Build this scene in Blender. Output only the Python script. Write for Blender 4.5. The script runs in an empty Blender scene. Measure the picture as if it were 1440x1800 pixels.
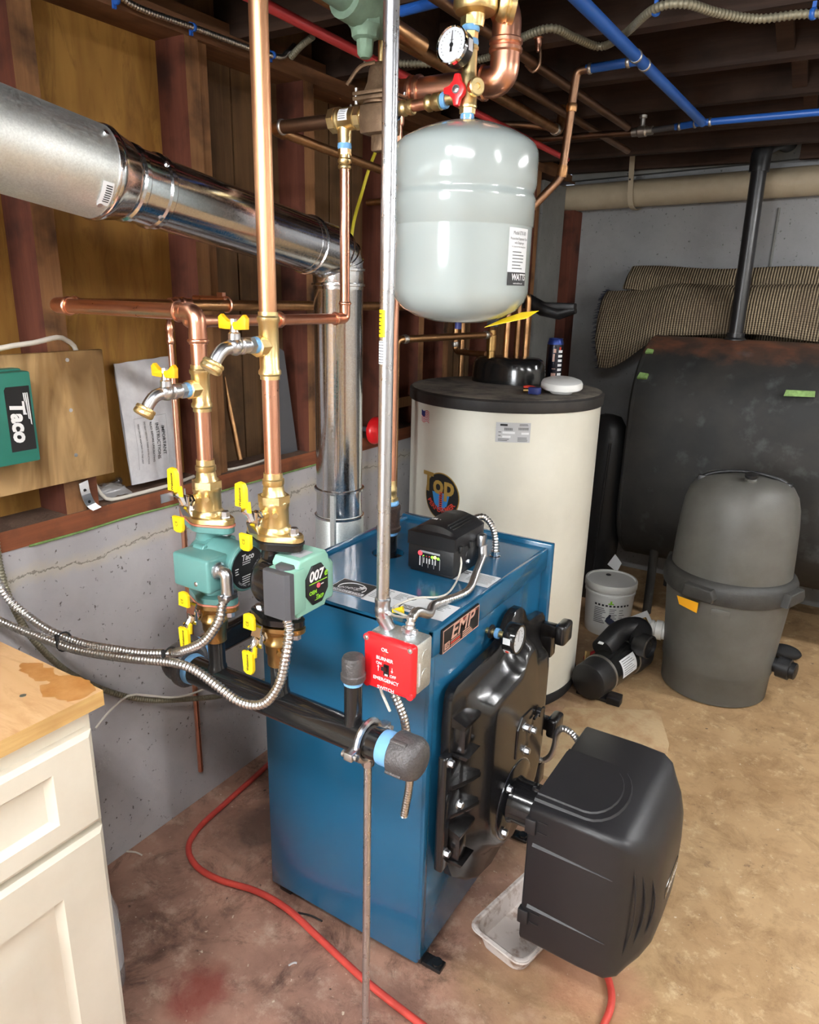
import bpy, bmesh, math, random
from mathutils import Vector, Matrix, noise
R = math.radians
rnd = random.Random(7)
scn = bpy.context.scene
col = scn.collection

# ------------------------------------------------------------------ camera
cam = bpy.data.cameras.new('camera')
camo = bpy.data.objects.new('camera', cam); col.objects.link(camo)
cam.sensor_fit = 'VERTICAL'; cam.sensor_height = 36; cam.lens = 25.42
cam.clip_start = .02
def look(pitch, yaw, roll):
    cp, sp, ct, st = math.cos(pitch), math.sin(pitch), math.cos(yaw), math.sin(yaw)
    f = Vector((st*cp, ct*cp, -sp)); rt = Vector((ct, -st, 0)); up = rt.cross(f)
    r2 = rt*math.cos(roll)+up*math.sin(roll); u2 = up*math.cos(roll)-rt*math.sin(roll)
    return Matrix((r2, u2, -f)).transposed()
camo.matrix_world = Matrix.Translation((0, 0, 1.55)) @ look(R(16.98), R(-31.76), R(1.45)).to_4x4()
scn.camera = camo
# ------------------------------------------------------------------ light and exposure
scn.view_settings.view_transform = 'Standard'
scn.view_settings.look = 'None'
scn.view_settings.gamma = 1
scn.view_settings.use_curve_mapping = False
scn.view_settings.exposure = 1.15
wd = bpy.data.worlds.new('world'); scn.world = wd; wd.use_nodes = True
wd.node_tree.nodes['Background'].inputs[0].default_value = (.75, .85, 1, 1)
wd.node_tree.nodes['Background'].inputs[1].default_value = 0.3
TUBE_POWER = 60.0        # emission of the fluorescent tubes
WINDOW_POWER = 22.0      # emission of the daylit window panes behind the camera

# ------------------------------------------------------------------ materials
def nmat(name):
    m = bpy.data.materials.new(name); m.use_nodes = True
    nt = m.node_tree; b = nt.nodes['Principled BSDF']
    return m, nt, b
def c4(c): return (c[0], c[1], c[2], 1)
def srgb(r, g, b):
    f = lambda v: (v/255/12.92) if v/255 <= .04045 else ((v/255+.055)/1.055)**2.4
    return (f(r), f(g), f(b))
def N(nt, t, **k):
    n = nt.nodes.new(t)
    for a, v in k.items(): setattr(n, a, v)
    return n
def M(name, col, rough=.5, metal=0, col2=None, vscale=12, lo=.35, hi=.65, bump=0, bscale=60, coat=0, emit=0, spec=.5, rvar=0, stretch=None, alpha=1, trans=0):
    m, nt, b = nmat(name)
    b.inputs['Base Color'].default_value = c4(col)
    b.inputs['Roughness'].default_value = rough
    b.inputs['Metallic'].default_value = metal
    b.inputs['Specular IOR Level'].default_value = spec
    if coat: b.inputs['Coat Weight'].default_value = coat; b.inputs['Coat Roughness'].default_value = .12
    if emit:
        b.inputs['Emission Color'].default_value = c4(col); b.inputs['Emission Strength'].default_value = emit
    if alpha < 1: b.inputs['Alpha'].default_value = alpha
    if trans: b.inputs['Transmission Weight'].default_value = trans
    tc = N(nt, 'ShaderNodeTexCoord'); mp = N(nt, 'ShaderNodeMapping')
    nt.links.new(tc.outputs['Object'], mp.inputs[0])
    if stretch: mp.inputs['Scale'].default_value = stretch
    if col2 or rvar:
        n = N(nt, 'ShaderNodeTexNoise'); n.inputs['Scale'].default_value = vscale; n.inputs['Detail'].default_value = 6
        n.inputs['Roughness'].default_value = .65
        nt.links.new(mp.outputs[0], n.inputs['Vector'])
        r = N(nt, 'ShaderNodeMapRange'); r.inputs[1].default_value = lo; r.inputs[2].default_value = hi
        nt.links.new(n.outputs[0], r.inputs[0])
        if col2:
            x = N(nt, 'ShaderNodeMix', data_type='RGBA'); x.inputs[6].default_value = c4(col); x.inputs[7].default_value = c4(col2)
            nt.links.new(r.outputs[0], x.inputs[0]); nt.links.new(x.outputs[2], b.inputs['Base Color'])
        if rvar:
            q = N(nt, 'ShaderNodeMapRange'); q.inputs[3].default_value = rough; q.inputs[4].default_value = rough+rvar
            nt.links.new(r.outputs[0], q.inputs[0]); nt.links.new(q.outputs[0], b.inputs['Roughness'])
    if bump:
        n = N(nt, 'ShaderNodeTexNoise'); n.inputs['Scale'].default_value = bscale; n.inputs['Detail'].default_value = 4
        nt.links.new(mp.outputs[0], n.inputs['Vector'])
        bp = N(nt, 'ShaderNodeBump'); bp.inputs['Strength'].default_value = bump; bp.inputs['Distance'].default_value = .01
        nt.links.new(n.outputs[0], bp.inputs['Height']); nt.links.new(bp.outputs[0], b.inputs['Normal'])
    return m
def wood(name, c1, c2, axis=2, rough=.75, scale=30, dark=None, along=.06):
    m, nt, b = nmat(name); b.inputs['Roughness'].default_value = rough
    b.inputs['Specular IOR Level'].default_value = .25
    tc = N(nt, 'ShaderNodeTexCoord'); mp = N(nt, 'ShaderNodeMapping')
    s = [1, 1, 1]; s[axis] = along; mp.inputs['Scale'].default_value = s
    nt.links.new(tc.outputs['Object'], mp.inputs[0])
    n = N(nt, 'ShaderNodeTexNoise'); n.inputs['Scale'].default_value = scale; n.inputs['Detail'].default_value = 8; n.inputs['Roughness'].default_value = .7
    n.inputs['Distortion'].default_value = .6
    nt.links.new(mp.outputs[0], n.inputs['Vector'])
    r = N(nt, 'ShaderNodeMapRange'); r.inputs[1].default_value = .3; r.inputs[2].default_value = .7
    nt.links.new(n.outputs[0], r.inputs[0])
    x = N(nt, 'ShaderNodeMix', data_type='RGBA'); x.inputs[6].default_value = c4(c1); x.inputs[7].default_value = c4(c2)
    nt.links.new(r.outputs[0], x.inputs[0]); out = x.outputs[2]
    n2 = N(nt, 'ShaderNodeTexNoise'); n2.inputs['Scale'].default_value = 7; n2.inputs['Detail'].default_value = 5
    nt.links.new(tc.outputs['Object'], n2.inputs['Vector'])
    r2 = N(nt, 'ShaderNodeMapRange'); r2.inputs[1].default_value = .52; r2.inputs[2].default_value = .72
    nt.links.new(n2.outputs[0], r2.inputs[0])
    x2 = N(nt, 'ShaderNodeMix', data_type='RGBA'); x2.inputs[7].default_value = c4(dark or [v*.35 for v in c1])
    nt.links.new(out, x2.inputs[6]); nt.links.new(r2.outputs[0], x2.inputs[0])
    nt.links.new(x2.outputs[2], b.inputs['Base Color'])
    bp = N(nt, 'ShaderNodeBump'); bp.inputs['Strength'].default_value = .25; bp.inputs['Distance'].default_value = .004
    nt.links.new(n.outputs[0], bp.inputs['Height']); nt.links.new(bp.outputs[0], b.inputs['Normal'])
    return m
def mix_node(nt, a, bcol, fac, blend='MIX'):
    x = N(nt, 'ShaderNodeMix', data_type='RGBA', blend_type=blend)
    if isinstance(a, (tuple, list)): x.inputs[6].default_value = c4(a)
    else: nt.links.new(a, x.inputs[6])
    if isinstance(bcol, (tuple, list)): x.inputs[7].default_value = c4(bcol)
    else: nt.links.new(bcol, x.inputs[7])
    nt.links.new(fac, x.inputs[0]); return x.outputs[2]
def noise_fac(nt, vec, scale, lo, hi, detail=6, rough=.6, dist=0):
    n = N(nt, 'ShaderNodeTexNoise'); n.inputs['Scale'].default_value = scale; n.inputs['Detail'].default_value = detail
    n.inputs['Roughness'].default_value = rough; n.inputs['Distortion'].default_value = dist
    nt.links.new(vec, n.inputs['Vector'])
    r = N(nt, 'ShaderNodeMapRange'); r.inputs[1].default_value = lo; r.inputs[2].default_value = hi
    nt.links.new(n.outputs[0], r.inputs[0]); return r.outputs[0]
def math_n(nt, op, a, b=None, c=None):
    n = N(nt, 'ShaderNodeMath', operation=op)
    for i, v in enumerate((a, b, c)):
        if v is None: continue
        if isinstance(v, (int, float)): n.inputs[i].default_value = v
        else: nt.links.new(v, n.inputs[i])
    return n.outputs[0]
def concrete(name, base, var, pit, crack=None):
    m, nt, b = nmat(name); b.inputs['Roughness'].default_value = .8; b.inputs['Specular IOR Level'].default_value = .3
    g = N(nt, 'ShaderNodeNewGeometry').outputs['Position']
    out = mix_node(nt, base, var, noise_fac(nt, g, 2.2, .35, .7))
    out = mix_node(nt, out, [v*.82 for v in base], noise_fac(nt, g, 14, .5, .8))
    pits = noise_fac(nt, g, 75, .66, .72, 3)
    out = mix_node(nt, out, pit, pits)
    h = math_n(nt, 'MULTIPLY_ADD', pits, -1.2, noise_fac(nt, g, 9, 0, 1, 8))
    if crack:
        sp = N(nt, 'ShaderNodeSeparateXYZ'); nt.links.new(g, sp.inputs[0])
        d = noise_fac(nt, g, 6, .2, .8, 8, .7)
        line = math_n(nt, 'ABSOLUTE', math_n(nt, 'SUBTRACT', sp.outputs[2], math_n(nt, 'MULTIPLY_ADD', d, .07, crack)))
        f = N(nt, 'ShaderNodeMapRange'); f.inputs[1].default_value = .0024; f.inputs[2].default_value = .0008; f.inputs[4].default_value = .55
        nt.links.new(line, f.inputs[0])
        f2 = N(nt, 'ShaderNodeMapRange'); f2.inputs[1].default_value = .03; f2.inputs[2].default_value = .0
        nt.links.new(line, f2.inputs[0])
        out = mix_node(nt, out, srgb(196, 186, 160), math_n(nt, 'MULTIPLY', f2.outputs[0], .55))
        out = mix_node(nt, out, (.07, .06, .05), f.outputs[0])
        h = math_n(nt, 'MULTIPLY_ADD', f.outputs[0], -2, h)
    nt.links.new(out, b.inputs['Base Color'])
    bp = N(nt, 'ShaderNodeBump'); bp.inputs['Strength'].default_value = .5; bp.inputs['Distance'].default_value = .006
    nt.links.new(h, bp.inputs['Height']); nt.links.new(bp.outputs[0], b.inputs['Normal'])
    return m
def floor_mat():
    m, nt, b = nmat('stained_concrete_floor'); b.inputs['Roughness'].default_value = .52; b.inputs['Specular IOR Level'].default_value = .4
    g = N(nt, 'ShaderNodeNewGeometry').outputs['Position']
    sp = N(nt, 'ShaderNodeSeparateXYZ'); nt.links.new(g, sp.inputs[0])
    tan = mix_node(nt, srgb(166, 134, 96), srgb(184, 154, 114), noise_fac(nt, g, 3.5, .35, .65))
    tan = mix_node(nt, tan, srgb(134, 102, 68), noise_fac(nt, g, 9, .47, .70, 10, .78, .5))
    tan = mix_node(nt, tan, srgb(208, 184, 146), noise_fac(nt, g, 17, .55, .72, 8, .75))
    pink = mix_node(nt, srgb(172, 132, 113), srgb(136, 102, 87), noise_fac(nt, g, 5, .4, .6, 8))
    pink = mix_node(nt, pink, srgb(186, 158, 138), noise_fac(nt, g, 13, .52, .68, 9, .75))
    pink = mix_node(nt, pink, srgb(94, 68, 57), noise_fac(nt, g, 7, .50, .66, 10, .78, .6))
    # painted strip by the wall fades out into bare concrete, with a ragged edge
    e = math_n(nt, 'ADD', math_n(nt, 'MULTIPLY_ADD', sp.outputs[1], .35, sp.outputs[0]), math_n(nt, 'MULTIPLY', noise_fac(nt, g, 3, .2, .8, 8), .45))
    f = N(nt, 'ShaderNodeMapRange'); f.inputs[1].default_value = .05; f.inputs[2].default_value = .45
    nt.links.new(e, f.inputs[0])
    out = mix_node(nt, pink, tan, f.outputs[0])
    out = mix_node(nt, out, srgb(92, 66, 52), noise_fac(nt, g, 16, .6, .74, 8, .75))
    out = mix_node(nt, out, srgb(205, 190, 168), noise_fac(nt, g, 60, .68, .74, 3))
    out = mix_node(nt, out, srgb(70, 52, 42), noise_fac(nt, g, 38, .68, .74, 4))
    def stain(x, y, r, colr, k=1.0):
        nonlocal out
        dx = math_n(nt, 'SUBTRACT', sp.outputs[0], x); dy = math_n(nt, 'SUBTRACT', sp.outputs[1], y)
        d = math_n(nt, 'SQRT', math_n(nt, 'ADD', math_n(nt, 'MULTIPLY', dx, dx), math_n(nt, 'MULTIPLY', dy, dy)))
        d = math_n(nt, 'ADD', d, math_n(nt, 'MULTIPLY', noise_fac(nt, g, 12, .2, .8, 6), .09))
        q = N(nt, 'ShaderNodeMapRange'); q.inputs[1].default_value = r+.04; q.inputs[2].default_value = r-.03; q.inputs[4].default_value = k
        nt.links.new(d, q.inputs[0]); out = mix_node(nt, out, colr, q.outputs[0])
    stain(-1.055, .835, .10, srgb(130, 48, 42), .7)
    stain(-.30, 1.36, .15, srgb(178, 122, 98), .45)
    stain(-.25, 1.10, .12, srgb(172, 116, 94), .4)
    stain(-1.3, 1.32, .14, srgb(82, 62, 54), .8)
    stain(-.1, 1.12, .06, srgb(120, 84, 52), .7)
    stain(.05, 1.3, .05, srgb(130, 98, 66), .7)
    nt.links.new(out, b.inputs['Base Color'])
    bp = N(nt, 'ShaderNodeBump'); bp.inputs['Strength'].default_value = .35; bp.inputs['Distance'].default_value = .006
    nt.links.new(noise_fac(nt, g, 22, 0, 1, 10, .7), bp.inputs['Height']); nt.links.new(bp.outputs[0], b.inputs['Normal'])
    return m
def galv(name, rough, colr=(.72, .73, .74), spangle=.3, scale=170):
    m, nt, b = nmat(name); b.inputs['Metallic'].default_value = 1
    tc = N(nt, 'ShaderNodeTexCoord')
    v = N(nt, 'ShaderNodeTexVoronoi'); v.inputs['Scale'].default_value = scale
    nt.links.new(tc.outputs['Object'], v.inputs['Vector'])
    r = N(nt, 'ShaderNodeMapRange'); r.inputs[3].default_value = rough; r.inputs[4].default_value = rough+spangle
    sx = N(nt, 'ShaderNodeSeparateColor'); nt.links.new(v.outputs['Color'], sx.inputs[0])
    nt.links.new(sx.outputs[0], r.inputs[0]); nt.links.new(r.outputs[0], b.inputs['Roughness'])
    f = N(nt, 'ShaderNodeMapRange'); f.inputs[3].default_value = .0; f.inputs[4].default_value = .35
    nt.links.new(sx.outputs[1], f.inputs[0])
    nt.links.new(mix_node(nt, colr, [v_*.6 for v_ in colr], f.outputs[0]), b.inputs['Base Color'])
    return m
def plywood(name, c1, c2, c3, axis):
    m, nt, b = nmat(name); b.inputs['Roughness'].default_value = .7; b.inputs['Specular IOR Level'].default_value = .25
    tc = N(nt, 'ShaderNodeTexCoord'); mp = N(nt, 'ShaderNodeMapping')
    s = [1, 1, 1]; s[axis] = .22; mp.inputs['Scale'].default_value = s
    nt.links.new(tc.outputs['Object'], mp.inputs[0])
    w = noise_fac(nt, mp.outputs[0], 8, .40, .60, 3, .5, 1.6)
    out = mix_node(nt, c1, c2, w)
    out = mix_node(nt, out, c3, noise_fac(nt, mp.outputs[0], 26, .5, .75, 8, .7, .8))
    nt.links.new(out, b.inputs['Base Color']); return m
def rug_mat():
    m, nt, b = nmat('ribbed_tan_rug'); b.inputs['Roughness'].default_value = .95; b.inputs['Specular IOR Level'].default_value = .1
    uv = N(nt, 'ShaderNodeUVMap').outputs[0]
    sp = N(nt, 'ShaderNodeSeparateXYZ'); nt.links.new(uv, sp.inputs[0])
    a = math_n(nt, 'SINE', math_n(nt, 'MULTIPLY', sp.outputs[0], 2*math.pi/.0125))
    c = math_n(nt, 'SINE', math_n(nt, 'MULTIPLY', sp.outputs[1], 2*math.pi/.009))
    h = math_n(nt, 'ADD', math_n(nt, 'MULTIPLY', a, .75), math_n(nt, 'MULTIPLY', c, .25))
    f = N(nt, 'ShaderNodeMapRange'); f.inputs[1].default_value = -.6; f.inputs[2].default_value = .5
    nt.links.new(h, f.inputs[0])
    out = mix_node(nt, srgb(52, 44, 36), srgb(158, 142, 116), f.outputs[0])
    g = N(nt, 'ShaderNodeNewGeometry').outputs['Position']
    out = mix_node(nt, out, srgb(96, 82, 70), math_n(nt, 'MULTIPLY', noise_fac(nt, g, 5, .45, .7), .6))
    nt.links.new(out, b.inputs['Base Color'])
    bp = N(nt, 'ShaderNodeBump'); bp.inputs['Strength'].default_value = .8; bp.inputs['Distance'].default_value = .004
    nt.links.new(h, bp.inputs['Height']); nt.links.new(bp.outputs[0], b.inputs['Normal'])
    return m
def tank_mat():
    m, nt, b = nmat('old_oil_tank_paint'); b.inputs['Roughness'].default_value = .6; b.inputs['Specular IOR Level'].default_value = .35
    g = N(nt, 'ShaderNodeNewGeometry').outputs['Position']
    sp = N(nt, 'ShaderNodeSeparateXYZ'); nt.links.new(g, sp.inputs[0])
    out = mix_node(nt, srgb(37, 37, 36), srgb(50, 48, 45), noise_fac(nt, g, 5, .4, .65))
    zz = math_n(nt, 'ADD', sp.outputs[2], math_n(nt, 'MULTIPLY', noise_fac(nt, g, 5, .2, .8), .12))
    f = N(nt, 'ShaderNodeMapRange'); f.inputs[1].default_value = 1.345; f.inputs[2].default_value = 1.40
    nt.links.new(zz, f.inputs[0])
    rust = mix_node(nt, srgb(112, 70, 50), srgb(72, 52, 42), noise_fac(nt, g, 9, .4, .6))
    out = mix_node(nt, out, rust, f.outputs[0])
    out = mix_node(nt, out, srgb(90, 92, 92), math_n(nt, 'MULTIPLY', noise_fac(nt, g, 8, .58, .75, 8), .6))
    nt.links.new(out, b.inputs['Base Color'])
    bp = N(nt, 'ShaderNodeBump'); bp.inputs['Strength'].default_value = .2; bp.inputs['Distance'].default_value = .006
    nt.links.new(noise_fac(nt, g, 12, 0, 1, 8), bp.inputs['Height']); nt.links.new(bp.outputs[0], b.inputs['Normal'])
    return m

K = {}
K['floor'] = floor_mat()
K['wall'] = concrete('painted_concrete_grey', srgb(186, 183, 184), srgb(164, 161, 164), (.12, .10, .09), .865)
K['farwall'] = concrete('painted_concrete_dark', srgb(146, 146, 146), srgb(124, 124, 126), (.09, .09, .085))
K['ledge'] = concrete('bare_concrete_ledge', srgb(128, 128, 124), srgb(96, 96, 92), (.05, .05, .045))
K['plain'] = M('plain_painted_wall', srgb(216, 213, 206), .8, col2=srgb(204, 200, 192), vscale=3)
K['stud'] = wood('red_stained_stud', srgb(104, 58, 42), srgb(78, 40, 30), 2, dark=srgb(48, 26, 20))
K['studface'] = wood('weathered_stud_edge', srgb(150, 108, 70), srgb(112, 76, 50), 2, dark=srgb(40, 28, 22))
K['sill'] = wood('sill_plate_wood', srgb(142, 84, 54), srgb(104, 58, 40), 1, dark=srgb(62, 40, 30))
K['silltop'] = M('dusty_sill_top', srgb(112, 86, 68), .95, col2=srgb(86, 64, 50), vscale=14, bump=.2, bscale=120)
K['plate'] = wood('top_plate_wood', srgb(124, 86, 56), srgb(92, 60, 40), 1)
K['ply'] = plywood('yellow_sheathing', srgb(160, 118, 56), srgb(138, 98, 44), srgb(116, 80, 36), 2)
K['sheath'] = wood('dark_sheathing_board', srgb(112, 84, 54), srgb(76, 54, 36), 2)
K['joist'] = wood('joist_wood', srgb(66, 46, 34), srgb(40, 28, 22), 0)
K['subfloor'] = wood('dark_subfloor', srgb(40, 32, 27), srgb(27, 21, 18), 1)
K['board'] = plywood('plywood_board', srgb(194, 160, 112), srgb(128, 98, 62), srgb(156, 122, 78), 2)
K['counter'] = plywood('worn_plywood_counter', srgb(216, 176, 130), srgb(204, 162, 114), srgb(188, 144, 96), 0)
K['counteredge'] = wood('counter_edge', srgb(214, 178, 118), srgb(190, 150, 92), 1, dark=srgb(170, 130, 80), scale=60)
K['stain'] = M('brown_spill', srgb(176, 118, 58), .45, col2=srgb(196, 142, 84), vscale=25)
K['cream'] = M('cream_cabinet_paint', srgb(226, 220, 204), .42, col2=srgb(218, 210, 192), vscale=4)
K['copper'] = M('bright_copper', (.86, .46, .32), .26, 1, col2=(.76, .37, .24), vscale=9, rvar=.1)
K['copperold'] = M('aged_copper', (.56, .31, .14), .3, 1, col2=(.36, .19, .09), vscale=14, rvar=.2)
K['copperdull'] = M('dull_copper', (.34, .19, .11), .42, 1, col2=(.24, .14, .09), vscale=14)
K['brass'] = M('brass', (.88, .70, .36), .36, 1, col2=(.80, .60, .28), vscale=24, bump=.05, bscale=300)
K['brassold'] = M('bronze_brass', (.50, .32, .12), .34, 1, col2=(.40, .25, .10), vscale=20)
K['bronze'] = M('bronze_casting', srgb(132, 108, 84), .5, .6, col2=srgb(108, 86, 66), vscale=30, bump=.1, bscale=200)
K['solder'] = M('solder', (.62, .60, .56), .4, 1)
K['shiny'] = galv('shiny_galvanized', .10, (.74, .75, .77), .14, 420)
K['galv'] = galv('dull_galvanized', .42, (.84, .88, .86), .14, 420)
K['emt'] = M('conduit_steel', (.68, .70, .74), .26, 1, col2=(.60, .62, .66), vscale=60, rvar=.08)
K['zinc'] = M('zinc_plated', (.66, .67, .70), .28, 1)
K['chrome'] = M('chrome', (.80, .80, .82), .08, 1)
K['flex'] = M('flexible_steel_conduit', (.66, .64, .62), .30, 1)
K['flexold'] = M('dusty_steel_conduit', srgb(138, 132, 112), .55, .5)
K['black'] = M('black_pipe', (.011, .011, .012), .16, 0, coat=.3)
K['castblk'] = M('black_enamel_casting', (.010, .009, .009), .24, 0, bump=.05, bscale=300, coat=.35)
K['malleable'] = M('malleable_iron', srgb(96, 93, 93), .42, .35, col2=srgb(78, 75, 75), vscale=30, bump=.25, bscale=240)
K['rustiron'] = M('brown_iron_fitting', srgb(74, 58, 50), .5, .3, col2=srgb(56, 44, 40), vscale=30, bump=.25, bscale=240)
K['tape'] = M('blue_thread_sealant', srgb(120, 178, 228), .55)
K['blue'] = M('boiler_blue_enamel', srgb(28, 92, 128), .17, 0, coat=.35, spec=.5, bump=.015, bscale=500)
K['darkvoid'] = M('dark_hole', (.006, .006, .007), .9)
K['plastic'] = M('black_plastic', (.012, .012, .013), .40, 0, bump=.08, bscale=700)
K['plasticg'] = M('glossy_black_plastic', (.010, .010, .010), .18, 0, coat=.3)
K['burner'] = M('black_burner_cover', srgb(31, 30, 32), .42, 0, bump=.05, bscale=900)
K['rubber'] = M('black_rubber', (.012, .012, .013), .75)
K['red'] = M('red_enamel', srgb(232, 32, 38), .32, coat=.3)
K['redpex'] = M('red_pex', srgb(186, 58, 60), .4)
K['redhose'] = M('red_plastic_sleeve', srgb(208, 74, 62), .45, col2=srgb(178, 60, 52), vscale=10)
K['bluepex'] = M('blue_pex', srgb(38, 92, 176), .38)
K['yellow'] = M('yellow_vinyl', srgb(246, 212, 28), .35)
K['tag'] = M('orange_tag', srgb(246, 176, 26), .6)
K['amber'] = M('yellow_handle', srgb(244, 172, 24), .4)
K['green'] = M('pump_green_paint', srgb(92, 142, 138), .32, 0, coat=.25)
K['mint'] = M('mint_plastic', srgb(140, 190, 170), .4)
K['greenbox'] = M('zone_control_green', srgb(48, 124, 108), .45)
K['greydk'] = M('dark_grey_plastic', srgb(74, 74, 78), .5)
K['tankgrey'] = M('grey_gloss_paint', srgb(162, 172, 170), .14, coat=.5)
K['white'] = M('white_plastic', srgb(236, 236, 232), .4)
K['paper'] = M('white_paper_label', srgb(228, 230, 232), .55)
K['silverlab'] = M('silver_label', srgb(188, 190, 192), .4)
K['ink'] = M('black_ink', (.008, .008, .009), .5)
K['greyink'] = M('grey_ink', srgb(96, 98, 100), .6)
K['whiteink'] = M('white_ink', srgb(240, 240, 240), .5)
K['greenink'] = M('lime_ink', srgb(150, 220, 50), .5)
K['goldink'] = M('gold_ink', srgb(170, 136, 62), .5)
K['redink'] = M('red_ink', srgb(208, 62, 44), .5)
K['blueink'] = M('blue_ink', srgb(44, 140, 214), .5)
K['navy'] = M('navy_ink', srgb(30, 44, 110), .5)
K['copperink'] = M('copper_foil_ink', srgb(206, 164, 148), .4)
K['heater'] = M('cream_heater_jacket', srgb(226, 224, 210), .38, col2=srgb(218, 216, 202), vscale=5)
K['capblk'] = M('dusty_black_cap', srgb(50, 47, 45), .6, col2=srgb(40, 38, 37), vscale=20)
K['capdust'] = M('dust_covered_cap_top', srgb(118, 110, 98), .95, col2=srgb(70, 65, 60), vscale=9, lo=.4, hi=.62)
K['filter'] = M('grey_filter_shell', srgb(92, 91, 86), .5, col2=srgb(80, 78, 72), vscale=6, bump=.06, bscale=300)
K['filterdk'] = M('dark_filter_clamp', srgb(58, 57, 54), .55, col2=srgb(46, 45, 43), vscale=20, bump=.1, bscale=200)
K['rug'] = rug_mat()
K['fringe'] = M('dark_fringe', srgb(44, 46, 62), .95)
K['oiltank'] = tank_mat()
K['copperriser'] = M('riser_copper', (.68, .36, .20), .36, 1, col2=(.54, .29, .15), vscale=6, rvar=.12, stretch=(1, 1, .3))
K['drain'] = M('cream_drain_pipe', srgb(176, 162, 138), .6, col2=srgb(160, 146, 122), vscale=5)
K['abs'] = M('black_abs_pipe', (.015, .015, .016), .32)
K['bag'] = M('grey_white_poly_bag', srgb(218, 218, 220), .45, col2=srgb(186, 186, 190), vscale=10, bump=.15, bscale=25)
K['cable'] = M('white_cable', srgb(214, 208, 196), .55)
K['yellowcable'] = M('yellow_cable', srgb(222, 206, 60), .5)
K['clear'] = M('clear_plastic', (.9, .9, .9), .12, alpha=.35)
K['patina'] = M('dusty_green_casting', srgb(112, 138, 116), .7, col2=srgb(92, 112, 96), vscale=20)
K['tub'] = M('dirty_white_tub', srgb(210, 200, 194), .5, col2=srgb(138, 108, 88), vscale=22, lo=.50, hi=.68)
K['pad'] = M('tan_concrete_pad', srgb(190, 164, 126), .75, col2=srgb(158, 118, 78), vscale=8, lo=.45, hi=.7, bump=.2, bscale=60)
K['glovered'] = M('red_knit_glove', srgb(178, 28, 36), .8, bump=.3, bscale=400)
K['navyplastic'] = M('navy_plastic', srgb(34, 38, 58), .45)
K['gasket'] = M('pink_gasket', srgb(208, 128, 104), .6)
K['capcan'] = M('blue_black_can', srgb(24, 22, 34), .25, .4)
K['canrim'] = M('can_blue_rim', srgb(30, 52, 118), .3, .5)
K['greentape'] = M('green_tape', srgb(128, 160, 92), .7, col2=srgb(96, 124, 66), vscale=60)
K['lens'] = M('gauge_face', srgb(214, 218, 222), .3)
K['ledred'] = M('red_lamp', srgb(240, 70, 80), .4, emit=.6)
K['ledgreen'] = M('green_lamp', srgb(130, 230, 60), .4, emit=.8)
K['ledyellow'] = M('yellow_lamp', srgb(250, 236, 120), .4, emit=1.0)
K['tube'] = M('fluorescent_tube', (.985, .99, 1), .5, emit=TUBE_POWER)
K['daylight'] = M('daylit_pane', (.93, .97, 1), .5, emit=WINDOW_POWER)
K['fixture'] = M('white_fixture', srgb(220, 220, 216), .5)
K['rust'] = M('rust', srgb(128, 74, 48), .8)

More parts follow.
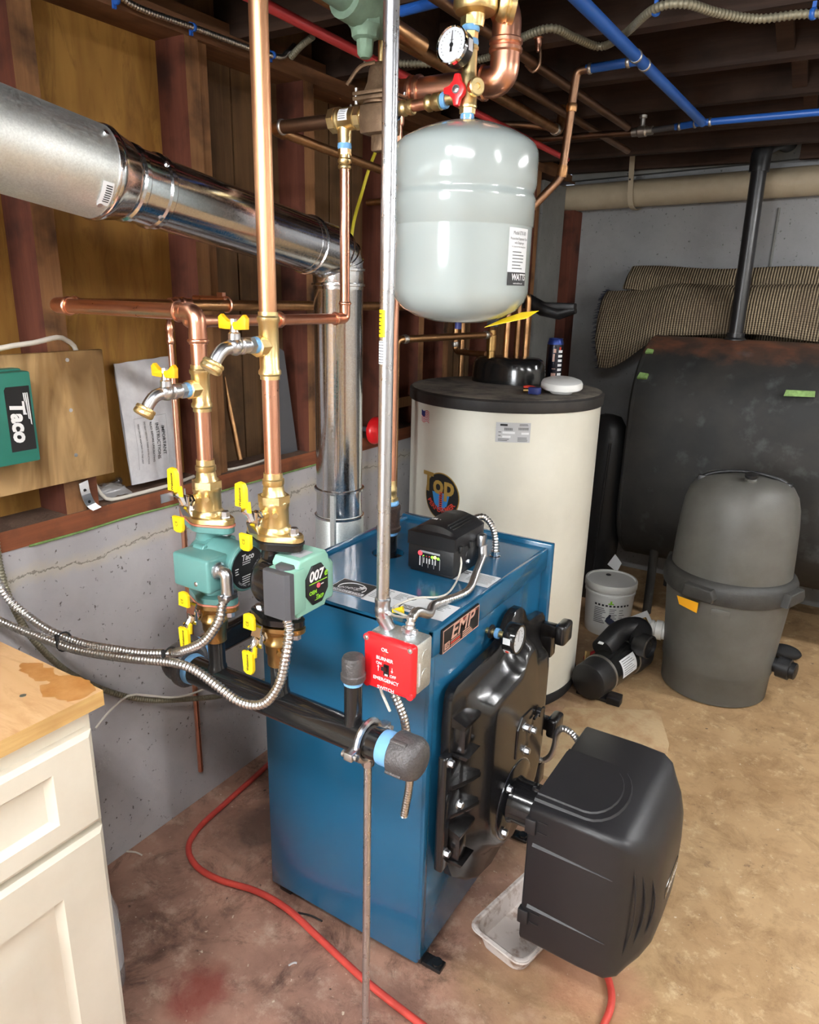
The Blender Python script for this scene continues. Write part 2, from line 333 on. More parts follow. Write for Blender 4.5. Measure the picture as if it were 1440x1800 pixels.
# ------------------------------------------------------------------ mesh helpers
CUR = Matrix.Identity(4)
WL = {}
def V(*a): return Vector(a[0]) if len(a) == 1 else Vector(a)
def basis(d):
    d = Vector(d).normalized()
    a = Vector((0, 0, 1)) if abs(d.z) < .9 else Vector((1, 0, 0))
    u = a.cross(d).normalized(); return u, d.cross(u), d
class MB:
    def __init__(s): s.v = []; s.f = []; s.m = []; s.uv = None
    def add(s, vs, fs, mi=0):
        o = len(s.v); s.v += [CUR @ Vector(p) for p in vs]
        s.f += [tuple(i+o for i in f) for f in fs]; s.m += [mi]*len(fs); return s
    def box(s, x0, x1, y0, y1, z0, z1, mi=0, face=None):
        vs = [(x, y, z) for z in (z0, z1) for y in (y0, y1) for x in (x0, x1)]
        fs = [(0, 2, 3, 1), (4, 5, 7, 6), (0, 1, 5, 4), (2, 6, 7, 3), (0, 4, 6, 2), (1, 3, 7, 5)]
        o = len(s.m); s.add(vs, fs, mi)
        if face:                      # face: {index: material}; 0 bottom 1 top 2 -y 3 +y 4 -x 5 +x
            for k, q in face.items(): s.m[o+k] = q
        return s
    def bm(s, b, mi=0):
        b.verts.index_update(); s.add([v.co for v in b.verts], [[v.index for v in f.verts] for f in b.faces], mi); b.free(); return s
    def rbox(s, x0, x1, y0, y1, z0, z1, r=.005, seg=2, mi=0):
        b = bmesh.new(); bmesh.ops.create_cube(b, size=1)
        for v in b.verts: v.co = Vector((x0+(v.co.x+.5)*(x1-x0), y0+(v.co.y+.5)*(y1-y0), z0+(v.co.z+.5)*(z1-z0)))
        bmesh.ops.bevel(b, geom=b.edges[:], offset=r, segments=seg, profile=.5, affect='EDGES')
        return s.bm(b, mi)
    def lathe(s, p, d, prof, n=20, mi=0, cap=True):
        u, w, d = basis(d); p = Vector(p); vs = []; fs = []
        for (r, h) in prof:
            for k in range(n):
                a = 2*math.pi*k/n; vs.append(p+d*h+(u*math.cos(a)+w*math.sin(a))*max(r, 1e-5))
        for i in range(len(prof)-1):
            for k in range(n):
                k2 = (k+1) % n; fs.append((i*n+k, i*n+k2, (i+1)*n+k2, (i+1)*n+k))
        if cap:
            fs.append(tuple(range(n-1, -1, -1))); fs.append(tuple((len(prof)-1)*n+k for k in range(n)))
        return s.add(vs, fs, mi)
    def cyl(s, a, b, r, r2=None, n=16, mi=0, cap=True):
        a = Vector(a); b = Vector(b); L = (b-a).length
        return s.lathe(a, b-a, [(r, 0), (r if r2 is None else r2, L)], n, mi, cap)
    def ring(s, p, d, r, w, n=20, mi=0):              # rounded bead round a pipe
        return s.lathe(Vector(p)-Vector(d).normalized()*w/2, d, [(r*.9, 0), (r, w*.25), (r, w*.75), (r*.9, w)], n, mi)
    def tube(s, path, r, n=12, mi=0, cap=True):
        P = [Vector(p) for p in path]; m = len(P); rr = r if isinstance(r, (list, tuple)) else [r]*m
        t = (P[1]-P[0]).normalized(); u, w, _ = basis(t); vs = []; fs = []
        for i in range(m):
            t2 = ((P[min(i+1, m-1)]-P[i]).normalized()+(P[i]-P[max(i-1, 0)]).normalized())
            t2 = t2.normalized() if t2.length > 1e-6 else t
            q = t.rotation_difference(t2); u = q @ u; w = q @ w; t = t2
            for k in range(n):
                a = 2*math.pi*k/n; vs.append(P[i]+(u*math.cos(a)+w*math.sin(a))*rr[i])
        for i in range(m-1):
            for k in range(n):
                k2 = (k+1) % n; fs.append((i*n+k, i*n+k2, (i+1)*n+k2, (i+1)*n+k))
        if cap: fs.append(tuple(range(n-1, -1, -1))); fs.append(tuple((m-1)*n+k for k in range(n)))
        return s.add(vs, fs, mi)
    def loft(s, rings, cap=True, mi=0):
        n = len(rings[0]); vs = [p for r in rings for p in r]; fs = []
        for i in range(len(rings)-1):
            for k in range(n):
                k2 = (k+1) % n; fs.append((i*n+k, i*n+k2, (i+1)*n+k2, (i+1)*n+k))
        if cap: fs.append(tuple(range(n-1, -1, -1))); fs.append(tuple((len(rings)-1)*n+k for k in range(n)))
        return s.add(vs, fs, mi)
    def prism(s, poly, o, u, w, d, bev=0, seg=2, mi=0):    # poly in (u,w) at o, extruded by vector d
        b = bmesh.new(); o, u, w, d = map(Vector, (o, u, w, d))
        vv = [b.verts.new(o+u*p[0]+w*p[1]) for p in poly]; f = b.faces.new(vv)
        r = bmesh.ops.extrude_face_region(b, geom=[f]); nv = [e for e in r['geom'] if isinstance(e, bmesh.types.BMVert)]
        for v in nv: v.co += d
        if bev:
            ed = [e for e in b.edges if all(v in nv for v in e.verts)]
            bmesh.ops.bevel(b, geom=ed, offset=bev, segments=seg, profile=.5, affect='EDGES')
        return s.bm(b, mi)
    def ball(s, c, rx, ry=None, rz=None, nu=16, nv=10, mi=0):
        ry = ry or rx; rz = rz or rx; c = Vector(c); rings = []
        for j in range(nv+1):
            a = math.pi*j/nv-math.pi/2
            rings.append([c+Vector((rx*math.cos(a)*math.cos(2*math.pi*k/nu)+1e-6, ry*math.cos(a)*math.sin(2*math.pi*k/nu), rz*math.sin(a))) for k in range(nu)])
        return s.loft(rings, True, mi)
    def grid(s, fn, nu, nv, mi=0):
        vs = [fn(i/nu, j/nv) for j in range(nv+1) for i in range(nu+1)]
        fs = [(j*(nu+1)+i, j*(nu+1)+i+1, (j+1)*(nu+1)+i+1, (j+1)*(nu+1)+i) for j in range(nv) for i in range(nu)]
        return s.add(vs, fs, mi)
    def build(s, name, mats, parent=None, ang=38, recalc=True):
        mats = mats if isinstance(mats, (list, tuple)) else [mats]
        if parent is not None: loc = WL[parent]
        else:
            xs = [p.x for p in s.v]; ys = [p.y for p in s.v]
            loc = Vector(((min(xs)+max(xs))/2, (min(ys)+max(ys))/2, min(p.z for p in s.v)))
        me = bpy.data.meshes.new(name); me.from_pydata([p-loc for p in s.v], [], s.f)
        for q in mats: me.materials.append(K[q])
        if any(s.m): me.polygons.foreach_set('material_index', s.m)
        if recalc:
            b = bmesh.new(); b.from_mesh(me); bmesh.ops.recalc_face_normals(b, faces=b.faces[:]); b.to_mesh(me); b.free()
        me.polygons.foreach_set('use_smooth', [True]*len(me.polygons)); me.set_sharp_from_angle(angle=R(ang))
        o = bpy.data.objects.new(name, me); col.objects.link(o); WL[o] = loc.copy()
        if parent is not None: o.parent = parent
        else: o.location = loc
        return o
def thing(name, label, cat, loc, group=None):
    o = bpy.data.objects.new(name, None); col.objects.link(o); o.empty_display_size = .05
    o.location = loc; WL[o] = Vector(loc); return tag(o, label, cat, group)
def tag(o, label, cat, group=None):
    o['label'] = label; o['category'] = cat
    if group: o['group'] = group
    return o
def struct(o): o['kind'] = 'structure'; return o
def plabel(o, label): o['label'] = label; return o
def smooth(P, step=.012):                                  # Catmull-Rom through the points
    P = [Vector(p) for p in P]; out = []
    for i in range(len(P)-1):
        a = P[i-1] if i else P[0]*2-P[1]; b = P[i]; c = P[i+1]; d = P[i+2] if i+2 < len(P) else P[-1]*2-P[-2]
        n = max(2, int((c-b).length/step))
        for k in range(n):
            t = k/n; out.append(.5*((2*b)+(c-a)*t+(2*a-5*b+4*c-d)*t*t+(3*b-a-3*c+d)*t**3))
    out.append(P[-1]); return out
def fillet(P, r, n=6):
    P = [Vector(p) for p in P]; out = [P[0]]
    for i in range(1, len(P)-1):
        a = (P[i-1]-P[i]); c = (P[i+1]-P[i]); k = min(r, a.length*.49, c.length*.49)
        A = P[i]+a.normalized()*k; C = P[i]+c.normalized()*k
        for j in range(n+1):
            t = j/n; out.append(A*(1-t)**2+P[i]*2*t*(1-t)+C*t*t)
    out.append(P[-1]); return out
def flexpath(P, pitch):
    P = smooth(P, .006); L = [0]
    for i in range(1, len(P)): L.append(L[-1]+(P[i]-P[i-1]).length)
    out = []; j = 0; s = 0
    while s < L[-1]:
        while j < len(L)-2 and L[j+1] < s: j += 1
        t = (s-L[j])/max(1e-9, L[j+1]-L[j]); out.append(P[j].lerp(P[j+1], t)); s += pitch/4
    return out
def flex(name, P, r, mat, parent=None, pitch=.0075, n=10):
    p = flexpath(P, pitch); rr = [r*(1, 1, .77, .77)[i % 4] for i in range(len(p))]
    return MB().tube(p, rr, n).build(name, mat, parent, 60)
# flat print: fn(u, v, h) maps label space to the surface
def planefn(o, right, up):
    o = CUR @ Vector(o); right = (CUR.to_3x3() @ Vector(right)).normalized(); up = (CUR.to_3x3() @ Vector(up)).normalized(); n = right.cross(up)
    return lambda u, v, h: o+right*u+up*v+n*h
def cylfn(cx, cy, r, a0, z0, rot=0):
    c, s_ = math.cos(rot), math.sin(rot)
    def fn(u, v, h):
        u, v = u*c-v*s_, u*s_+v*c
        a = a0+u/r; return Vector((cx+(r+h)*math.cos(a), cy+(r+h)*math.sin(a), z0+v))
    return fn
_tc = {}
def text(body, size, fn, u, v, mat, parent, h=.0008, align='CENTER', shear=0, bold=0, rot=0, sx=1, name='lettering', arc=None):
    key = (body, shear, bold, align)
    if key not in _tc:
        cu = bpy.data.curves.new('t', 'FONT'); cu.body = body; cu.size = 1; cu.align_x = align; cu.align_y = 'CENTER'
        cu.shear = shear; cu.offset = bold; cu.resolution_u = 3
        o = bpy.data.objects.new('t', cu); col.objects.link(o)
        dg = bpy.context.evaluated_depsgraph_get(); me = bpy.data.meshes.new_from_object(o.evaluated_get(dg))
        _tc[key] = ([tuple(p.co) for p in me.vertices], [tuple(p.vertices) for p in me.polygons])
        bpy.data.objects.remove(o); bpy.data.curves.remove(cu); bpy.data.meshes.remove(me)
    vs, fs = _tc[key]; c, s_ = math.cos(rot), math.sin(rot); mb = MB(); pts = []
    for p in vs:
        x, y = p[0]*size*sx, p[1]*size
        if arc:                                     # bend round a circle of radius arc
            rr = arc+(-y if arc < 0 else y); a = x/arc
            if arc > 0: x, y = rr*math.sin(a), rr*math.cos(a)-arc
            else: x, y = (abs(arc)-y)*math.sin(x/abs(arc)), abs(arc)-(abs(arc)-y)*math.cos(x/abs(arc))
        pts.append(fn(u+x*c-y*s_, v+x*s_+y*c, h))
    o = len(mb.v); mb.v += pts; mb.f += fs; mb.m += [0]*len(fs)
    return mb.build(name, mat, parent, recalc=False)
def bars(rects, fn, mat, parent, h=.0007, name='print', nu=1):
    if 1 < len(rects) < 5:
        for r_ in rects: bars([r_], fn, mat, parent, h, name, nu)
        return None
    mb = MB()
    for (u0, v0, u1, v1) in rects:
        for k in range(nu):
            a, b = u0+(u1-u0)*k/nu, u0+(u1-u0)*(k+1)/nu; o = len(mb.v)
            mb.v += [fn(a, v0, h), fn(b, v0, h), fn(b, v1, h), fn(a, v1, h)]; mb.f.append((o, o+1, o+2, o+3)); mb.m.append(0)
    return mb.build(name, mat, parent, recalc=False)
def polyfn(poly, fn, mat, parent, h=.0005, name='print'):
    mb = MB(); mb.v = [fn(p[0], p[1], h) for p in poly]; mb.f = [tuple(range(len(poly)))]; mb.m = [0]
    return mb.build(name, mat, parent, recalc=False)
def sheet(fn, w, h, mat, parent, nu=1, name='sticker', t=.0005):
    mb = MB()
    for j in (0, 1): mb.v += [fn((i/nu-.5)*w, (j-.5)*h, t) for i in range(nu+1)]
    mb.f = [(i, i+1, nu+2+i, nu+1+i) for i in range(nu)]; mb.m = [0]*nu
    return mb.build(name, mat, parent, recalc=False)
def lines(u0, u1, v0, dv, n, th, ragged=.35, rr=random.Random(3)):
    return [(u0, v0-dv*i, u0+(u1-u0)*(1-ragged*rr.random()), v0-dv*i+th) for i in range(n)]
def bolt(mb, p, d, r=.008, h=.006, mi=0):
    p = Vector(p); d = Vector(d).normalized()
    mb.lathe(p, d, [(r*1.35, 0), (r*1.35, .0012)], 14, mi); mb.lathe(p, d, [(r, .0012), (r, h), (r*.8, h*1.2)], 6, mi)
# ================================================================== SETTING
W = -1.553      # face of the left wall
FY = 4.15       # face of the far wall
struct(MB().box(W-.2, 2.5, -2.5, FY+.2, -.1, 0).build('floor', 'floor'))
wl = struct(MB().box(W-.25, W, -2.5, FY, 0, .975).build('wall_left', 'wall'))
wb = MB().box(W, 2.5, FY, FY+.2, 0, 2.36)
wb = struct(wb.build('wall_back', 'farwall'))
struct(MB().box(2.3, 2.5, -2.5, FY, 0, 2.36).build('wall_right', 'plain'))
wf = MB()
wf.box(W-.25, -1.25, -2.5, -2.3, 0, 2.36).box(-.35, 2.3, -2.5, -2.3, 0, 2.36).box(-1.25, -.35, -2.5, -2.3, 0, 1.05).box(-1.25, -.35, -2.5, -2.3, 2.02, 2.36)
struct(wf.build('wall_front', 'plain'))
wn = MB().box(-1.25, -.35, -2.36, -2.32, 1.05, 1.09).box(-1.25, -.35, -2.36, -2.32, 1.98, 2.02).box(-1.25, -1.21, -2.36, -2.32, 1.09, 1.98).box(-.39, -.35, -2.36, -2.32, 1.09, 1.98).box(-.815, -.785, -2.36, -2.32, 1.09, 1.98)
wn = struct(wn.build('window_1', 'fixture'))
for x0, x1 in ((-1.21, -.815), (-.785, -.39)):
    MB().box(x0, x1, -2.346, -2.34, 1.09, 1.98).build('pane', 'daylight', wn)
# concrete ledge at the top of the far wall
MB().prism([(W, 2.145), (.3, 2.215), (2.3, 2.25), (2.3, 2.36), (.3, 2.30), (W, 2.215)], (0, FY-.05, 0), (1, 0, 0), (0, 0, 1), (0, .06, 0)).build('ledge', 'ledge', wb)
MB().cyl((-.505, FY-.004, .2), (-.505, FY-.004, 1.98), .006, n=8).build('wall_seam', 'ledge', wb)

# stud wall above the concrete: sill plate, studs, plates, sheathing
SD = .105
sp_ = MB().box(W-.17, W+.004, -2.4, FY, .975, 1.022, 0, {1: 1})
o = sp_.build('sill_plate', ['sill', 'silltop'], wl)
MB().tube(smooth([(W+.005, .86, .974), (W+.006, 1.0, .9735), (W+.005, 1.13, .976), (W+.006, 1.27, .974), (W+.005, 1.5, .9745), (W+.005, 1.9, .974)], .03), .0028, 6).build('paint_drip_line', 'greentape', wl)
for y0, wdt in ((.08, .046), (.52, .046), (.963, .052), (1.41, .044), (1.855, .046), (2.30, .046), (2.745, .046), (3.19, .046), (3.635, .046)):
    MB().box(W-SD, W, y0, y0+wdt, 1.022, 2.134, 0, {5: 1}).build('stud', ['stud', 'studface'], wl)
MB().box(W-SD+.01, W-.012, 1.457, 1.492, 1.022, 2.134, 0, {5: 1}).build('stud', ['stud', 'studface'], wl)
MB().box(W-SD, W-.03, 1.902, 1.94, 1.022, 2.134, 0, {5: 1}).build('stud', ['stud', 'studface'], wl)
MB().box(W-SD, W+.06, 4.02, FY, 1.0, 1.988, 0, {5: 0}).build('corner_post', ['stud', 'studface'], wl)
MB().box(W-SD, W+.002, -2.4, FY, 2.134, 2.173, 0).build('top_plate', 'plate', wl)
MB().box(W-SD, W-.03, -2.4, FY, 2.173, 2.21, 0).build('top_plate', 'plate', wl)
MB().box(W-SD-.02, W-SD, -2.4, 1.41, 1.022, 2.134).build('sheathing_panel', 'ply', wl)
yy = 1.41
while yy < FY:
    wd_ = .10+.06*rnd.random()
    MB().box(W-SD-.02-.006*rnd.random(), W-SD, yy, yy+wd_-.006, 1.022, 2.134).build('sheathing_board', 'sheath', wl); yy += wd_
MB().box(W-.25, W-SD-.02, -2.5, FY+.2, .975, 2.36).build('rim_joist', 'sheath', wl)
MB().box(W-SD-.02, W-SD+.02, -2.4, FY, 2.173, 2.36).build('rim_joist', 'sheath', wl)
# blocks between the studs
MB().box(W-SD, W-.004, 2.55, 2.59, 1.022, 1.95, 0, {5: 1}).build('stud', ['stud', 'studface'], wl)
MB().box(W-SD, W-.02, 2.35, 2.745, 1.10, 1.14, 0, {5: 1}).build('blocking', ['stud', 'studface'], wl)
MB().box(W-.10, W-.008, .975, 1.055, 1.022, 1.10).build('blocking', 'sill', wl)
# cement board strip that shows between the far studs
MB().box(W-.02, W+.01, 3.70, 4.003, .975, 2.1).build('wall_patch', 'ledge', wl)

# ceiling: subfloor boards and joists
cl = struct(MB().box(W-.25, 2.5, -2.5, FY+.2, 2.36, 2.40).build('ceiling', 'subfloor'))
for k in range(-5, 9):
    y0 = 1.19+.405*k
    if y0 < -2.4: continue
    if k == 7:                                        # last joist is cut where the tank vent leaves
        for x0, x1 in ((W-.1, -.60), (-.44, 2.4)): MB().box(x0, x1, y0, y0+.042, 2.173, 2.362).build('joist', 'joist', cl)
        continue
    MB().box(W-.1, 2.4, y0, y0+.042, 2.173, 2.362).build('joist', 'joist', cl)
for k in (2, 3, 4):                                   # cross bridging between joists
    for sgn in (0, 1):
        y0 = 1.232+.405*k; a, b = (2.19, 2.345) if sgn else (2.345, 2.19)
        MB().prism([(y0, a), (y0+.363, b), (y0+.363, b+.018), (y0, a+.018)], (-.36+.05*sgn, 0, 0), (0, 1, 0), (0, 0, 1), (.042, 0, 0)).build('bridging', 'joist', cl)
for k in (0, 1, 2):
    y0 = 1.232+.405*k
    MB().box(-1.22, -1.18, y0, y0+.363, 2.18, 2.34).build('blocking', 'joist', cl)

# ceiling lights (out of view, behind and beside the camera)
def fixture(x, y, rz, n):
    global CUR
    CUR = Matrix.Translation((x, y, 2.09)) @ Matrix.Rotation(rz, 4, 'Z')
    t = thing('fluorescent_light', n, 'ceiling light', (x, y, 2.03))
    MB().prism([(-.07, .035), (.07, .035), (.045, .075), (-.045, .075)], (0, -.62, 0), (1, 0, 0), (0, 0, 1), (0, 1.24, 0)).build('housing', 'fixture', t)
    for s in (-1, 1):
        MB().cyl((s*.04, -.59, .015), (s*.04, .59, .015), .013, n=12).build('tube', 'tube', t)
        for q in (-1, 1): MB().box(s*.04-.015, s*.04+.015, q*.605-.012, q*.605+.012, -.005, .04).build('socket', 'fixture', t)
    for s in (-1, 1): MB().cyl((0, .4*s, .075), (0, .4*s, .085), .01).build('hanger', 'zinc', t)
    CUR = Matrix.Identity(4)
fixture(-.15, -.10, R(90), 'white two-tube fluorescent fixture hung across the joists by the cream cabinet')
fixture(1.15, 2.75, R(90), 'white two-tube fluorescent fixture hung across the joists near the far wall')
fixture(1.35, .95, R(90), 'white two-tube fluorescent fixture hung across the joists beside the boiler')

# ================================================================== BOILER
BX0, BX1, BY0, BY1, BZ = -1.11, -.645, 1.143, 1.772, .9
bo = thing('boiler', 'blue enamelled steel oil boiler with black cast door on the concrete floor', 'boiler', (-.878, 1.457, 0))
MB().rbox(BX0, BX1-.012, BY0, BY0+.02, .035, BZ-.004, .003).build('side_panel', 'blue', bo)
MB().rbox(BX0, BX1+.012, BY1-.022, BY1, .035, BZ+.012, .003).build('side_panel', 'blue', bo)
MB().rbox(BX0, BX0+.02, BY0+.01, BY1-.01, .035, BZ+.008, .003).build('back_panel', 'blue', bo)
MB().rbox(BX1-.03, BX1-.01, BY0+.001, BY1-.02, .035, BZ-.004, .004).build('front_panel', 'blue', bo)
MB().rbox(BX1-.02, BX1-.004, BY0+.0005, BY0+.022, .05, .842, .003).build('corner_trim', 'blue', bo)
hx, hy, hr = -.972, 1.47, .042
tp = MB()                                            # top panel with the round pipe hole
n = 32; ring = [(hx+hr*math.cos(2*math.pi*k/n), hy+hr*math.sin(2*math.pi*k/n)) for k in range(n)]
sq = []
for k in range(n):
    a = 2*math.pi*k/n; c, s = math.cos(a), math.sin(a); t_ = min(((BX1-hx) if c > 0 else (BX0+.02-hx))/c if abs(c) > 1e-6 else 9, ((BY1-.02-hy) if s > 0 else (BY0-hy))/s if abs(s) > 1e-6 else 9)
    sq.append((hx+c*t_, hy+s*t_))
for cx_, cy_ in ((BX1, BY0), (BX1, BY1-.02), (BX0+.02, BY0), (BX0+.02, BY1-.02)):
    j = min(range(n), key=lambda k: (sq[k][0]-cx_)**2+(sq[k][1]-cy_)**2); sq[j] = (cx_, cy_)
tp.loft([[(p[0], p[1], BZ) for p in ring], [(p[0], p[1], BZ) for p in sq], [(p[0], p[1], BZ-.012) for p in sq]], False)
tp.loft([[(p[0], p[1], BZ) for p in ring], [(p[0], p[1], BZ-.02) for p in ring]], False)
lid = tp.build('top_panel', 'blue', bo)
MB().lathe((hx, hy, BZ-.10), (0, 0, 1), [(hr, 0), (hr, .085)], 24).build('pipe_hole', 'darkvoid', lid)
MB().rbox(BX1-.012, BX1+.002, BY0, BY1-.022, .842, BZ+.0005, .003).build('front_lip', 'blue', lid)
MB().box(BX0+.03, BX1-.03, BY0+.03, BY1-.03, .02, .035).build('base', 'darkvoid', bo)
for p in ((-.655, 1.19), (-.655, 1.70)):
    f = MB(); f.rbox(p[0]-.02, p[0]+.045, p[1]-.016, p[1]+.016, 0, .012, .003); f.lathe((p[0]+.028, p[1], .012), (0, 0, 1), [(.013, 0), (.013, .006)], 14)
    f.build('foot', 'black', bo)
for p in ((-1.08, 1.18), (-1.08, 1.73)): MB().rbox(p[0]-.02, p[0]+.02, p[1]-.02, p[1]+.02, 0, .022, .003).build('foot', 'black', bo)
for p in ((-.66, 1.19), (-.66, 1.70)): MB().rbox(p[0]-.03, p[0]+.0, p[1]-.02, p[1]+.02, .005, .03, .003).build('foot', 'black', bo)
# cast door
YC = 1.452
DO = [(1.190, .52), (1.190, .66), (1.193, .715), (1.200, .738), (1.216, .749), (1.29, .752), (1.37, .755), (1.41, .757), (1.44, .765), (1.462, .785), (1.485, .808), (1.51, .815), (1.54, .813), (1.562, .798), (1.578, .77), (1.60, .752), (1.65, .747), (1.69, .742), (1.708, .725), (1.713, .69), (1.713, .52), (1.713, .36), (1.705, .31), (1.67, .235), (1.60, .165), (1.53, .118), (1.455, .10), (1.38, .118), (1.31, .165), (1.235, .235), (1.200, .31), (1.190, .36)]
def dring(x, t):
    out = []
    for y, z in DO:
        y2 = 1.285+(y-1.19)/.523*.335; z2 = .215+(min(z, .752)-.10)/.652*.465+max(0, z-.752)*.9
        out.append((x, y+(y2-y)*t, z+(z2-z)*t))
    return out
d = MB(); d.loft([dring(-.642, 0), dring(-.622, 0), dring(-.618, .06), dring(-.617, .48), dring(-.612, .60), dring(-.588, .84), dring(-.572, .95), dring(-.565, 1.06), dring(-.564, 1.2)], True)
door = d.build('door', 'castblk', bo, 42)
for (y, z0, z1, kind) in ((1.22, .60, .665, 'b'), (1.22, .50, .52, 'w'), (1.22, .425, .445, 'w'), (1.22, .32, .385, 'b')):
    m_ = MB()
    if kind == 'b':
        m_.rbox(-.624, -.588, y-.022, y+.012, z0, z1, .005); m_.prism([(0, 0), (.034, 0), (.036, .010), (0, .024)], (-.622, y-.026, z1-.002), (1, 0, 0), (0, 0, 1), (0, .075, 0), .002); m_.prism([(0, 0), (.045, 0), (.04, -.008), (0, -.008)], (-.622, y-.026, z0), (1, 0, 0), (0, 0, 1), (0, .06, 0), .002)
    else:
        m_.prism([(-.03, 0), (.05, 0), (.05, .042), (.02, .034), (-.03, .012)], (-.622, y, z1), (0, 1, 0), (1, 0, 0), (0, 0, -.012), .002); m_.prism([(0, 0), (.03, 0), (0, -.03)], (-.622, y+.005, z1-.01), (1, 0, 0), (0, 0, 1), (0, .02, 0), .001)
    m_.build('lug', 'castblk', door)
for (z) in (.66, .26):
    m_ = MB(); m_.rbox(-.626, -.585, YC+.225, YC+.262, z-.04, z+.03, .006); m_.build('lug', 'castblk', door)
hb = MB(); hb.rbox(-.636, -.614, 1.166, 1.196, .30, .60, .006, 3); hinge = hb.build('hinge_plate', 'black', bo)
for y, z in ((1.18, .585), (1.205, .47), (1.18, .35)):
    m_ = MB(); bolt(m_, (-.614 if y < 1.19 else -.60, y, z), (1, 0, 0), .0085, .010); m_.build('bolt', 'zinc', hinge)
for y, z in ((1.695, .455), (1.69, .575)):
    m_ = MB(); bolt(m_, (-.616, y, z), (1, 0, 0), .0085, .010); m_.build('bolt', 'zinc', door)
for z in (.70, .42):                                    # cast clamp handles on the far edge
    m_ = MB(); m_.rbox(-.63, -.565, 1.675, 1.70, z-.018, z+.018, .005); m_.rbox(-.575, -.545, 1.66, 1.722, z-.028, z+.03, .009, 3); m_.build('clamp_handle', 'castblk', door)
# sight port plate with two bolts
m_ = MB(); m_.prism([(-.045, -.05), (.03, -.05), (.055, 0), (.04, .05), (-.02, .055), (-.045, .03)], (-.568, YC+.02, .515), (0, 1, 0), (0, 0, 1), (.008, 0, 0), .003); port = m_.build('inspection_plate', 'castblk', door)
for y, z in ((YC+.01, .54), (YC+.06, .505), (YC+.025, .465)):
    m_ = MB(); bolt(m_, (-.560, y, z), (1, 0, 0), .0085, .012); m_.build('bolt', 'zinc', port)
m_ = MB(); m_.cyl((-.562, YC+.10, .535), (-.55, YC+.10, .535), .012); m_.cyl((-.555, YC+.06, .537), (-.555, YC+.125, .535), .004); m_.build('port_latch', 'black', port)
# name plate
m_ = MB(); m_.rbox(-.645, -.638, 1.170, 1.336, .838, .894, .003); npl = m_.build('name_plate', 'ink', bo)
fn = planefn((-.638, 1.253, .866), (0, 1, 0), (0, 0, 1))
plabel(npl, 'black name plate with copper EMP lettering')
bars([(-.081, -.026, .081, -.0235), (-.081, .0235, .081, .026), (-.081, -.0235, -.0785, .0235), (.0785, -.0235, .081, .0235)], fn, 'copperink', npl, name='border')
text('EMP', .046, fn, .002, .008, 'copperink', npl, .0010, shear=.25, bold=.02, sx=1.25)
bars([(-.074, -.021, -.052, -.006)], fn, 'copperink', npl, .0009, 'emblem')
text('US', .013, fn, -.063, -.0135, 'ink', npl, .0014, bold=.02)
bars([(-.048, -.011, -.006, -.009), (-.048, -.021, -.006, -.019)]+[(.004, -.0215+.005*i, .05-.006*i, -.0185+.005*i) for i in range(3)], fn, 'copperink', npl, .0009, 'small_print')
bars([(-.048, -.017, -.006, -.013), (-.03, .0195, .07, .0212)], fn, 'redink', npl, .0009, 'small_print')
# stickers on top
fn = planefn((-.908, 1.231, BZ), (.985, .05, 0), (-.05, .985, 0))
st = sheet(fn, .098, .074, 'paper', lid, 1, 'sticker', .0006)
polyfn([(-.047, -.035), (.047, -.035), (.047, .035), (-.047, .035)], fn, 'ink', st, .0010)
polyfn([(-.044, -.032), (.044, -.032), (.044, -.02), (-.044, -.02)], fn, 'paper', st, .0012)
text('ENERGY STAR', .0125, fn, 0, -.026, 'ink', st, .0015, bold=.01)
pts = []
for k in range(25):
    a = math.pi*k/24*1.25-.35; pts.append((.034*math.cos(a), .027*math.sin(a)-.004))
m_ = MB(); m_.tube([fn(p[0], p[1], .0014) for p in pts], .0011, 5); m_.build('arc', 'whiteink', st)
text('energy', .022, fn, -.004, -.004, 'whiteink', st, .0014, shear=.5, rot=.25)
polyfn([(.02+.012*(1 if k % 2 == 0 else .42)*math.sin(2*math.pi*k/10), .008+.012*(1 if k % 2 == 0 else .42)*math.cos(2*math.pi*k/10)) for k in range(10)], fn, 'whiteink', st, .0014)
fn = planefn((-.757, 1.234, BZ), (1, .02, 0), (-.02, 1, 0))
st = sheet(fn, .205, .082, 'paper', lid, 1, 'sticker', .0006)
bars(lines(-.097, -.055, .03, .007, 8, .0022)+lines(-.045, -.02, .03, .006, 6, .0018)+lines(.045, .09, .03, .007, 5, .002), fn, 'greyink', st, .001)
bars([(-.012, -.030, .040, -.012)], fn, 'ink', st, .001); bars([(-.009, -.027, .037, -.015)], fn, 'paper', st, .0013)
text('BOILER', .011, fn, .014, -.021, 'ink', st, .0016, bold=.02)
m_ = MB(); m_.tube([fn(-.008+.01*math.cos(a*.4), .022+.009*math.sin(a*.4), .0012) for a in range(17)], .0006, 5); m_.build('seal', 'greyink', st)
fn = planefn((-.703, 1.446, BZ), (1, 0, 0), (0, 1, 0))
st = sheet(fn, .094, .074, 'paper', lid, 1, 'sticker', .0006)
bars(lines(-.02, .042, .026, .0058, 9, .0016, .1), fn, 'greyink', st, .001)
bars([(-.042, .022, -.026, .026), (-.042, .012, -.028, .016)], fn, 'ink', st, .001)

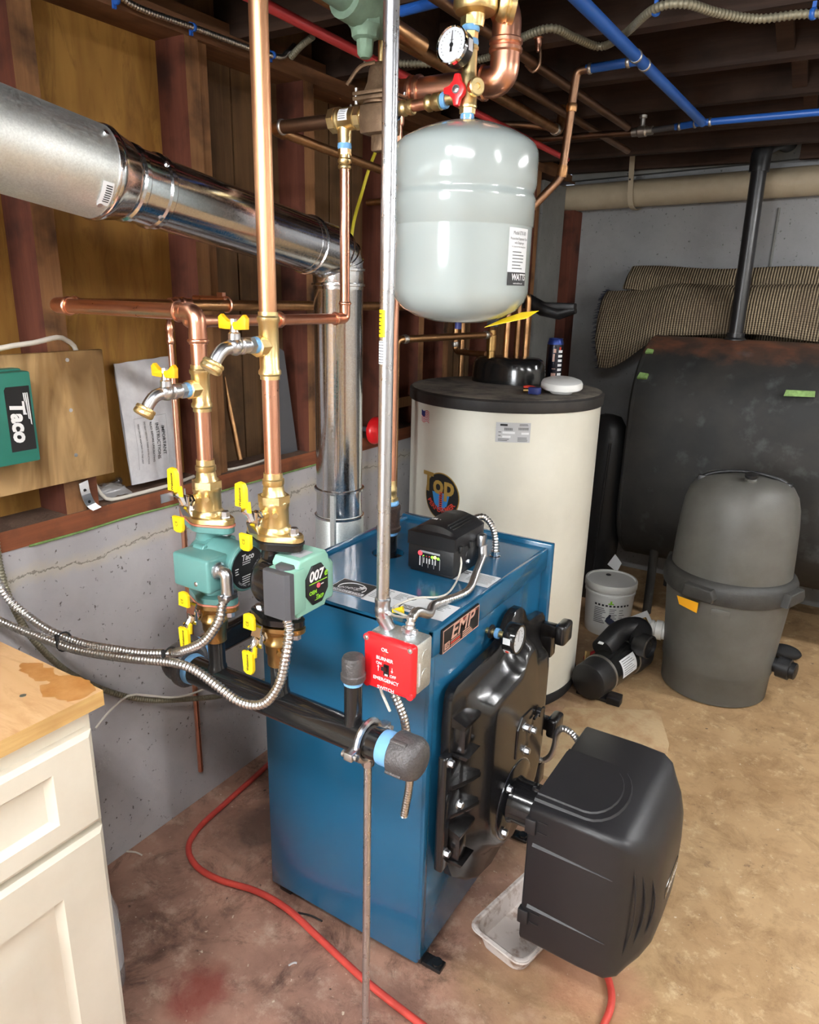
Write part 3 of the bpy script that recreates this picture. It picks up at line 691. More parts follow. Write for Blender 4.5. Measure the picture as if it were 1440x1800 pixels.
# tridicator gauge in front of the jacket
g = thing('pressure_gauge', 'black rimmed temperature and pressure gauge on the boiler jacket', 'gauge', (-.60, 1.418, .758))
MB().cyl((-.662, 1.418, .79), (-.603, 1.418, .79), .0075, n=14).build('stem', 'brass', g)
MB().lathe((-.632, 1.418, .79), (1, 0, 0), [(.012, 0), (.013, .004), (.012, .010)], 16).build('thread_sealant', 'tape', g)
MB().lathe((-.645, 1.418, .79), (1, 0, 0), [(.017, 0), (.017, .004)], 20).build('escutcheon', 'ink', g)
MB().lathe((-.604, 1.418, .79), (1, 0, 0), [(.018, 0), (.035, .003), (.036, .006), (.036, .030), (.034, .033), (.031, .033), (.031, .029)], 32).build('case', 'plasticg', g)
gf = MB().lathe((-.604, 1.418, .79), (1, 0, 0), [(.0315, .028), (.0315, .030)], 28).build('dial', 'lens', g)
fn = planefn((-.574, 1.418, .79), (0, 1, 0), (0, 0, 1))
bars([(-.001, -.006, .001, .019)], fn, 'ink', gf, .0004, 'needle')
bars([(.021*math.cos(a)-.0015, .021*math.sin(a)-.0015, .021*math.cos(a)+.0015, .021*math.sin(a)+.0015) for a in [k*.45-.6 for k in range(10)]], fn, 'greyink', gf, .0004, 'scale_marks')
fn = planefn((-.59, 1.418-.036, .79), (1, 0, 0), (0, 0, 1))
polyfn([(-.009, .012), (.009, .012), (.009, .028), (-.009, .028)], planefn((-.588, 1.418-.0365, .775), (1, 0, 0), (0, 0, 1)), 'paper', g, .0, 'sticker')
polyfn([(-.009, -.008), (.009, -.008), (.009, .008), (-.009, .008)], planefn((-.588, 1.418-.028, .7665), (1, 0, 0), (0, -.62, .78)), 'paper', g, .0008, 'sticker')
m_ = MB(); m_.lathe((-.588, 1.418-.0285, .766), (0, -.78, -.62), [(.0045, 0), (.0045, .0014)], 14); m_.build('sticker', 'redink', g)

# ---------------------------------------------------------------- control on top
ct = thing('boiler_control', 'black boiler control box with indicator lights on the boiler top', 'control box', (-.81, 1.482, BZ))
c0, c1, d0, d1 = -.868, -.742, 1.400, 1.562
MB().rbox(c0, c1, d0, d1, BZ+.008, BZ+.070, .004).build('housing', 'plastic', ct)
MB().rbox(c0+.004, c1-.004, d0+.006, d1-.004, BZ, BZ+.012, .003).build('foot_plate', 'plastic', ct)
m_ = MB(); N_ = 14; rings = []
for y, hh, inx in ((d0-.001, .102, 0), (d0+.012, .106, 0), (d0+.018, .121, .002), (d1-.02, .128, .002), (d1-.004, .120, .004), (d1, .108, .006)):
    rg = [(c0-.001+inx, y, BZ+.070), (c0-.001+inx, y, BZ+.102)]
    for k in range(1, N_):
        t_ = k/N_; rg.append((c0+inx+(c1-c0-2*inx)*t_, y, BZ+.102+(hh-.102)*math.sin(math.pi*t_)**.7))
    rg += [(c1+.001-inx, y, BZ+.102), (c1+.001-inx, y, BZ+.070)]; rings.append(rg)
cov = m_.loft(rings).build('cover', 'plastic', ct)
for k in range(3):
    MB().rbox(c1-.038+.007*k, c1-.034+.007*k, d0+.03, d1-.02, BZ+.1175-.003*k, BZ+.1245-.004*k, .001).build('rib', 'plastic', cov)
fn = planefn((-.812, 1.45, BZ+.1235), (1, 0, 0), (0, 1, .02))
bars([(-.02, -.004, -.016, .002), (-.015, -.004, -.011, .005), (-.010, -.004, -.006, .006), (.0, .0, .003, .003)], fn, 'whiteink', cov, .0022, 'maker_mark')
bars(lines(-.03, .03, .062, .005, 2, .0025, .2), fn, 'greyink', cov, .0045, 'maker_mark')
for y in (1.43, 1.478, 1.522): MB().rbox(c1-.002, c1+.006, y-.006, y+.006, BZ+.062, BZ+.078, .001).build('latch', 'plastic', ct)
fn = planefn((-.805, d0, BZ+.036), (1, 0, 0), (0, 0, 1))
bars([(-.028, .018, .026, .023)], fn, 'silverlab', ct, .0006, 'print')
bars([(-.030, -.016, -.027, .008)]+[(-.019+.008*k, -.008, -.0165+.008*k, .006) for k in range(5)]+[(-.022, -.018, -.0212, .010), (-.006, -.018, -.0052, .004), (.010, -.018, .0108, .002), (.026, -.018, .0268, .010)], fn, 'whiteink', ct, .0006, 'print')
for u, v, r, mk in ((-.0285, .015, .0062, 'ledred'), (-.019, .010, .0016, 'ledgreen'), (-.011, .010, .0016, 'redink'), (-.003, .010, .0018, 'redink'), (.005, .0105, .0036, 'ledgreen'), (.0125, .0115, .0042, 'ledyellow'), (.0215, .010, .0036, 'ledgreen')):
    MB().lathe((-.805+u, d0+.001, BZ+.036+v), (0, -1, 0), [(r, 0), (r, .0015), (r*.6, .0028)], 16).build('indicator_light', mk, ct)
m_ = MB(); m_.rbox(c1-.001, c1+.018, 1.512, 1.54, BZ+.052, BZ+.085, .006); m_.cyl((c1+.012, 1.526, BZ+.056), (c1+.016, 1.522, BZ+.028), .0115, n=16); m_.build('conduit_connector', 'zinc', ct)
m_ = MB(); bolt(m_, (c1, 1.468, BZ+.03), (1, 0, 0), .005, .006); m_.build('screw', 'zinc', ct)
MB().lathe((c1, 1.478, BZ+.042), (1, 0, 0), [(.019, 0), (.018, .002)], 20).build('knockout', 'plastic', ct)
# flexible conduits from the control
f1 = flex('flexible_conduit', [(c1+.016, 1.522, BZ+.030), (-0.699, 1.436, 0.922), (-0.675, 1.357, 0.913), (-0.677, 1.311, 0.911), (-0.687, 1.263, 0.914), (-0.686, 1.212, 0.922), (-.640, 1.115, .952), (-.615, 1.03, .995), (-.606, .995, .998), (-.606, .989, .98)], .0092, 'flex')
tag(f1, 'short silver flexible conduit from the red switch box to the boiler control', 'conduit')
f2 = flex('flexible_conduit', [(-.775, 1.560, BZ+.108), (-.760, 1.585, BZ+.108), (-.742, 1.598, BZ+.085), (-.732, 1.602, BZ+.05), (-.730, 1.602, BZ+.012)], .0088, 'flex')
tag(f2, 'silver flexible conduit arching from the back of the boiler control into the top panel', 'conduit')
m_ = MB(); m_.lathe((-.730, 1.602, BZ), (0, 0, 1), [(.014, 0), (.014, .005), (.011, .006), (.0115, .018)], 18); m_.build('connector', 'chrome', f2)
cb = MB().tube(smooth([(c1-.002, 1.435, BZ+.050), (-0.739, 1.434, 0.935), (-0.733, 1.410, 0.908), (-0.713, 1.331, 0.904), (-0.720, 1.291, 0.904), (-0.754, 1.263, 0.904), (-0.767, 1.224, 0.904), (-0.766, 1.179, 0.905), (-.690, 1.12, .93), (-.652, 1.01, .985), (-.648, .987, 1.002)], .01), .0024, 8).build('wire', 'cable')
tag(cb, 'thin cream wire running across the boiler labels from the control', 'wire')
m_ = MB(); m_.lathe((-0.761, 1.170, 0.905), (1, .45, .2), [(.0035, 0), (.006, .010), (.008, .020), (.0095, .024), (.007, .0245), (.003, .015)], 14)
tag(m_.build('wire_nut', 'yellow'), 'yellow wire nut lying on the boiler label', 'wire nut')

# ================================================================== BURNER
bu = thing('oil_burner', 'oil burner under a black moulded plastic cover mounted on the boiler door', 'burner', (-.36, 1.40, .2))
TZ, TY_ = .345, 1.44
MB().lathe((-.568, TY_, TZ), (1, 0, 0), [(.100, 0), (.100, .006), (.097, .008)], 40).build('mounting_flange', 'black', bu)
MB().lathe((-.567, TY_, TZ), (1, 0, 0), [(.1035, 0), (.1035, .003)], 40).build('gasket', 'zinc', bu)
for a in (2.35, 4.0, 5.6):
    m_ = MB(); bolt(m_, (-.560, TY_+.083*math.sin(a), TZ+.083*math.cos(a)), (1, 0, 0), .0085, .010); m_.build('bolt', 'zinc', bu)
MB().lathe((-.562, TY_, TZ), (1, 0, 0), [(.060, 0), (.056, .012), (.055, .014), (.054, .150)], 32).build('air_tube', 'black', bu)
MB().rbox(-.515, -.495, TY_-.012, TY_+.012, TZ+.045, TZ+.062, .003).build('set_screw_boss', 'black', bu)
# moulded cover: stacked rounded sections along x
def rrect(x, y0, y1, z0, z1, r, n=5, rt=None):
    out = []; rt = rt or r
    for (cy, cz, a0, q) in ((y1-rt, z1-rt, 0, rt), (y0+rt, z1-rt, 90, rt), (y0+r, z0+r, 180, r), (y1-r, z0+r, 270, r)):
        for k in range(n+1):
            a = R(a0+90*k/n); out.append((x, cy+q*math.cos(a), cz+q*math.sin(a)))
    return out
m_ = MB(); B0, B1 = 1.193, 1.548
secs = [(-.432, B0+.004, B1-.004, .207, .543, .008), (-.428, B0, B1, .202, .547, .012), (-.30, B0, B1, .199, .549, .014), (-.245, B0+.001, B1-.001, .199, .548, .018), (-.222, B0+.010, B1-.01, .206, .541, .026), (-.208, B0+.026, B1-.026, .220, .526, .034), (-.190, B0+.046, B1-.045, .236, .506, .04), (-.176, B0+.07, B1-.07, .256, .480, .045), (-.170, B0+.095, B1-.095, .285, .45, .05), (-.168, B0+.12, B1-.12, .31, .42, .03)]
cov = m_.loft([rrect(*s, 7) for s in secs]).build('cover', 'burner', bu, 55)
for z in (.458, .300):                                # long tapered ribs on the near side
    r_ = MB(); r_.loft([[(-.418, B0, z+.006), (-.418, B0-.0045, z), (-.418, B0, z-.004)], [(-.25, B0, z-.002), (-.25, B0-.0006, z-.004), (-.25, B0, z-.0055)]]).build('rib', 'burner', cov)
for z in (.505, .272):
    r_ = MB(); r_.rbox(-.437, -.413, B0-.006, B0+.012, z-.02, z+.016, .003); r_.box(-.41, -.39, B0-.0015, B0, z+.014, z+.017).box(-.41, -.39, B0-.0015, B0, z-.012, z-.009); r_.build('latch', 'burner', cov)
# raised tongue panel on top, rounded at one end
def tongue(y0, y1, xe, r, z, inset):
    P = [(-.431, y0+inset), (xe-r, y0+inset)]
    for k in range(13):
        a = R(-90+180*k/12); P.append((xe-r+(r-inset)*math.cos(a), (y0+y1)/2+((y1-y0)/2-inset)*math.sin(a)))
    P.append((-.431, y1-inset)); return [(p[0], p[1], z) for p in P]
r_ = MB(); r_.loft([tongue(1.215, 1.425, -.262, .06, .5475, 0), tongue(1.215, 1.425, -.262, .06, .5525, .004)]).build('raised_panel', 'burner', cov)
r_ = MB(); r_.loft([tongue(1.23, 1.41, -.278, .055, .551, 0), tongue(1.23, 1.41, -.278, .055, .5555, .004)]).build('raised_panel', 'burner', cov)
for k in range(3):
    pth = []
    for j in range(13):
        t_ = j/12; z = .245+.27*t_; w_ = math.sin(math.pi*t_); pth.append((-.222+.006*k+.018*w_+.008*k*w_, 1.212+.010*k-.0+.012*k*w_, z))
    MB().tube(smooth(pth, .02), .0022, 6).build('rib', 'burner', cov)
bd = MB(); bd.rbox(-.172, -.166, 1.315, 1.425, .352, .385, .003); bad = bd.build('badge', 'plasticg', cov)
text('Beckett', .028, planefn((-.166, 1.37, .368), (0, 1, 0), (0, 0, 1)), 0, 0, 'whiteink', bad, .0008, shear=.3, bold=.015)
MB().cyl((-.40, 1.44, .202), (-.40, 1.44, .17), .05, n=20).build('pump_body', 'black', bu)
fx = flex('flexible_conduit', [(-0.590, 1.657, 0.317), (-0.572, 1.666, 0.317), (-0.550, 1.654, 0.350), (-0.530, 1.618, 0.412), (-0.510, 1.563, 0.482), (-0.490, 1.538, 0.519), (-0.465, 1.529, 0.523), (-0.445, 1.519, 0.517), (-0.430, 1.505, 0.518)], .0085, 'flex')
m_ = MB(); m_.cyl((-0.612, 1.653, 0.316), (-0.586, 1.660, 0.315), .0125, n=14); m_.build('connector', 'plastic', fx)
tag(fx, 'short silver flexible conduit looping from the boiler front to the burner cover', 'conduit')

# ================================================================== FLUE
fl = thing('flue_pipe', 'galvanized steel flue pipe running along the stud wall and down behind the boiler', 'flue pipe', (-1.23, 1.60, .1))
FX, FZ, FR = -1.23, 1.745, .066
fz = lambda y: 1.765-.147*(y-.72)                     # the run falls toward the boiler
FD = (0, 1, -.147); FU = Vector((0, .147, 1)).normalized()
MB().lathe((FX, -.6, fz(-.6)), FD, [(.080, 0), (.080, 1.51), (.0805, 1.515)], 48).build('wide_section', 'galv', fl)
MB().lathe((FX, .885, fz(.885)), FD, [(.081, 0), (.083, .006), (.083, .012), (.079, .02), (.072, .05), (.067, .058), (.067, .062), (.0705, .066), (.0705, .074), (.067, .078), (.067, .12), (.0705, .124), (.0705, .134), (.067, .138)], 48).build('reducer', 'shiny', fl)
MB().lathe((FX, 1.01, fz(1.01)), FD, [(FR, 0), (FR, .475)], 48).build('pipe_section', 'shiny', fl)
for y, rr in ((.868, .080), (1.005, .067)):
    for a in (.7, 2.2, -.9, 3.6):
        d_ = Vector((math.cos(a), 0, 0))+FU*math.sin(a); MB().lathe(Vector((FX, y, fz(y)))+d_*rr, d_, [(.005, -.004), (.005, .003)], 8).build('screw', 'zinc', fl)
# gored elbow
P = fillet([(FX, 1.455, fz(1.455)), (FX, 1.60, fz(1.60)), (FX, 1.60, 1.55)], .055, 4)
elbow = MB().tube(P, FR+.001, 40).build('elbow', 'shiny', fl, 12)
MB().ring((FX, 1.475, fz(1.475)), FD, FR+.005, .010, 40).build('seam_bead', 'shiny', fl)
for k in (2, 3, 4):
    p = Vector(P[k]); d_ = Vector(P[k+1])-Vector(P[k-1]); MB().ring(p, d_, FR+.004, .007, 40).build('seam_bead', 'shiny', fl)
FV = .0655
MB().lathe((FX, 1.60, .12), (0, 0, 1), [(FV+.004, 0), (FV+.004, .80), (FV+.002, .81)], 48).build('lower_section', 'galv', fl)
MB().lathe((FX, 1.60, .92), (0, 0, 1), [(FV, 0), (FV, .635), (FV+.002, .64), (FV+.002, .67)], 48).build('pipe_section', 'shiny', fl)
for z in (.925, 1.005, 1.562, 1.600): MB().ring((FX, 1.60, z), (0, 0, 1), FV+.006, .011, 44).build('seam_bead', 'shiny', fl)
MB().box(FX+.02, FX+.035, 1.60-FV-.004, 1.60-FV+.004, .15, 1.0).build('seam_strip', 'galv', fl)
MB().lathe((FX, 1.60, .0), (0, 0, 1), [(.072, 0), (.072, .13)], 40).build('base_tee', 'galv', fl)
MB().lathe((FX, 1.60, .30), (1, 0, 0), [(.066, .0), (.066, .135)], 36).build('breech_stub', 'galv', fl)
fnb = lambda u, v, h: Vector((FX+(.0815+h)*math.cos(-.62+u/.08), .862+v, fz(.862+v)+(.0815+h)*math.sin(-.62+u/.08)))
stk = sheet(lambda u, v, h: fnb(-u, v, h), .042, .022, 'paper', fl, 4, 'barcode_sticker', .0012)
bars([(-.016+.004*k, -.004, -.016+.004*k+.0018, .008) for k in range(8)], lambda u, v, h: fnb(-u, v, h), 'ink', stk, .0018)
# ================================================================== PLUMBING ON THE WALL SIDE
HY, HZ = .92, .777                      # centre line of the black header
X1, X2 = -1.022, -.853                  # the two risers
PR = .0143
def press(mb, p, d, r=PR, L=.03, mi=0):   # press fitting socket: sleeve with a bead
    p = Vector(p); d = Vector(d).normalized()
    mb.lathe(p, d, [(r*1.12, 0), (r*1.12, L*.55), (r*1.30, L*.62), (r*1.34, L*.72), (r*1.30, L*.82), (r*1.14, L*.9), (r*1.14, L)], 24, mi)
# black steel header
hd = thing('steel_header', 'black steel boiler header pipe carrying both circulators', 'pipe', (-.86, HY, .745))
MB().cyl((-1.118, HY, HZ), (-.605, HY, HZ), .030, n=32).build('header_pipe', 'black', hd)
for x in (X1, X2):
    MB().lathe((x, HY, HZ+.015), (0, 0, 1), [(.021, 0), (.019, .018), (.017, .022), (.017, .115)], 24).build('riser', 'black', hd)
    MB().lathe((x, HY, HZ+.124), (0, 0, 1), [(.0175, 0), (.0182, .004), (.0178, .016)], 20).build('thread_sealant', 'tape', hd)
MB().lathe((-.678, HY, HZ+.018), (0, 0, 1), [(.019, 0), (.0165, .016), (.0165, .10)], 24).build('riser', 'black', hd)
MB().lathe((-.678, HY, HZ+.104), (0, 0, 1), [(.0172, 0), (.018, .004), (.017, .014)], 20).build('thread_sealant', 'tape', hd)
cpz = HZ+.112
pc = MB(); pc.lathe((-.678, HY, cpz), (0, 0, 1), [(.021, 0), (.0225, .003), (.0225, .012), (.0205, .014), (.0205, .040), (.018, .046), (.010, .048)], 28)
pcap = pc.build('pipe_cap', 'malleable', hd)
MB().lathe((-.612, HY, HZ), (1, 0, 0), [(.0305, 0), (.0315, .004), (.0315, .026), (.031, .03)], 32).build('thread_sealant', 'tape', hd)
ec = MB(); ec.lathe((-.586, HY, HZ), (1, 0, 0), [(.036, 0), (.0395, .003), (.0395, .034), (.038, .042), (.034, .050), (.026, .055), (.012, .0575)], 36)
for k in range(4):
    a = k*math.pi/2+.5; ec.lathe((-.586, HY+.0385*math.cos(a), HZ+.0385*math.sin(a)), (1, 0, 0), [(.004, .002), (.004, .034)], 8)
ecap = ec.build('end_cap', 'malleable', hd)
# elbow at the wall end and return pipe toward the back of the boiler
XE = -1.15
e_ = MB(); e_.tube(fillet([(-1.105, HY, HZ), (XE, HY, HZ), (XE, HY+.05, HZ)], .044, 8), .038, 28)
e_.lathe((-1.112, HY, HZ), (1, 0, 0), [(.042, -.008), (.0435, -.004), (.0435, .006), (.041, .010)], 28); e_.lathe((XE, HY+.042, HZ), (0, 1, 0), [(.042, -.006), (.0435, -.003), (.0435, .008), (.041, .012)], 28)
e_.build('elbow', 'malleable', hd)
MB().lathe((-1.102, HY, HZ), (1, 0, 0), [(.0315, 0), (.033, .003), (.032, .012), (.0305, .016)], 28).build('thread_sealant', 'tape', hd)
MB().lathe((XE, HY+.054, HZ), (0, 1, 0), [(.0315, 0), (.033, .003), (.032, .010), (.0305, .014)], 28).build('thread_sealant', 'tape', hd)
MB().cyl((XE, HY+.04, HZ), (XE, 1.42, HZ), .030, n=28).build('return_pipe', 'black', hd)
MB().tube(fillet([(XE, 1.41, HZ), (XE, 1.46, HZ), (BX0+.005, 1.46, HZ)], .03, 6), .036, 24).build('elbow', 'malleable', hd)
# support rod with split ring clamp
sr = thing('pipe_support', 'thin galvanized rod with a split ring clamp propping the black header', 'pipe support', (-.645, HY, 0))
MB().cyl((-.645, HY, .0), (-.645, HY, .742), .0075, n=14).build('rod', 'emt', sr)
MB().lathe((-.645, HY, .725), (0, 0, 1), [(.012, 0), (.012, .014)], 6).build('nut', 'zinc', sr)
cm = MB(); cm.tube([(-.645, HY+.036*math.cos(2*math.pi*k/24), HZ+.036*math.sin(2*math.pi*k/24)) for k in range(25)], .0065, 8)
for s in (-1, 1):
    cm.rbox(-.654, -.636, HY+s*.036-.004, HY+s*.062 if s > 0 else HY+s*.036+.004, HZ-.008, HZ+.008, .002) if s > 0 else cm.rbox(-.654, -.636, HY-.062, HY-.034, HZ-.008, HZ+.008, .002)
cm.lathe((-.645, HY, HZ-.048), (0, 0, 1), [(.011, 0), (.010, .016)], 14)
ring_ = cm.build('split_ring', 'zinc', sr)
for s in (-1, 1):
    m_ = MB(); m_.lathe((-.660, HY+s*.054, HZ), (1, 0, 0), [(.0065, 0), (.0065, .004), (.0035, .005), (.0035, .026), (.006, .026), (.006, .031)], 10); m_.build('screw', 'zinc', ring_)
MB().lathe((-.645, HY, 0), (0, 0, 1), [(.03, 0), (.03, .003), (.012, .004), (.012, .018)], 20).build('foot', 'zinc', sr)

# isolation flange valves: kind 'up' (above the pump) or 'down' (below it)
def oval(x, y, z, hl, rw, n=20):
    P = []
    for (cx, rr, a0, a1) in ((hl-.017, .017, -60, 60), (0, rw, 60, 120), (-hl+.017, .017, 120, 240), (0, rw, 240, 300)):
        for k in range(8):
            a = R(a0+(a1-a0)*k/7); P.append((x+cx+rr*math.cos(a), y+rr*math.sin(a), z))
    return P
def valve(x, up, label, mat, gask):
    s = 1 if up else -1; so = .048 if up else .016; fz = 1.122 if up else .955          # mating face
    t = thing('isolation_valve', label, 'valve', (x, HY, fz if up else fz-.09))
    b = MB(); O = (x, HY, fz); D = (0, 0, s)
    if up: b.lathe(O, D, [(.030, .010), (.029, .018), (.0255, .022), (.0255, .055), (.027, .057), (.027, .064), (.0235, .068), (.0225, .078), (.0195, .082), (.0175, .095), (.0192, .098), (.0192, .106), (.017, .108), (.0165, .118)], 28)
    else: b.lathe(O, D, [(.033, .010), (.031, .018), (.0265, .022), (.0265, .034), (.028, .036), (.028, .042), (.0255, .045), (.0245, .062), (.0215, .066), (.0215, .088)], 28)
    if up: b.lathe(O, D, [(.0285, .064), (.0285, .078)], 6)
    b.lathe((x, HY-.022, fz+s*so), (0, -1, 0), [(.0095, 0), (.0095, .012), (.007, .013), (.007, .022)], 14)
    b.lathe((x+.018, HY-.018, fz+s*.05), (1, -1, 0), [(.006, 0), (.005, .012)], 10)
    b.build('body', mat, t)
    f = MB(); f.loft([oval(x, HY, fz+s*.0005, .062, .036), oval(x, HY, fz+s*.009, .062, .036), oval(x, HY, fz+s*.0115, .059, .033)]); f.build('flange', mat, t)
    if gask:
        q = MB(); q.loft([oval(x, HY, fz-s*.0005, .064, .037), oval(x, HY, fz-s*.004, .064, .037)]); q.build('gasket', gask, t)
    for sx in (-1, 1):
        q = MB(); q.lathe((x+sx*.045, HY, fz-s*.0222), (0, 0, s), [(.0065, 0), (.0065, .016), (.0045, .016), (.0045, .034), (.0105, .034), (.0105, .0357)], 12)
        q.lathe((x+sx*.045, HY, fz+s*.0135), (0, 0, s), [(.0085, 0), (.0085, .010), (.007, .0115)], 6); q.lathe((x+sx*.045, HY, fz-s*.022), (0, 0, s), [(.0085, 0), (.0085, .007)], 6)
        q.build('bolt', 'zinc', t)
    # lever: chrome crank with a long and a short yellow sleeve
    ly = HY-.058; zc = fz+s*so
    lv = MB(); lv.lathe((x, ly+.018, zc), (0, -1, 0), [(.012, 0), (.012, .004), (.0085, .005), (.0085, .013)], 6)
    lv.tube([(x+.002, ly, zc-s*.004), (x-.003, ly-.004, zc+s*.010), (x-.006, ly-.012, zc+s*.018)], .006, 8)
    lv.prism([(-.012, -.014), (.012, -.014), (.013, .012), (-.009, .014)], (x, ly+.003, zc), (1, 0, 0), (0, 0, 1), (0, -.003, 0))
    lv.prism([(-.010, 0), (.010, 0), (.010, -.022), (-.010, -.022)], (x, ly, zc-s*.008), (1, 0, 0), (0, -.35, s*.94), (0, -.003, 0)); lev = lv.build('lever', 'chrome', t)
    def sleeve(z0, z1, x0, yo, w, lab):
        q = MB(); zz0, zz1 = (z0, z1)
        w *= 1.22; pr = [(-w, 0), (w, 0), (w, (zz1-zz0)*.78), (w*.62, (zz1-zz0)*.97), (-w*.2, (zz1-zz0)), (-w*.85, (zz1-zz0)*.9)]
        q.prism(pr, (x0, yo, zz0), (1, 0, 0), (0, 0, 1), (0, -.0075, 0), .0022); so = q.build('handle_sleeve', 'yellow', t)
        return so
    L1 = sleeve(zc+s*.022, zc+s*.066, x-.010, ly-.008, .0105, 1)
    fnv = planefn((x-.0085, ly-.0156, zc+s*.0405), (0, 0, 1), (-1, 0, 0)); text('Webstone', .0078, fnv, 0, .0, 'ink', L1, .0006, bold=.02)
    q = MB(); q.prism([(-.009, 0), (.010, 0), (.008, s*.02), (-.010, s*.012)], (x-.004, ly-.004, zc+s*.012), (1, 0, 0), (0, 0, 1), (0, -.006, 0), .002); q.build('handle_bend', 'yellow', L1)
    L2 = sleeve(zc-s*.026, zc-s*.056, x-.004, ly-.008, .0105, 0)
    text('CE', .009, planefn((x-.004, ly-.0158, zc-s*.038), (0, 0, 1), (-1, 0, 0)), 0, 0, 'ink', L2, .0006)
    return t
valve(X1, True, 'brass flange valve with yellow levers above the all-green circulator', 'brass', 'gasket')
valve(X2, True, 'brass flange valve with yellow levers above the black circulator', 'brass', 'ink')
valve(X1, False, 'bronze flange valve with yellow levers below the all-green circulator', 'brassold', 'gasket')
valve(X2, False, 'bronze flange valve with yellow levers below the black circulator', 'brassold', None)

def volute(t, x, mat):
    b = MB()
    b.loft([oval(x, HY, 1.117, .061, .035), oval(x, HY, 1.106, .061, .035), oval(x, HY, 1.103, .056, .03)])
    b.loft([oval(x, HY, .959, .061, .035), oval(x, HY, .970, .061, .035), oval(x, HY, .973, .056, .03)])
    b.tube(smooth([(x, HY, 1.106), (x-.004, HY, 1.085), (x-.012, HY, 1.06), (x-.012, HY, 1.03), (x-.006, HY, .995), (x, HY, .968)], .008), .0235, 24)
    b.lathe((x-.030, HY, 1.04), (1, 0, 0), [(.030, 0), (.044, .006), (.050, .016), (.050, .040), (.052, .042), (.052, .050)], 32)
    v_ = b.build('volute', mat, t)
    for a in (45, 135, 225, 315):
        q = MB(); q.lathe((x+.0, HY+.050*math.cos(R(a)), 1.04+.050*math.sin(R(a))), (1, 0, 0), [(.009, 0), (.009, .024), (.007, .026)], 14); q.lathe((x+.026, HY+.050*math.cos(R(a)), 1.04+.050*math.sin(R(a))), (1, 0, 0), [(.004, -.001), (.004, .001)], 6); q.build('bolt_boss', mat, v_)
    return v_
p1 = thing('circulator_pump', 'all-green cast circulator pump with round black nameplate', 'pump', (X1, HY, .955))
volute(p1, X1, 'green')
MB().lathe((X1+.018, HY, 1.045), (1, 0, 0), [(.047, 0), (.047, .012), (.0445, .016), (.0445, .068), (.0465, .071), (.0465, .076), (.0435, .079)], 40).build('motor', 'green', p1)
np_ = MB().lathe((X1+.0965, HY, 1.045), (1, 0, 0), [(.0410, 0), (.0410, .0012)], 40).build('nameplate', 'ink', p1)
fn = planefn((X1+.0977, HY, 1.045), (0, 1, 0), (0, 0, 1))
text('Taco', .016, fn, .0, .022, 'whiteink', np_, bold=.03, shear=.2)
bars(lines(-.014, .014, .013, .004, 2, .0016, .3)+lines(-.016, .018, -.015, .0045, 4, .0016, .3)+[(-.033, -.006, -.024, -.004), (-.033, -.001, -.026, .001), (-.033, .004, -.024, .006), (.024, .006, .034, .008), (.024, .0, .031, .002), (.027, -.006, .034, -.004)], fn, 'whiteink', np_)
text('TACO INC  CRANSTON RI', .0052, fn, 0, -.034, 'whiteink', np_, arc=-.033)
MB().rbox(-1.036, -.942, .838, .892, 1.012, 1.078, .006, 3).build('terminal_box', 'green', p1)
m_ = MB(); m_.lathe((-.975, .839, 1.027), (0, -1, 0), [(.0045, 0), (.0045, .002), (.003, .003)], 12); m_.build('screw', 'zinc', p1)
m_ = MB(); m_.lathe((-.943, .862, 1.054), (1, 0, 0), [(.0165, 0), (.0165, .005), (.012, .006), (.012, .012)], 20)
m_.tube(fillet([(-.934, .862, 1.054), (-.921, .862, 1.052), (-.919, .861, 1.004)], .014, 6), .0115, 16); m_.rbox(-.931, -.907, .846, .876, 1.004, 1.014, .003)
for s in (-1, 1): m_.lathe((-.919, .861+s*.014, 1.012), (0, s, 0), [(.005, 0), (.005, .006)], 8)
m_.build('conduit_elbow', 'zinc', p1)
p2 = thing('circulator_pump', 'black cast circulator pump with mint motor housing and digital badge', 'pump', (X2, HY, .955))
volute(p2, X2, 'castblk')
m_ = MB(); pr = [(-.044, -.05), (.03, -.05), (.034, -.042), (.052, -.042), (.056, -.036), (.056, .026), (.050, .034), (.044, .034), (.042, .046), (.034, .056), (-.036, .056), (-.044, .046)]
m_.prism(pr, (X2+.022, HY+.012, 1.043), (0, 1, 0), (0, 0, 1), (.058, 0, 0), .005, 3); m_.build('motor_housing', 'mint', p2)
m_ = MB(); m_.rbox(X2+.026, X2+.084, .866, .905, 1.004, 1.086, .005); m_.build('terminal_box', 'mint', p2)
m_ = MB(); m_.prism([(.004, 0), (.052, 0), (.0585, .007), (.0585, .018), (-.002, .018), (-.002, .007)], (X2+.027, .853, 1.002), (1, 0, 0), (0, 1, 0), (0, 0, .0835), .002); m_.build('terminal_cover', 'greydk', p2)
MB().lathe((X2+.055, .886, 1.085), (0, 0, 1), [(.0185, 0), (.0185, .004), (.015, .0065)], 24).build('plug', 'greydk', p2)
MB().lathe((X2+.042, .8535, 1.04), (0, -1, 0), [(.0028, -.002), (.0028, .0004)], 12).build('screw_hole', 'ink', p2)
sheet(planefn((X2+.052, .925, 1.0995), (1, 0, 0), (0, 1, 0)), .036, .036, 'silverlab', p2, 1, 'sticker', .0004)
oc = [(.032*math.cos(R(22.5+45*k))*1.02, .040*math.sin(R(22.5+45*k))) for k in range(8)]
m_ = MB(); m_.prism(oc, (X2+.080, HY+.016, 1.044), (0, 1, 0), (0, 0, 1), (.004, 0, 0), .0012); bd2 = m_.build('badge', 'ink', p2)
fn = planefn((X2+.084, HY+.016, 1.044), (0, 1, 0), (0, 0, 1))
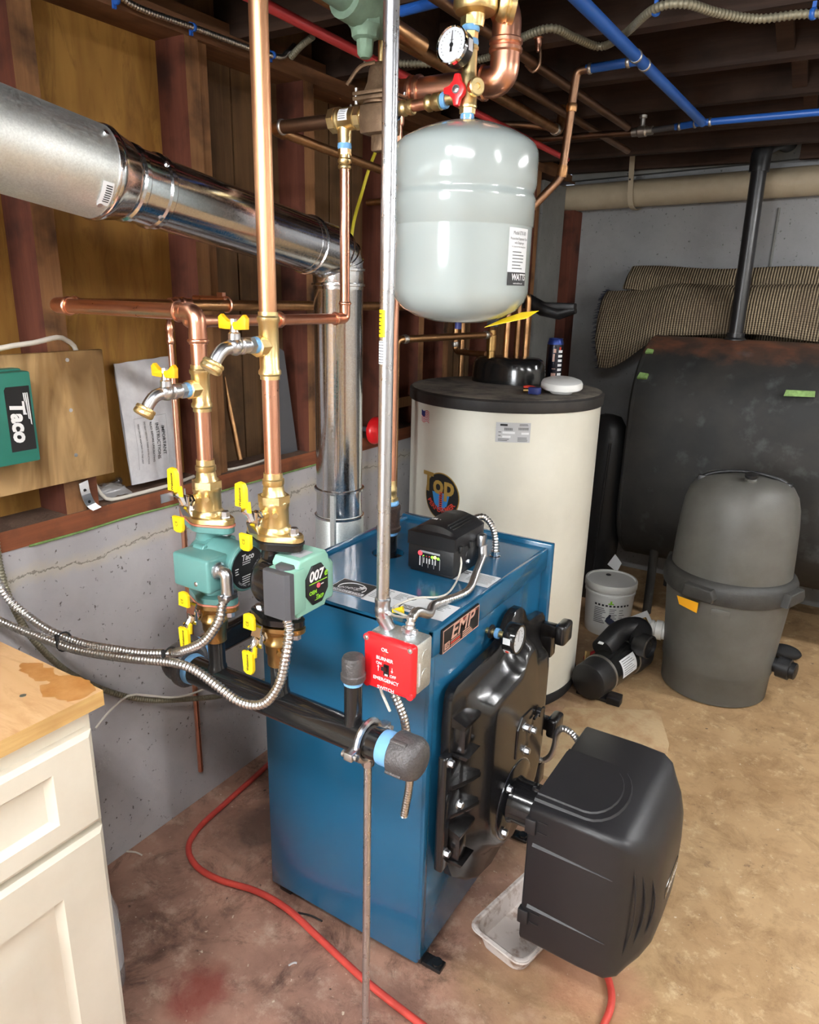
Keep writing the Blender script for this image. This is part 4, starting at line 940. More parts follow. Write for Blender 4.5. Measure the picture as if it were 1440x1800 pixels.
text('007', .026, fn, -.005, .018, 'whiteink', bd2, bold=.035, shear=.18); text('e', .020, fn, .022, .017, 'greenink', bd2, bold=.02, shear=.2)
bars([(-.024, .0045, .026, .0062), (-.010, -.0285, .012, -.0275)], fn, 'greenink', bd2)
text('OEM', .010, fn, -.014, -.012, 'greenink', bd2, bold=.03); text('Taco', .011, fn, .004, -.023, 'greenink', bd2, bold=.03, shear=.2)
MB().lathe((X2+.0845, HY+.017, 1.042), (1, 0, 0), [(.0045, 0), (.0045, .001)], 16).build('indicator_light', 'ledred', bd2)
bars([(.008, -.003, .016, -.001)], fn, 'whiteink', bd2)

# copper risers
def tee(mb, x, z, bdir=(0, -1, 0), L=.042):
    mb.lathe((x, HY, z-L), (0, 0, 1), [(.0165, 0), (.0165, .006), (.019, .009), (.019, .014), (.0165, .018), (.0165, 2*L-.018), (.019, 2*L-.014), (.019, 2*L-.009), (.0165, 2*L-.006), (.0165, 2*L)], 26)
    mb.lathe((x, HY, z), bdir, [(.015, 0), (.015, .018), (.017, .019), (.017, .030), (.0155, .031)], 8)
r1 = thing('copper_riser', 'short bright copper riser with brass tee turning toward the stud wall', 'pipe', (X1, HY, 1.225))
MB().cyl((X1, HY, 1.205), (X1, HY, 1.345), PR, n=24).build('pipe', 'copper', r1)
MB().cyl((X1, HY, 1.40), (X1, HY, 1.475), PR, n=24).build('pipe', 'copper', r1)
m_ = MB(); tee(m_, X1, 1.372); m_.build('tee', 'brass', r1)
m_ = MB(); m_.tube(fillet([(X1, HY, 1.462), (X1, HY, 1.505), (X1-.04, HY, 1.505)], .032, 8), PR*1.1, 20); press(m_, (X1, HY, 1.472), (0, 0, -1), L=.022); press(m_, (X1-.03, HY, 1.505), (-1, 0, 0), L=.022); m_.build('elbow', 'copper', r1)
MB().cyl((X1-.04, HY, 1.505), (-1.415, HY, 1.505), PR, n=24).build('pipe', 'copper', r1)
m_ = MB(); m_.tube(fillet([(-1.40, HY, 1.505), (-1.44, HY, 1.505), (-1.44, HY+.04, 1.505)], .03, 8), PR*1.1, 20); press(m_, (-1.41, HY, 1.505), (1, 0, 0), L=.024); press(m_, (-1.44, HY+.03, 1.505), (0, 1, 0), L=.024); m_.build('elbow', 'copper', r1)
w1 = thing('copper_wall_pipe', 'aged copper pipe strapped level along the stud wall behind the flue', 'pipe', (-1.44, 1.7, 1.49))
MB().cyl((-1.44, HY+.05, 1.505), (-1.44, 2.52, 1.497), PR*.98, n=20).build('pipe', 'copperold', w1)
m_ = MB(); press(m_, (-1.44, 1.215, 1.505), (0, 1, 0), L=.03); press(m_, (-1.44, 1.275, 1.505), (0, -1, 0), L=.03); m_.build('coupling', 'copper', w1)
m_ = MB(); m_.tube([(-1.44+.019*math.cos(a*.5), 1.40, 1.505+.019*math.sin(a*.5)) for a in range(14)], .003, 6); m_.prism([(-.02, 0), (.0, 0), (.0, .035), (-.02, .035)], (-1.45, 1.395, 1.50), (1, 0, 0), (0, 0, 1), (0, .012, 0)); m_.build('pipe_strap', 'copper', w1)
MB().cyl((-1.445, 1.40, 1.52), (W-.01, 1.40, 1.52), .006, n=8).build('strap_nail', 'copper', w1)
MB().cyl((-1.44, 2.31, 1.499), (W-.01, 2.31, 1.499), .006, n=8).build('strap_nail', 'copper', w1)
r2 = thing('copper_riser', 'tall straight copper riser from the black circulator to the joists', 'pipe', (X2, HY, 1.22))
MB().cyl((X2, HY, 1.205), (X2, HY, 1.425), PR, n=24).build('pipe', 'copper', r2)
MB().cyl((X2, HY, 1.49), (X2, HY, 2.22), PR*1.02, n=24).build('pipe', 'copperriser', r2)
m_ = MB(); tee(m_, X2, 1.457, L=.055); m_.build('tee', 'brass', r2)

# hose bibs on the tees
def hosebib(x, z, label):
    t = thing('drain_valve', label, 'valve', (x, HY-.075, z-.05))
    Y = HY
    MB().lathe((x, Y-.031, z), (0, -1, 0), [(.0125, -.004), (.0135, 0), (.0125, .010)], 18).build('thread_sealant', 'tape', t)
    b = MB(); b.lathe((x, Y-.040, z), (0, -1, 0), [(.0145, 0), (.0145, .010)], 6)
    b.lathe((x, Y-.048, z), (0, -1, 0), [(.0115, 0), (.0115, .010), (.0135, .012), (.0135, .018), (.0115, .02), (.0115, .03)], 18)
    b.ball((x, Y-.078, z), .0145); b.lathe((x, Y-.078, z+.004), (0, 0, 1), [(.010, 0), (.0095, .016), (.007, .018), (.005, .030)], 14)
    b.tube(smooth([(x, Y-.078, z), (x-.004, Y-.098, z-.004), (x-.007, Y-.112, z-.018), (x-.008, Y-.118, z-.030)], .006), .0105, 16); b.build('body', 'zinc', t)
    c = MB(); dn = Vector((-.15, -.55, -.82)); p = Vector((x-.007, Y-.112, z-.018))+dn*.006
    c.lathe(p, dn, [(.0165, 0), (.0175, .002), (.0175, .005), (.0165, .006), (.0175, .008), (.0175, .013), (.015, .0155)], 28); c.build('hose_cap', 'brass', t)
    h = MB(); h.prism([(-.030, .013), (-.024, .018), (-.010, .007), (.010, .007), (.024, .018), (.030, .013), (.029, -.004), (.016, -.005), (-.016, -.005), (-.029, -.004)], (x, Y-.075, z+.031), (1, 0, 0), (0, 0, 1), (0, -.008, 0), .0015); h.build('handle', 'amber', t)
    n_ = MB(); n_.lathe((x, Y-.079, z+.034), (0, 0, 1), [(.005, 0), (.005, .008)], 6); n_.build('handle_nut', 'zinc', t)
hosebib(X1, 1.372, 'silver drain cock with yellow handle on the tee above the all-green circulator')
hosebib(X2, 1.460, 'silver drain cock with yellow handle on the tall copper riser')

# vertical half inch drop on the wall
dp = thing('copper_drop_pipe', 'thin copper drop pipe strapped to the sill and ending open near the floor', 'pipe', (-1.53, 1.285, .11))
MB().cyl((-1.53, 1.285, .118), (-1.53, 1.285, 1.45), .0078, n=16).build('pipe', 'copper', dp)
m_ = MB(); m_.lathe((-1.53, 1.285, 1.405), (0, 0, 1), [(.0085, 0), (.0105, .004), (.0105, .010), (.009, .014), (.009, .03), (.011, .034), (.011, .042), (.006, .06), (.003, .064)], 16); m_.build('cap', 'copper', dp)
m_ = MB(); m_.prism([(-.055, -.012), (-.012, -.012), (-.012, .012), (-.055, .012)], (W+.004, 1.285, 1.0), (0, 1, 0), (0, 0, 1), (.002, 0, 0)); m_.tube([(W+.005, 1.273, 1.0), (W+.03, 1.276, 1.0), (W+.035, 1.285, 1.0), (W+.03, 1.294, 1.0), (W+.005, 1.297, 1.0)], .003, 6); m_.prism([(.012, -.012), (.03, -.012), (.03, .012), (.012, .012)], (W+.004, 1.285, 1.0), (0, 1, 0), (0, 0, 1), (.002, 0, 0)); m_.build('strap', 'zinc', dp)

# fill line: drop from the backflow preventer and run to the riser
fd = thing('copper_fill_pipe', 'small copper fill pipe dropping in front of the flue and running back to the riser', 'pipe', (-1.05, 1.39, 1.47))
MB().cyl((-1.05, 1.39, 1.505), (-1.05, 1.39, 1.825), .0112, n=18).build('pipe', 'copper', fd)
m_ = MB(); m_.tube(fillet([(-1.05, 1.39, 1.51), (-1.05, 1.39, 1.486), (-1.05, 1.36, 1.486)], .02, 6), .0125, 16); press(m_, (-1.05, 1.39, 1.505), (0, 0, 1), .0112, .02); press(m_, (-1.05, 1.368, 1.486), (0, -1, 0), .0112, .02); m_.build('elbow', 'copper', fd)
MB().cyl((-1.05, 1.37, 1.486), (-1.05, .955, 1.488), .0112, n=18).build('pipe', 'copper', fd)
m_ = MB(); m_.ring((-1.05, 1.165, 1.487), (0, 1, 0), .0165, .012); m_.build('coupling', 'copper', fd)
m_ = MB(); m_.tube(fillet([(-1.05, .965, 1.488), (-1.05, HY+.005, 1.488), (-1.045, HY+.002, 1.50)], .012, 4), .0125, 14); m_.build('elbow', 'copper', fd)

# ---------------------------------------------------------------- supply riser, air separator, expansion tank
su = thing('supply_pipe', 'large copper supply pipe rising from the boiler top to the brass air separator', 'pipe', (hx, hy, .86))
MB().cyl((hx, hy, .84), (hx, hy, .965), .0225, n=24).build('black_nipple', 'black', su)
m_ = MB(); m_.lathe((hx, hy, .952), (0, 0, 1), [(.0235, 0), (.0245, .004), (.023, .012)], 22); m_.build('thread_sealant', 'tape', su)
m_ = MB(); m_.lathe((hx, hy, .962), (0, 0, 1), [(.030, 0), (.032, .003), (.032, .010), (.029, .013), (.029, .055), (.0305, .058), (.0305, .066), (.027, .069)], 26); m_.build('iron_coupling', 'rustiron', su)
m_ = MB(); m_.lathe((hx, hy, 1.030), (0, 0, 1), [(.024, 0), (.026, .005), (.023, .012)], 22); m_.build('thread_sealant', 'tape', su)
m_ = MB(); m_.lathe((hx, hy, 1.038), (0, 0, 1), [(.023, 0), (.023, .012)], 6); m_.lathe((hx, hy, 1.05), (0, 0, 1), [(.020, 0), (.018, .012), (.020, .016), (.020, .024), (.0175, .03), (.0175, .045)], 24); m_.build('press_adapter', 'brass', su)
SZ = 1.955; BR = .027
MB().cyl((hx, hy, 1.07), (hx, hy, 1.93), .0165, n=24).build('pipe', 'copper', su)
m_ = MB(); m_.lathe((hx, hy, 1.895), (0, 0, 1), [(.018, 0), (.020, .006), (.020, .016), (.024, .03), (.028, .045)], 22); m_.tube(fillet([(hx, hy, 1.925), (hx, hy, SZ), (hx+.04, hy, SZ)], .03, 8), BR*1.05, 24); m_.ring((hx+.045, hy, SZ), (1, 0, 0), BR*1.22, .012, 26); m_.ring((hx+.062, hy, SZ), (1, 0, 0), BR*1.22, .012, 26); m_.build('reducing_elbow', 'copper', su)
XA = -.715
MB().cyl((hx+.04, hy, SZ), (XA-.05, hy, SZ), BR, n=28).build('pipe', 'copper', su)
m_ = MB(); m_.tube(fillet([(XA-.055, hy, SZ), (XA, hy, SZ), (XA, hy, SZ+.06)], .055, 10), BR*1.08, 26); m_.ring((XA-.045, hy, SZ), (1, 0, 0), BR*1.22, .012, 26); m_.ring((XA, hy, SZ+.052), (0, 0, 1), BR*1.22, .012, 26); m_.build('elbow', 'copper', su)
m_ = MB(); m_.ring((XA, hy, SZ+.066), (0, 0, 1), BR*1.22, .012, 26); m_.tube(fillet([(XA, hy, SZ+.055), (XA, hy, SZ+.13), (XA-.06, hy-.04, SZ+.15)], .05, 8), BR*1.05, 26); m_.build('elbow', 'copper', su)
# air separator
TX, TY = -.751, 1.39
ar = thing('air_separator', 'yellow brass air separator body hung above the expansion tank', 'air separator', (TX, TY, 2.04))
m_ = MB(); m_.lathe((TX+.006, TY+.004, 2.050), (0, 0, 1), [(.016, -.02), (.018, -.01), (.019, .0), (.038, .004), (.042, .010), (.042, .055), (.036, .075), (.02, .09)], 32); m_.build('body', 'brass', ar)
m_ = MB(); m_.lathe((TX+.012, TY+.02, 2.078), (.75, .55, -.1), [(.026, .03), (.03, .036), (.03, .044), (.027, .047), (.027, .05), (.030, .053), (.030, .062)], 28); m_.build('socket', 'brass', ar)
m_ = MB(); m_.lathe((TX, TY, 2.036), (0, 0, 1), [(.020, -.004), (.020, .010)], 6); m_.build('hex', 'brass', ar)
MB().lathe((TX, TY, 2.022), (0, 0, 1), [(.0155, 0), (.017, .004), (.016, .012)], 18).build('thread_sealant', 'tape', ar)
MB().lathe((TX+.006, TY+.004, 2.13), (0, 0, 1), [(.015, 0), (.015, .045)], 18).build('outlet', 'brass', ar)
# combination valve between separator and tank
cv = thing('tank_service_valve', 'brass tank valve with red three lobed handle above the grey expansion tank', 'valve', (TX, TY, 1.878))
b = MB(); b.lathe((TX, TY, 1.879), (0, 0, 1), [(.0155, .004), (.0155, .018)], 6); b.lathe((TX, TY, 1.893), (0, 0, 1), [(.0175, 0), (.0185, .003), (.0175, .006), (.0175, .05), (.0150, .056), (.0145, .062), (.0145, .098), (.0165, .100), (.0165, .104), (.0145, .106), (.0145, .118)], 26)
b.lathe((TX, TY, 2.008), (0, 0, 1), [(.0145, 0), (.0145, .018)], 6)
b.lathe((TX, TY, 1.915), (-1, 0, 0), [(.0145, 0), (.0145, .030), (.0125, .031), (.0125, .045)], 20)
b.lathe((TX, TY, 1.925), (.86, -.51, 0), [(.012, 0), (.012, .022), (.0165, .023), (.0165, .032), (.014, .034), (.006, .034), (.005, .031)], 24); b.build('body', 'brass', cv)
MB().lathe((TX, TY, 1.872), (0, 0, 1), [(.0120, 0), (.0135, .004), (.013, .012)], 18).build('thread_sealant', 'tape', cv)
MB().lathe((TX, TY, 2.0), (0, 0, 1), [(.0150, 0), (.016, .004), (.015, .010)], 18).build('thread_sealant', 'tape', cv)
hdl = Vector((.06, -.99, .05)).normalized(); hp = Vector((-.759, 1.364, 1.919))
b = MB(); b.cyl((-.757, TY-.008, 1.919), hp, .006); b.build('stem', 'brass', cv)
hu = Vector((.99, .06, 0)); P = []
for k in range(36):
    a = 2*math.pi*k/36+math.pi; rr = .0170
    for lobe in (math.pi/2, math.pi, -math.pi/2):
        dd = abs((a-lobe+math.pi) % (2*math.pi)-math.pi); rr = max(rr, .0275 if dd < .23 else (.021 if dd < .38 else 0))
    P.append((rr*math.cos(a), rr*math.sin(a)))
b = MB(); b.prism(P, hp, hu, (0, 0, 1), hdl*.010, .0025); hob = b.build('handle', 'red', cv)
b = MB(); bolt(b, hp+hdl*.010, hdl, .006, .003); b.build('screw', 'zinc', hob)
gd = Vector((-.10, -.98, .12)).normalized(); gp = Vector((TX-.007, TY-.020, 1.985))
gg = thing('pressure_gauge', 'white faced round pressure gauge with steel rim beside the brass tank valve', 'gauge', gp+gd*.02-Vector((0, 0, .034)))
MB().cyl((TX, TY, 1.988), gp+gd*.006, .008).build('stem', 'brass', gg)
MB().lathe(gp, gd, [(.022, .002), (.0315, .006), (.0325, .010), (.0325, .032)], 36).build('case', 'plastic', gg)
MB().lathe(gp, gd, [(.0335, .028), (.0335, .036), (.0315, .037), (.0295, .035)], 36, cap=False).build('rim', 'chrome', gg)
dl = MB().lathe(gp, gd, [(.0305, .031), (.0305, .034)], 36).build('dial', 'lens', gg)
fn = planefn(gp+gd*.034, gd.cross(Vector((0, 0, 1)))*-1 if False else Vector((0, 0, 1)).cross(gd), gd.cross(Vector((0, 0, 1)).cross(gd)))
polyfn([(-.0012, -.004), (.0012, -.004), (.0006, .024), (-.0006, .024)], fn, 'ink', dl, .0010, 'needle'); polyfn([(-.0025, -.012), (.0025, -.012), (.0018, 0), (-.0018, 0)], fn, 'ink', dl, .0010, 'needle')
MB().lathe(gp+gd*.0342, gd, [(.004, 0), (.004, .001)], 14).build('needle', 'ink', dl)
bars([(.023*math.cos(a)-.0008, .023*math.sin(a)-.0008, .023*math.cos(a)+.0008, .023*math.sin(a)+.0008) for a in [-.7+k*.285 for k in range(17)]]+[(-.004, .008, .004, .0088)], fn, 'greyink', dl, .0006, 'scale_marks')
sheet(planefn(gp+gd*.02+Vector((.0331, -.003, 0)), Vector((0, 1, 0)), Vector((0, 0, 1))), .016, .02, 'paper', gg, 1, 'sticker', .0004)
# expansion tank
et = thing('expansion_tank', 'grey gloss painted expansion tank hanging above the boiler', 'expansion tank', (TX, TY, 1.488))
prof = [(.004, 0), (.05, .003), (.09, .013), (.118, .028), (.134, .046), (.1405, .064), (.1405, .186), (.1405, .189), (.143, .191), (.143, .236), (.1438, .241), (.1420, .246), (.1400, .250), (.1400, .255), (.1425, .262), (.144, .268), (.144, .318), (.1425, .328), (.1375, .338), (.127, .347), (.102, .360), (.066, .373), (.034, .381), (.015, .3835), (.004, .384)]
MB().lathe((TX, TY, 1.488), (0, 0, 1), prof, 72).build('shell', 'tankgrey', et, 60)
MB().lathe((TX, TY, 1.868), (0, 0, 1), [(.014, 0), (.014, .012)], 6).build('nipple', 'zinc', et)
MB().lathe((TX, TY, 1.476), (0, 0, 1), [(.007, 0), (.007, .013)], 12).build('air_valve', 'navy', et)
ah = math.atan2(-TY, -TX)                          # toward the camera side
fn = cylfn(TX, TY, .1405, ah+.905, 1.618)
lb = sheet(fn, .062, .105, 'paper', et, 8, 'label', .0006)
for k, (s_, tx) in enumerate(((.0095, 'Model ETX-30'), (.0068, 'Pressurized Expansion Tank'), (.0068, 'with Diaphragm'), (.0040, 'For Closed Hot Water Heating Systems'))):
    text(tx, s_, fn, 0, (.043, .033, .0255, .0185)[k], 'ink', lb, .0011, sx=.72)
bars(lines(-.02, .018, .008, .006, 6, .0018, .3), fn, 'greyink', lb, .0011, nu=3)
bars([(-.031, -.0525, .031, -.028)], fn, 'ink', lb, .0011, nu=6)
text('WATTS', .0165, fn, .004, -.0375, 'whiteink', lb, .0016, bold=.025, shear=.12, sx=.85); text('wattsradiant.com', .0046, fn, .002, -.0485, 'whiteink', lb, .0016)
# tags and papers hanging below the tank
tgb = MB(); tgb.prism([(0, 0), (.085, .012), (.09, .05), (.05, .06), (.02, .04)], (-0.687, 1.385, 1.482), (.94, .2, .20), (.2, .7, .35), (0, 0, .0008)); tag(tgb.build('hang_tag', 'yellow'), 'yellow paper hang tag tucked under the expansion tank', 'tag')
# pressure reducing valve and backflow preventer
pv = thing('feed_valve', 'dull bronze pressure reducing valve with bell top on the fill line', 'valve', (-.955, TY, 1.855))
b = MB(); PX = -.957
b.rbox(PX-.034, PX+.034, TY-.030, TY+.030, 1.862, 1.918, .006); b.lathe((PX, TY, 1.918), (0, 0, 1), [(.036, 0), (.036, .006)], 24); b.rbox(PX-.042, PX+.042, TY-.042, TY+.042, 1.922, 1.930, .002)
b.rbox(PX-.042, PX+.042, TY-.042, TY+.042, 1.9315, 1.939, .002); b.lathe((PX, TY, 1.939), (0, 0, 1), [(.038, 0), (.034, .006), (.028, .02), (.024, .045), (.018, .055), (.010, .058)], 26)
b.lathe((PX-.03, TY, 1.897), (-1, 0, 0), [(.019, 0), (.019, .03)], 20); b.lathe((PX+.03, TY, 1.905), (1, 0, 0), [(.017, 0), (.017, .012)], 20); b.rbox(PX-.016, PX+.016, TY-.012, TY+.012, 1.83, 1.865, .004); b.build('body', 'bronze', pv)
MB().lathe((PX, TY, 1.99), (0, 0, 1), [(.006, 0), (.006, .045)], 12).build('adjusting_screw', 'brass', pv)
for sx in (-1, 1):
    for sy in (-1, 1): MB().lathe((PX+sx*.036, TY+sy*.036, 1.916), (0, 0, 1), [(.004, 0), (.004, .03)], 10).build('screw', 'zinc', pv)
m_ = MB(); m_.tube(smooth([(PX-.0, TY-.02, 1.992), (PX-.03, TY-.03, 1.985), (PX-.06, TY-.035, 1.955)], .008), .004, 6); m_.build('lift_lever', 'bronze', pv)
fi = thing('fill_nipple', 'short copper fill pipe with brass press couplings and blue sealant', 'pipe', (-.86, TY, 1.895))
MB().cyl((-.913, TY, 1.907), (-.79, TY, 1.914), .0112, n=18).build('pipe', 'copper', fi)
m_ = MB(); m_.lathe((-.917, TY, 1.906), (1, 0, .05), [(.0125, .004), (.0125, .012), (.0155, .016), (.0155, .022), (.0125, .026), (.0155, .034), (.0155, .040), (.013, .042)], 22); m_.build('press_coupling', 'brass', fi)
m_ = MB(); m_.lathe((-.845, TY, 1.910), (1, 0, .05), [(.013, 0), (.016, .004), (.016, .010), (.013, .014), (.0165, .02), (.0165, .034), (.013, .036)], 22); m_.build('press_coupling', 'brass', fi)
MB().lathe((-.922, TY, 1.905), (1, 0, 0), [(.018, 0), (.020, .003), (.018, .007)], 20).build('thread_sealant', 'tape', fi); MB().lathe((-.808, TY, 1.912), (1, 0, 0), [(.0145, 0), (.016, .004), (.0145, .010)], 20).build('thread_sealant', 'tape', fi)
bf = thing('backflow_preventer', 'brass backflow preventer with white rating label on the fill line', 'valve', (-1.05, TY, 1.84))
b = MB(); b.lathe((-1.0, TY, 1.90), (-1, 0, 0), [(.015, -.012), (.017, -.010), (.019, 0)], 20); b.lathe((-1.0, TY, 1.90), (-1, 0, 0), [(.024, 0), (.024, .014)], 8); b.lathe((-1.013, TY, 1.90), (-1, 0, 0), [(.021, 0), (.024, .002), (.024, .006), (.0225, .008), (.0225, .045), (.025, .047), (.025, .052), (.023, .054)], 28); b.lathe((-1.066, TY, 1.90), (-1, 0, 0), [(.026, 0), (.026, .016), (.020, .02)], 8)
b.lathe((-1.05, TY, 1.90), (0, 0, -1), [(.016, .01), (.0155, .03), (.0145, .048)], 20); b.build('body', 'brass', bf)
fnb2 = lambda u, v, h: Vector((-1.040+u, TY-(.0225+h)*math.cos(v/.0225+.25), 1.90+(.0225+h)*math.sin(v/.0225+.25)))
mb = MB()
for j in range(7): mb.v += [fnb2(-.012, -.012+.024*j/6, .0006), fnb2(.012, -.012+.024*j/6, .0006)]
mb.f = [(2*j, 2*j+1, 2*j+3, 2*j+2) for j in range(6)]; mb.m = [0]*6; lb = mb.build('label', 'paper', bf, recalc=False)
bars(lines(-.010, .010, .008, .0042, 5, .0014, .3), fnb2, 'greyink', lb, .0012)
MB().lathe((-1.05, TY, 1.842), (0, 0, 1), [(.0145, 0), (.0155, .004), (.0145, .012)], 20).build('thread_sealant', 'tape', bf)
m_ = MB(); m_.lathe((-1.05, TY, 1.842), (0, 0, -1), [(.0145, 0), (.0145, .012)], 6); m_.lathe((-1.05, TY, 1.83), (0, 0, -1), [(.0125, 0), (.0125, .006), (.015, .009), (.015, .014), (.0125, .018), (.0145, .022), (.0145, .026), (.0125, .028)], 20); m_.build('adapter', 'brass', bf)
wi = thing('water_supply_pipe', 'dull copper water pipe feeding the backflow preventer with a soldered elbow', 'pipe', (-1.2, TY, 1.88))
MB().cyl((-1.08, TY, 1.90), (-1.235, TY, 1.90), .0145, n=18).build('pipe', 'copperdull', wi)
m_ = MB(); m_.tube(fillet([(-1.225, TY, 1.90), (-1.25, TY, 1.90), (-1.25, TY+.03, 1.895)], .018, 6), .0155, 18); m_.build('elbow', 'copperold', wi)
MB().ring((-1.227, TY, 1.90), (1, 0, 0), .017, .008).build('solder', 'solder', wi)
MB().tube(fillet([(-1.25, TY+.02, 1.895), (-1.25, 2.25, 1.847), (-1.60, 2.25, 1.845)], .03, 6), .0112, 16).build('pipe', 'copperold', wi)
m_ = MB(); m_.ring((-1.25, 1.66, 1.88), (0, 1, -.05), .0145, .025); m_.build('coupling', 'copperold', wi)
# ================================================================== SWITCH BOX AND CONDUIT
cd = thing('steel_conduit', 'straight galvanized conduit dropping from the ceiling to the red switch box', 'conduit', (-.661, .985, .97))
MB().cyl((-.661, .985, .995), (-.661, .985, 2.20), .0117, n=24).build('pipe', 'emt', cd)
m_ = MB(); m_.lathe((-.661, .985, .992), (0, 0, 1), [(.0135, 0), (.0135, .008), (.0145, .010), (.0145, .016), (.0135, .018), (.0135, .026), (.0145, .028), (.0145, .034), (.0125, .036)], 20); m_.tube([(-.661, .985, 1.0), (-.660, .986, .988), (-.648, .988, .968)], .0130, 18); m_.cyl((-.647, .978, 1.004), (-.638, .972, 1.008), .004, n=8); m_.build('offset_connector', 'emt', cd)
stc = cylfn(-.661, .985, .0117, -2.05, 1.50)
y_ = sheet(stc, .020, .042, 'yellow', cd, 5, 'sticker', .0005); bars(lines(-.008, .008, .014, .006, 6, .0016, .4), stc, 'ink', y_, .001, nu=3)
stc = cylfn(-.661, .985, .0117, -2.05, 1.455)
y_ = sheet(stc, .018, .036, 'paper', cd, 5, 'sticker', .0005); bars([(-.008, -.016+.0045*k, .008, -.0145+.0045*k) for k in range(8)], stc, 'greyink', y_, .001, nu=3)
sb = thing('switch_box', 'square steel box with red oil burner emergency switch cover', 'switch', (-.623, .99, .868))
m_ = MB(); m_.rbox(-.674, -.572, .964, 1.014, .869, .969, .006); m_.build('steel_box', 'galv', sb)
for z in (.90, .937):
    MB().lathe((-.5725, .990, z), (1, 0, 0), [(.0125, 0), (.0125, .0012), (.0105, .0014)], 20).build('knockout', 'galv', sb)
MB().rbox(-.5728, -.5718, .968, .974, .885, .93, .0003).build('sticker', 'paper', sb)
m_ = MB(); m_.rbox(-.6765, -.5695, .946, .965, .8665, .9715, .009, 3)
cvr = m_.build('cover', 'red', sb)
for sx, sz in ((-1, -1), (1, 1), (1, -1), (-1, 1)):
    MB().lathe((-.623+sx*.0455, .9475, .919+sz*.0445), (0, -1, 0), [(.0075, -.003), (.0075, .0004), (.0055, .0010)], 16).build('corner_dimple', 'red', cvr)
for sx, sz in ((1, 1), (-1, 1)):
    q = MB(); bolt(q, (-.623+sx*.0455, .9465, .919+sz*.0445), (0, -1, 0), .0035, .002); q.build('screw', 'zinc', cvr)
fn = planefn((-.623, .946, .919), (1, 0, 0), (0, 0, 1))
for tx, s_, u, v in (('OIL', .0095, -.006, .031), ('BURNER', .0095, -.006, .013), ('ON', .0075, -.018, .003), ('OFF', .0075, .012, -.016), ('EMERGENCY', .0095, -.003, -.0275), ('SWITCH', .0095, -.003, -.0445)):
    text(tx, s_, fn, u, v, 'whiteink', cvr, .0006, bold=.02)
for u, v, s_ in ((-.019, -.007, 1), (.010, -.003, -1)):
    bars([(u-.0006, v-.006, u+.0006, v+.004)], fn, 'whiteink', cvr, .0006, 'arrow'); polyfn([(u-.0025, v+s_*.002), (u+.0025, v+s_*.002), (u, v+s_*.007)][::s_], fn, 'whiteink', cvr, .0006, 'arrow')
m_ = MB(); m_.box(-.6305, -.6195, .9445, .947, .901, .923); m_.build('toggle_slot', 'ink', cvr)
m_ = MB(); m_.prism([(-.0035, -.004), (.0035, -.004), (.003, .004), (-.003, .004)], (-.625, .945, .914), (1, 0, 0), (0, 0, 1), (0, -.012, .007)); m_.build('toggle', 'plastic', cvr)
bars([(-.0045, -.017, .002, -.0135)], fn, 'whiteink', cvr, .0022, 'toggle_mark')
for v in (.022, -.0365): MB().lathe((-.629, .9465, .919+v), (0, -1, 0), [(.0028, 0), (.0028, .001)], 12).build('screw', 'redink', cvr)
m_ = MB(); m_.lathe((-.606, .989, .967), (0, 0, 1), [(.013, 0), (.013, .006), (.0105, .007), (.0110, .016)], 16); m_.rbox(-.622, -.590, .984, .994, .974, .982, .002); m_.build('conduit_connector', 'zinc', sb)
fx = flex('flexible_conduit', [(-.646, .992, .872), (-.642, .992, .85), (-.632, .994, .825), (-.620, 1.0, .79), (-.618, 1.01, .74), (-.625, 1.03, .68), (-.64, 1.06, .60), (-.66, 1.075, .5)], .0085, 'flex')
tag(fx, 'short flexible conduit dropping below the red switch box behind the black header', 'conduit')
wv = MB().tube(smooth([(-.664, .985, .872), (-.661, .980, .85), (-.649, .978, .83), (-.641, .984, .805)], .01), .0028, 8).build('wire', 'cable'); tag(wv, 'short white wire hanging under the red switch box', 'wire')

# circulator conduits
c1_ = flex('flexible_conduit', [(-.919, .861, 1.008), (-0.929, 0.857, 0.994), (-0.931, 0.848, 0.963), (-0.961, 0.838, 0.917), (-1.014, 0.834, 0.883), (-1.064, 0.840, 0.859), (-1.131, 0.825, 0.845), (-1.201, 0.810, 0.839), (-1.281, 0.800, 0.831), (-1.337, 0.790, 0.835), (-1.386, 0.780, 0.846), (-1.437, 0.770, 0.868), (-1.466, 0.757, 0.897), (-1.480, 0.748, 0.931), (-1.485, 0.742, 0.970), (-1.481, 0.738, 1.023), (-1.49, .735, 1.19)], .0092, 'flex')
tag(c1_, 'silver flexible conduit hanging from the all-green circulator to the wall controls', 'conduit', None)
c2_ = flex('flexible_conduit', [(-.793, .872, 1.006), (-0.779, 0.868, 0.981), (-0.773, 0.852, 0.940), (-0.783, 0.845, 0.884), (-0.808, 0.838, 0.842), (-0.838, 0.832, 0.826), (-0.876, 0.828, 0.826), (-0.917, 0.826, 0.839), (-0.968, 0.825, 0.854), (-1.005, 0.820, 0.860), (-1.042, 0.819, 0.855), (-1.107, 0.806, 0.846), (-1.181, 0.795, 0.835), (-1.260, 0.785, 0.826), (-1.316, 0.775, 0.826), (-1.385, 0.765, 0.831), (-1.451, 0.755, 0.837), (-1.496, 0.745, 0.846), (-1.541, 0.735, 0.860), (-1.53, .71, .86), (-1.522, .70, .98), (-1.51, .69, 1.19)], .0092, 'flex')
tag(c2_, 'silver flexible conduit looping under the black circulator to the wall controls', 'conduit', None)
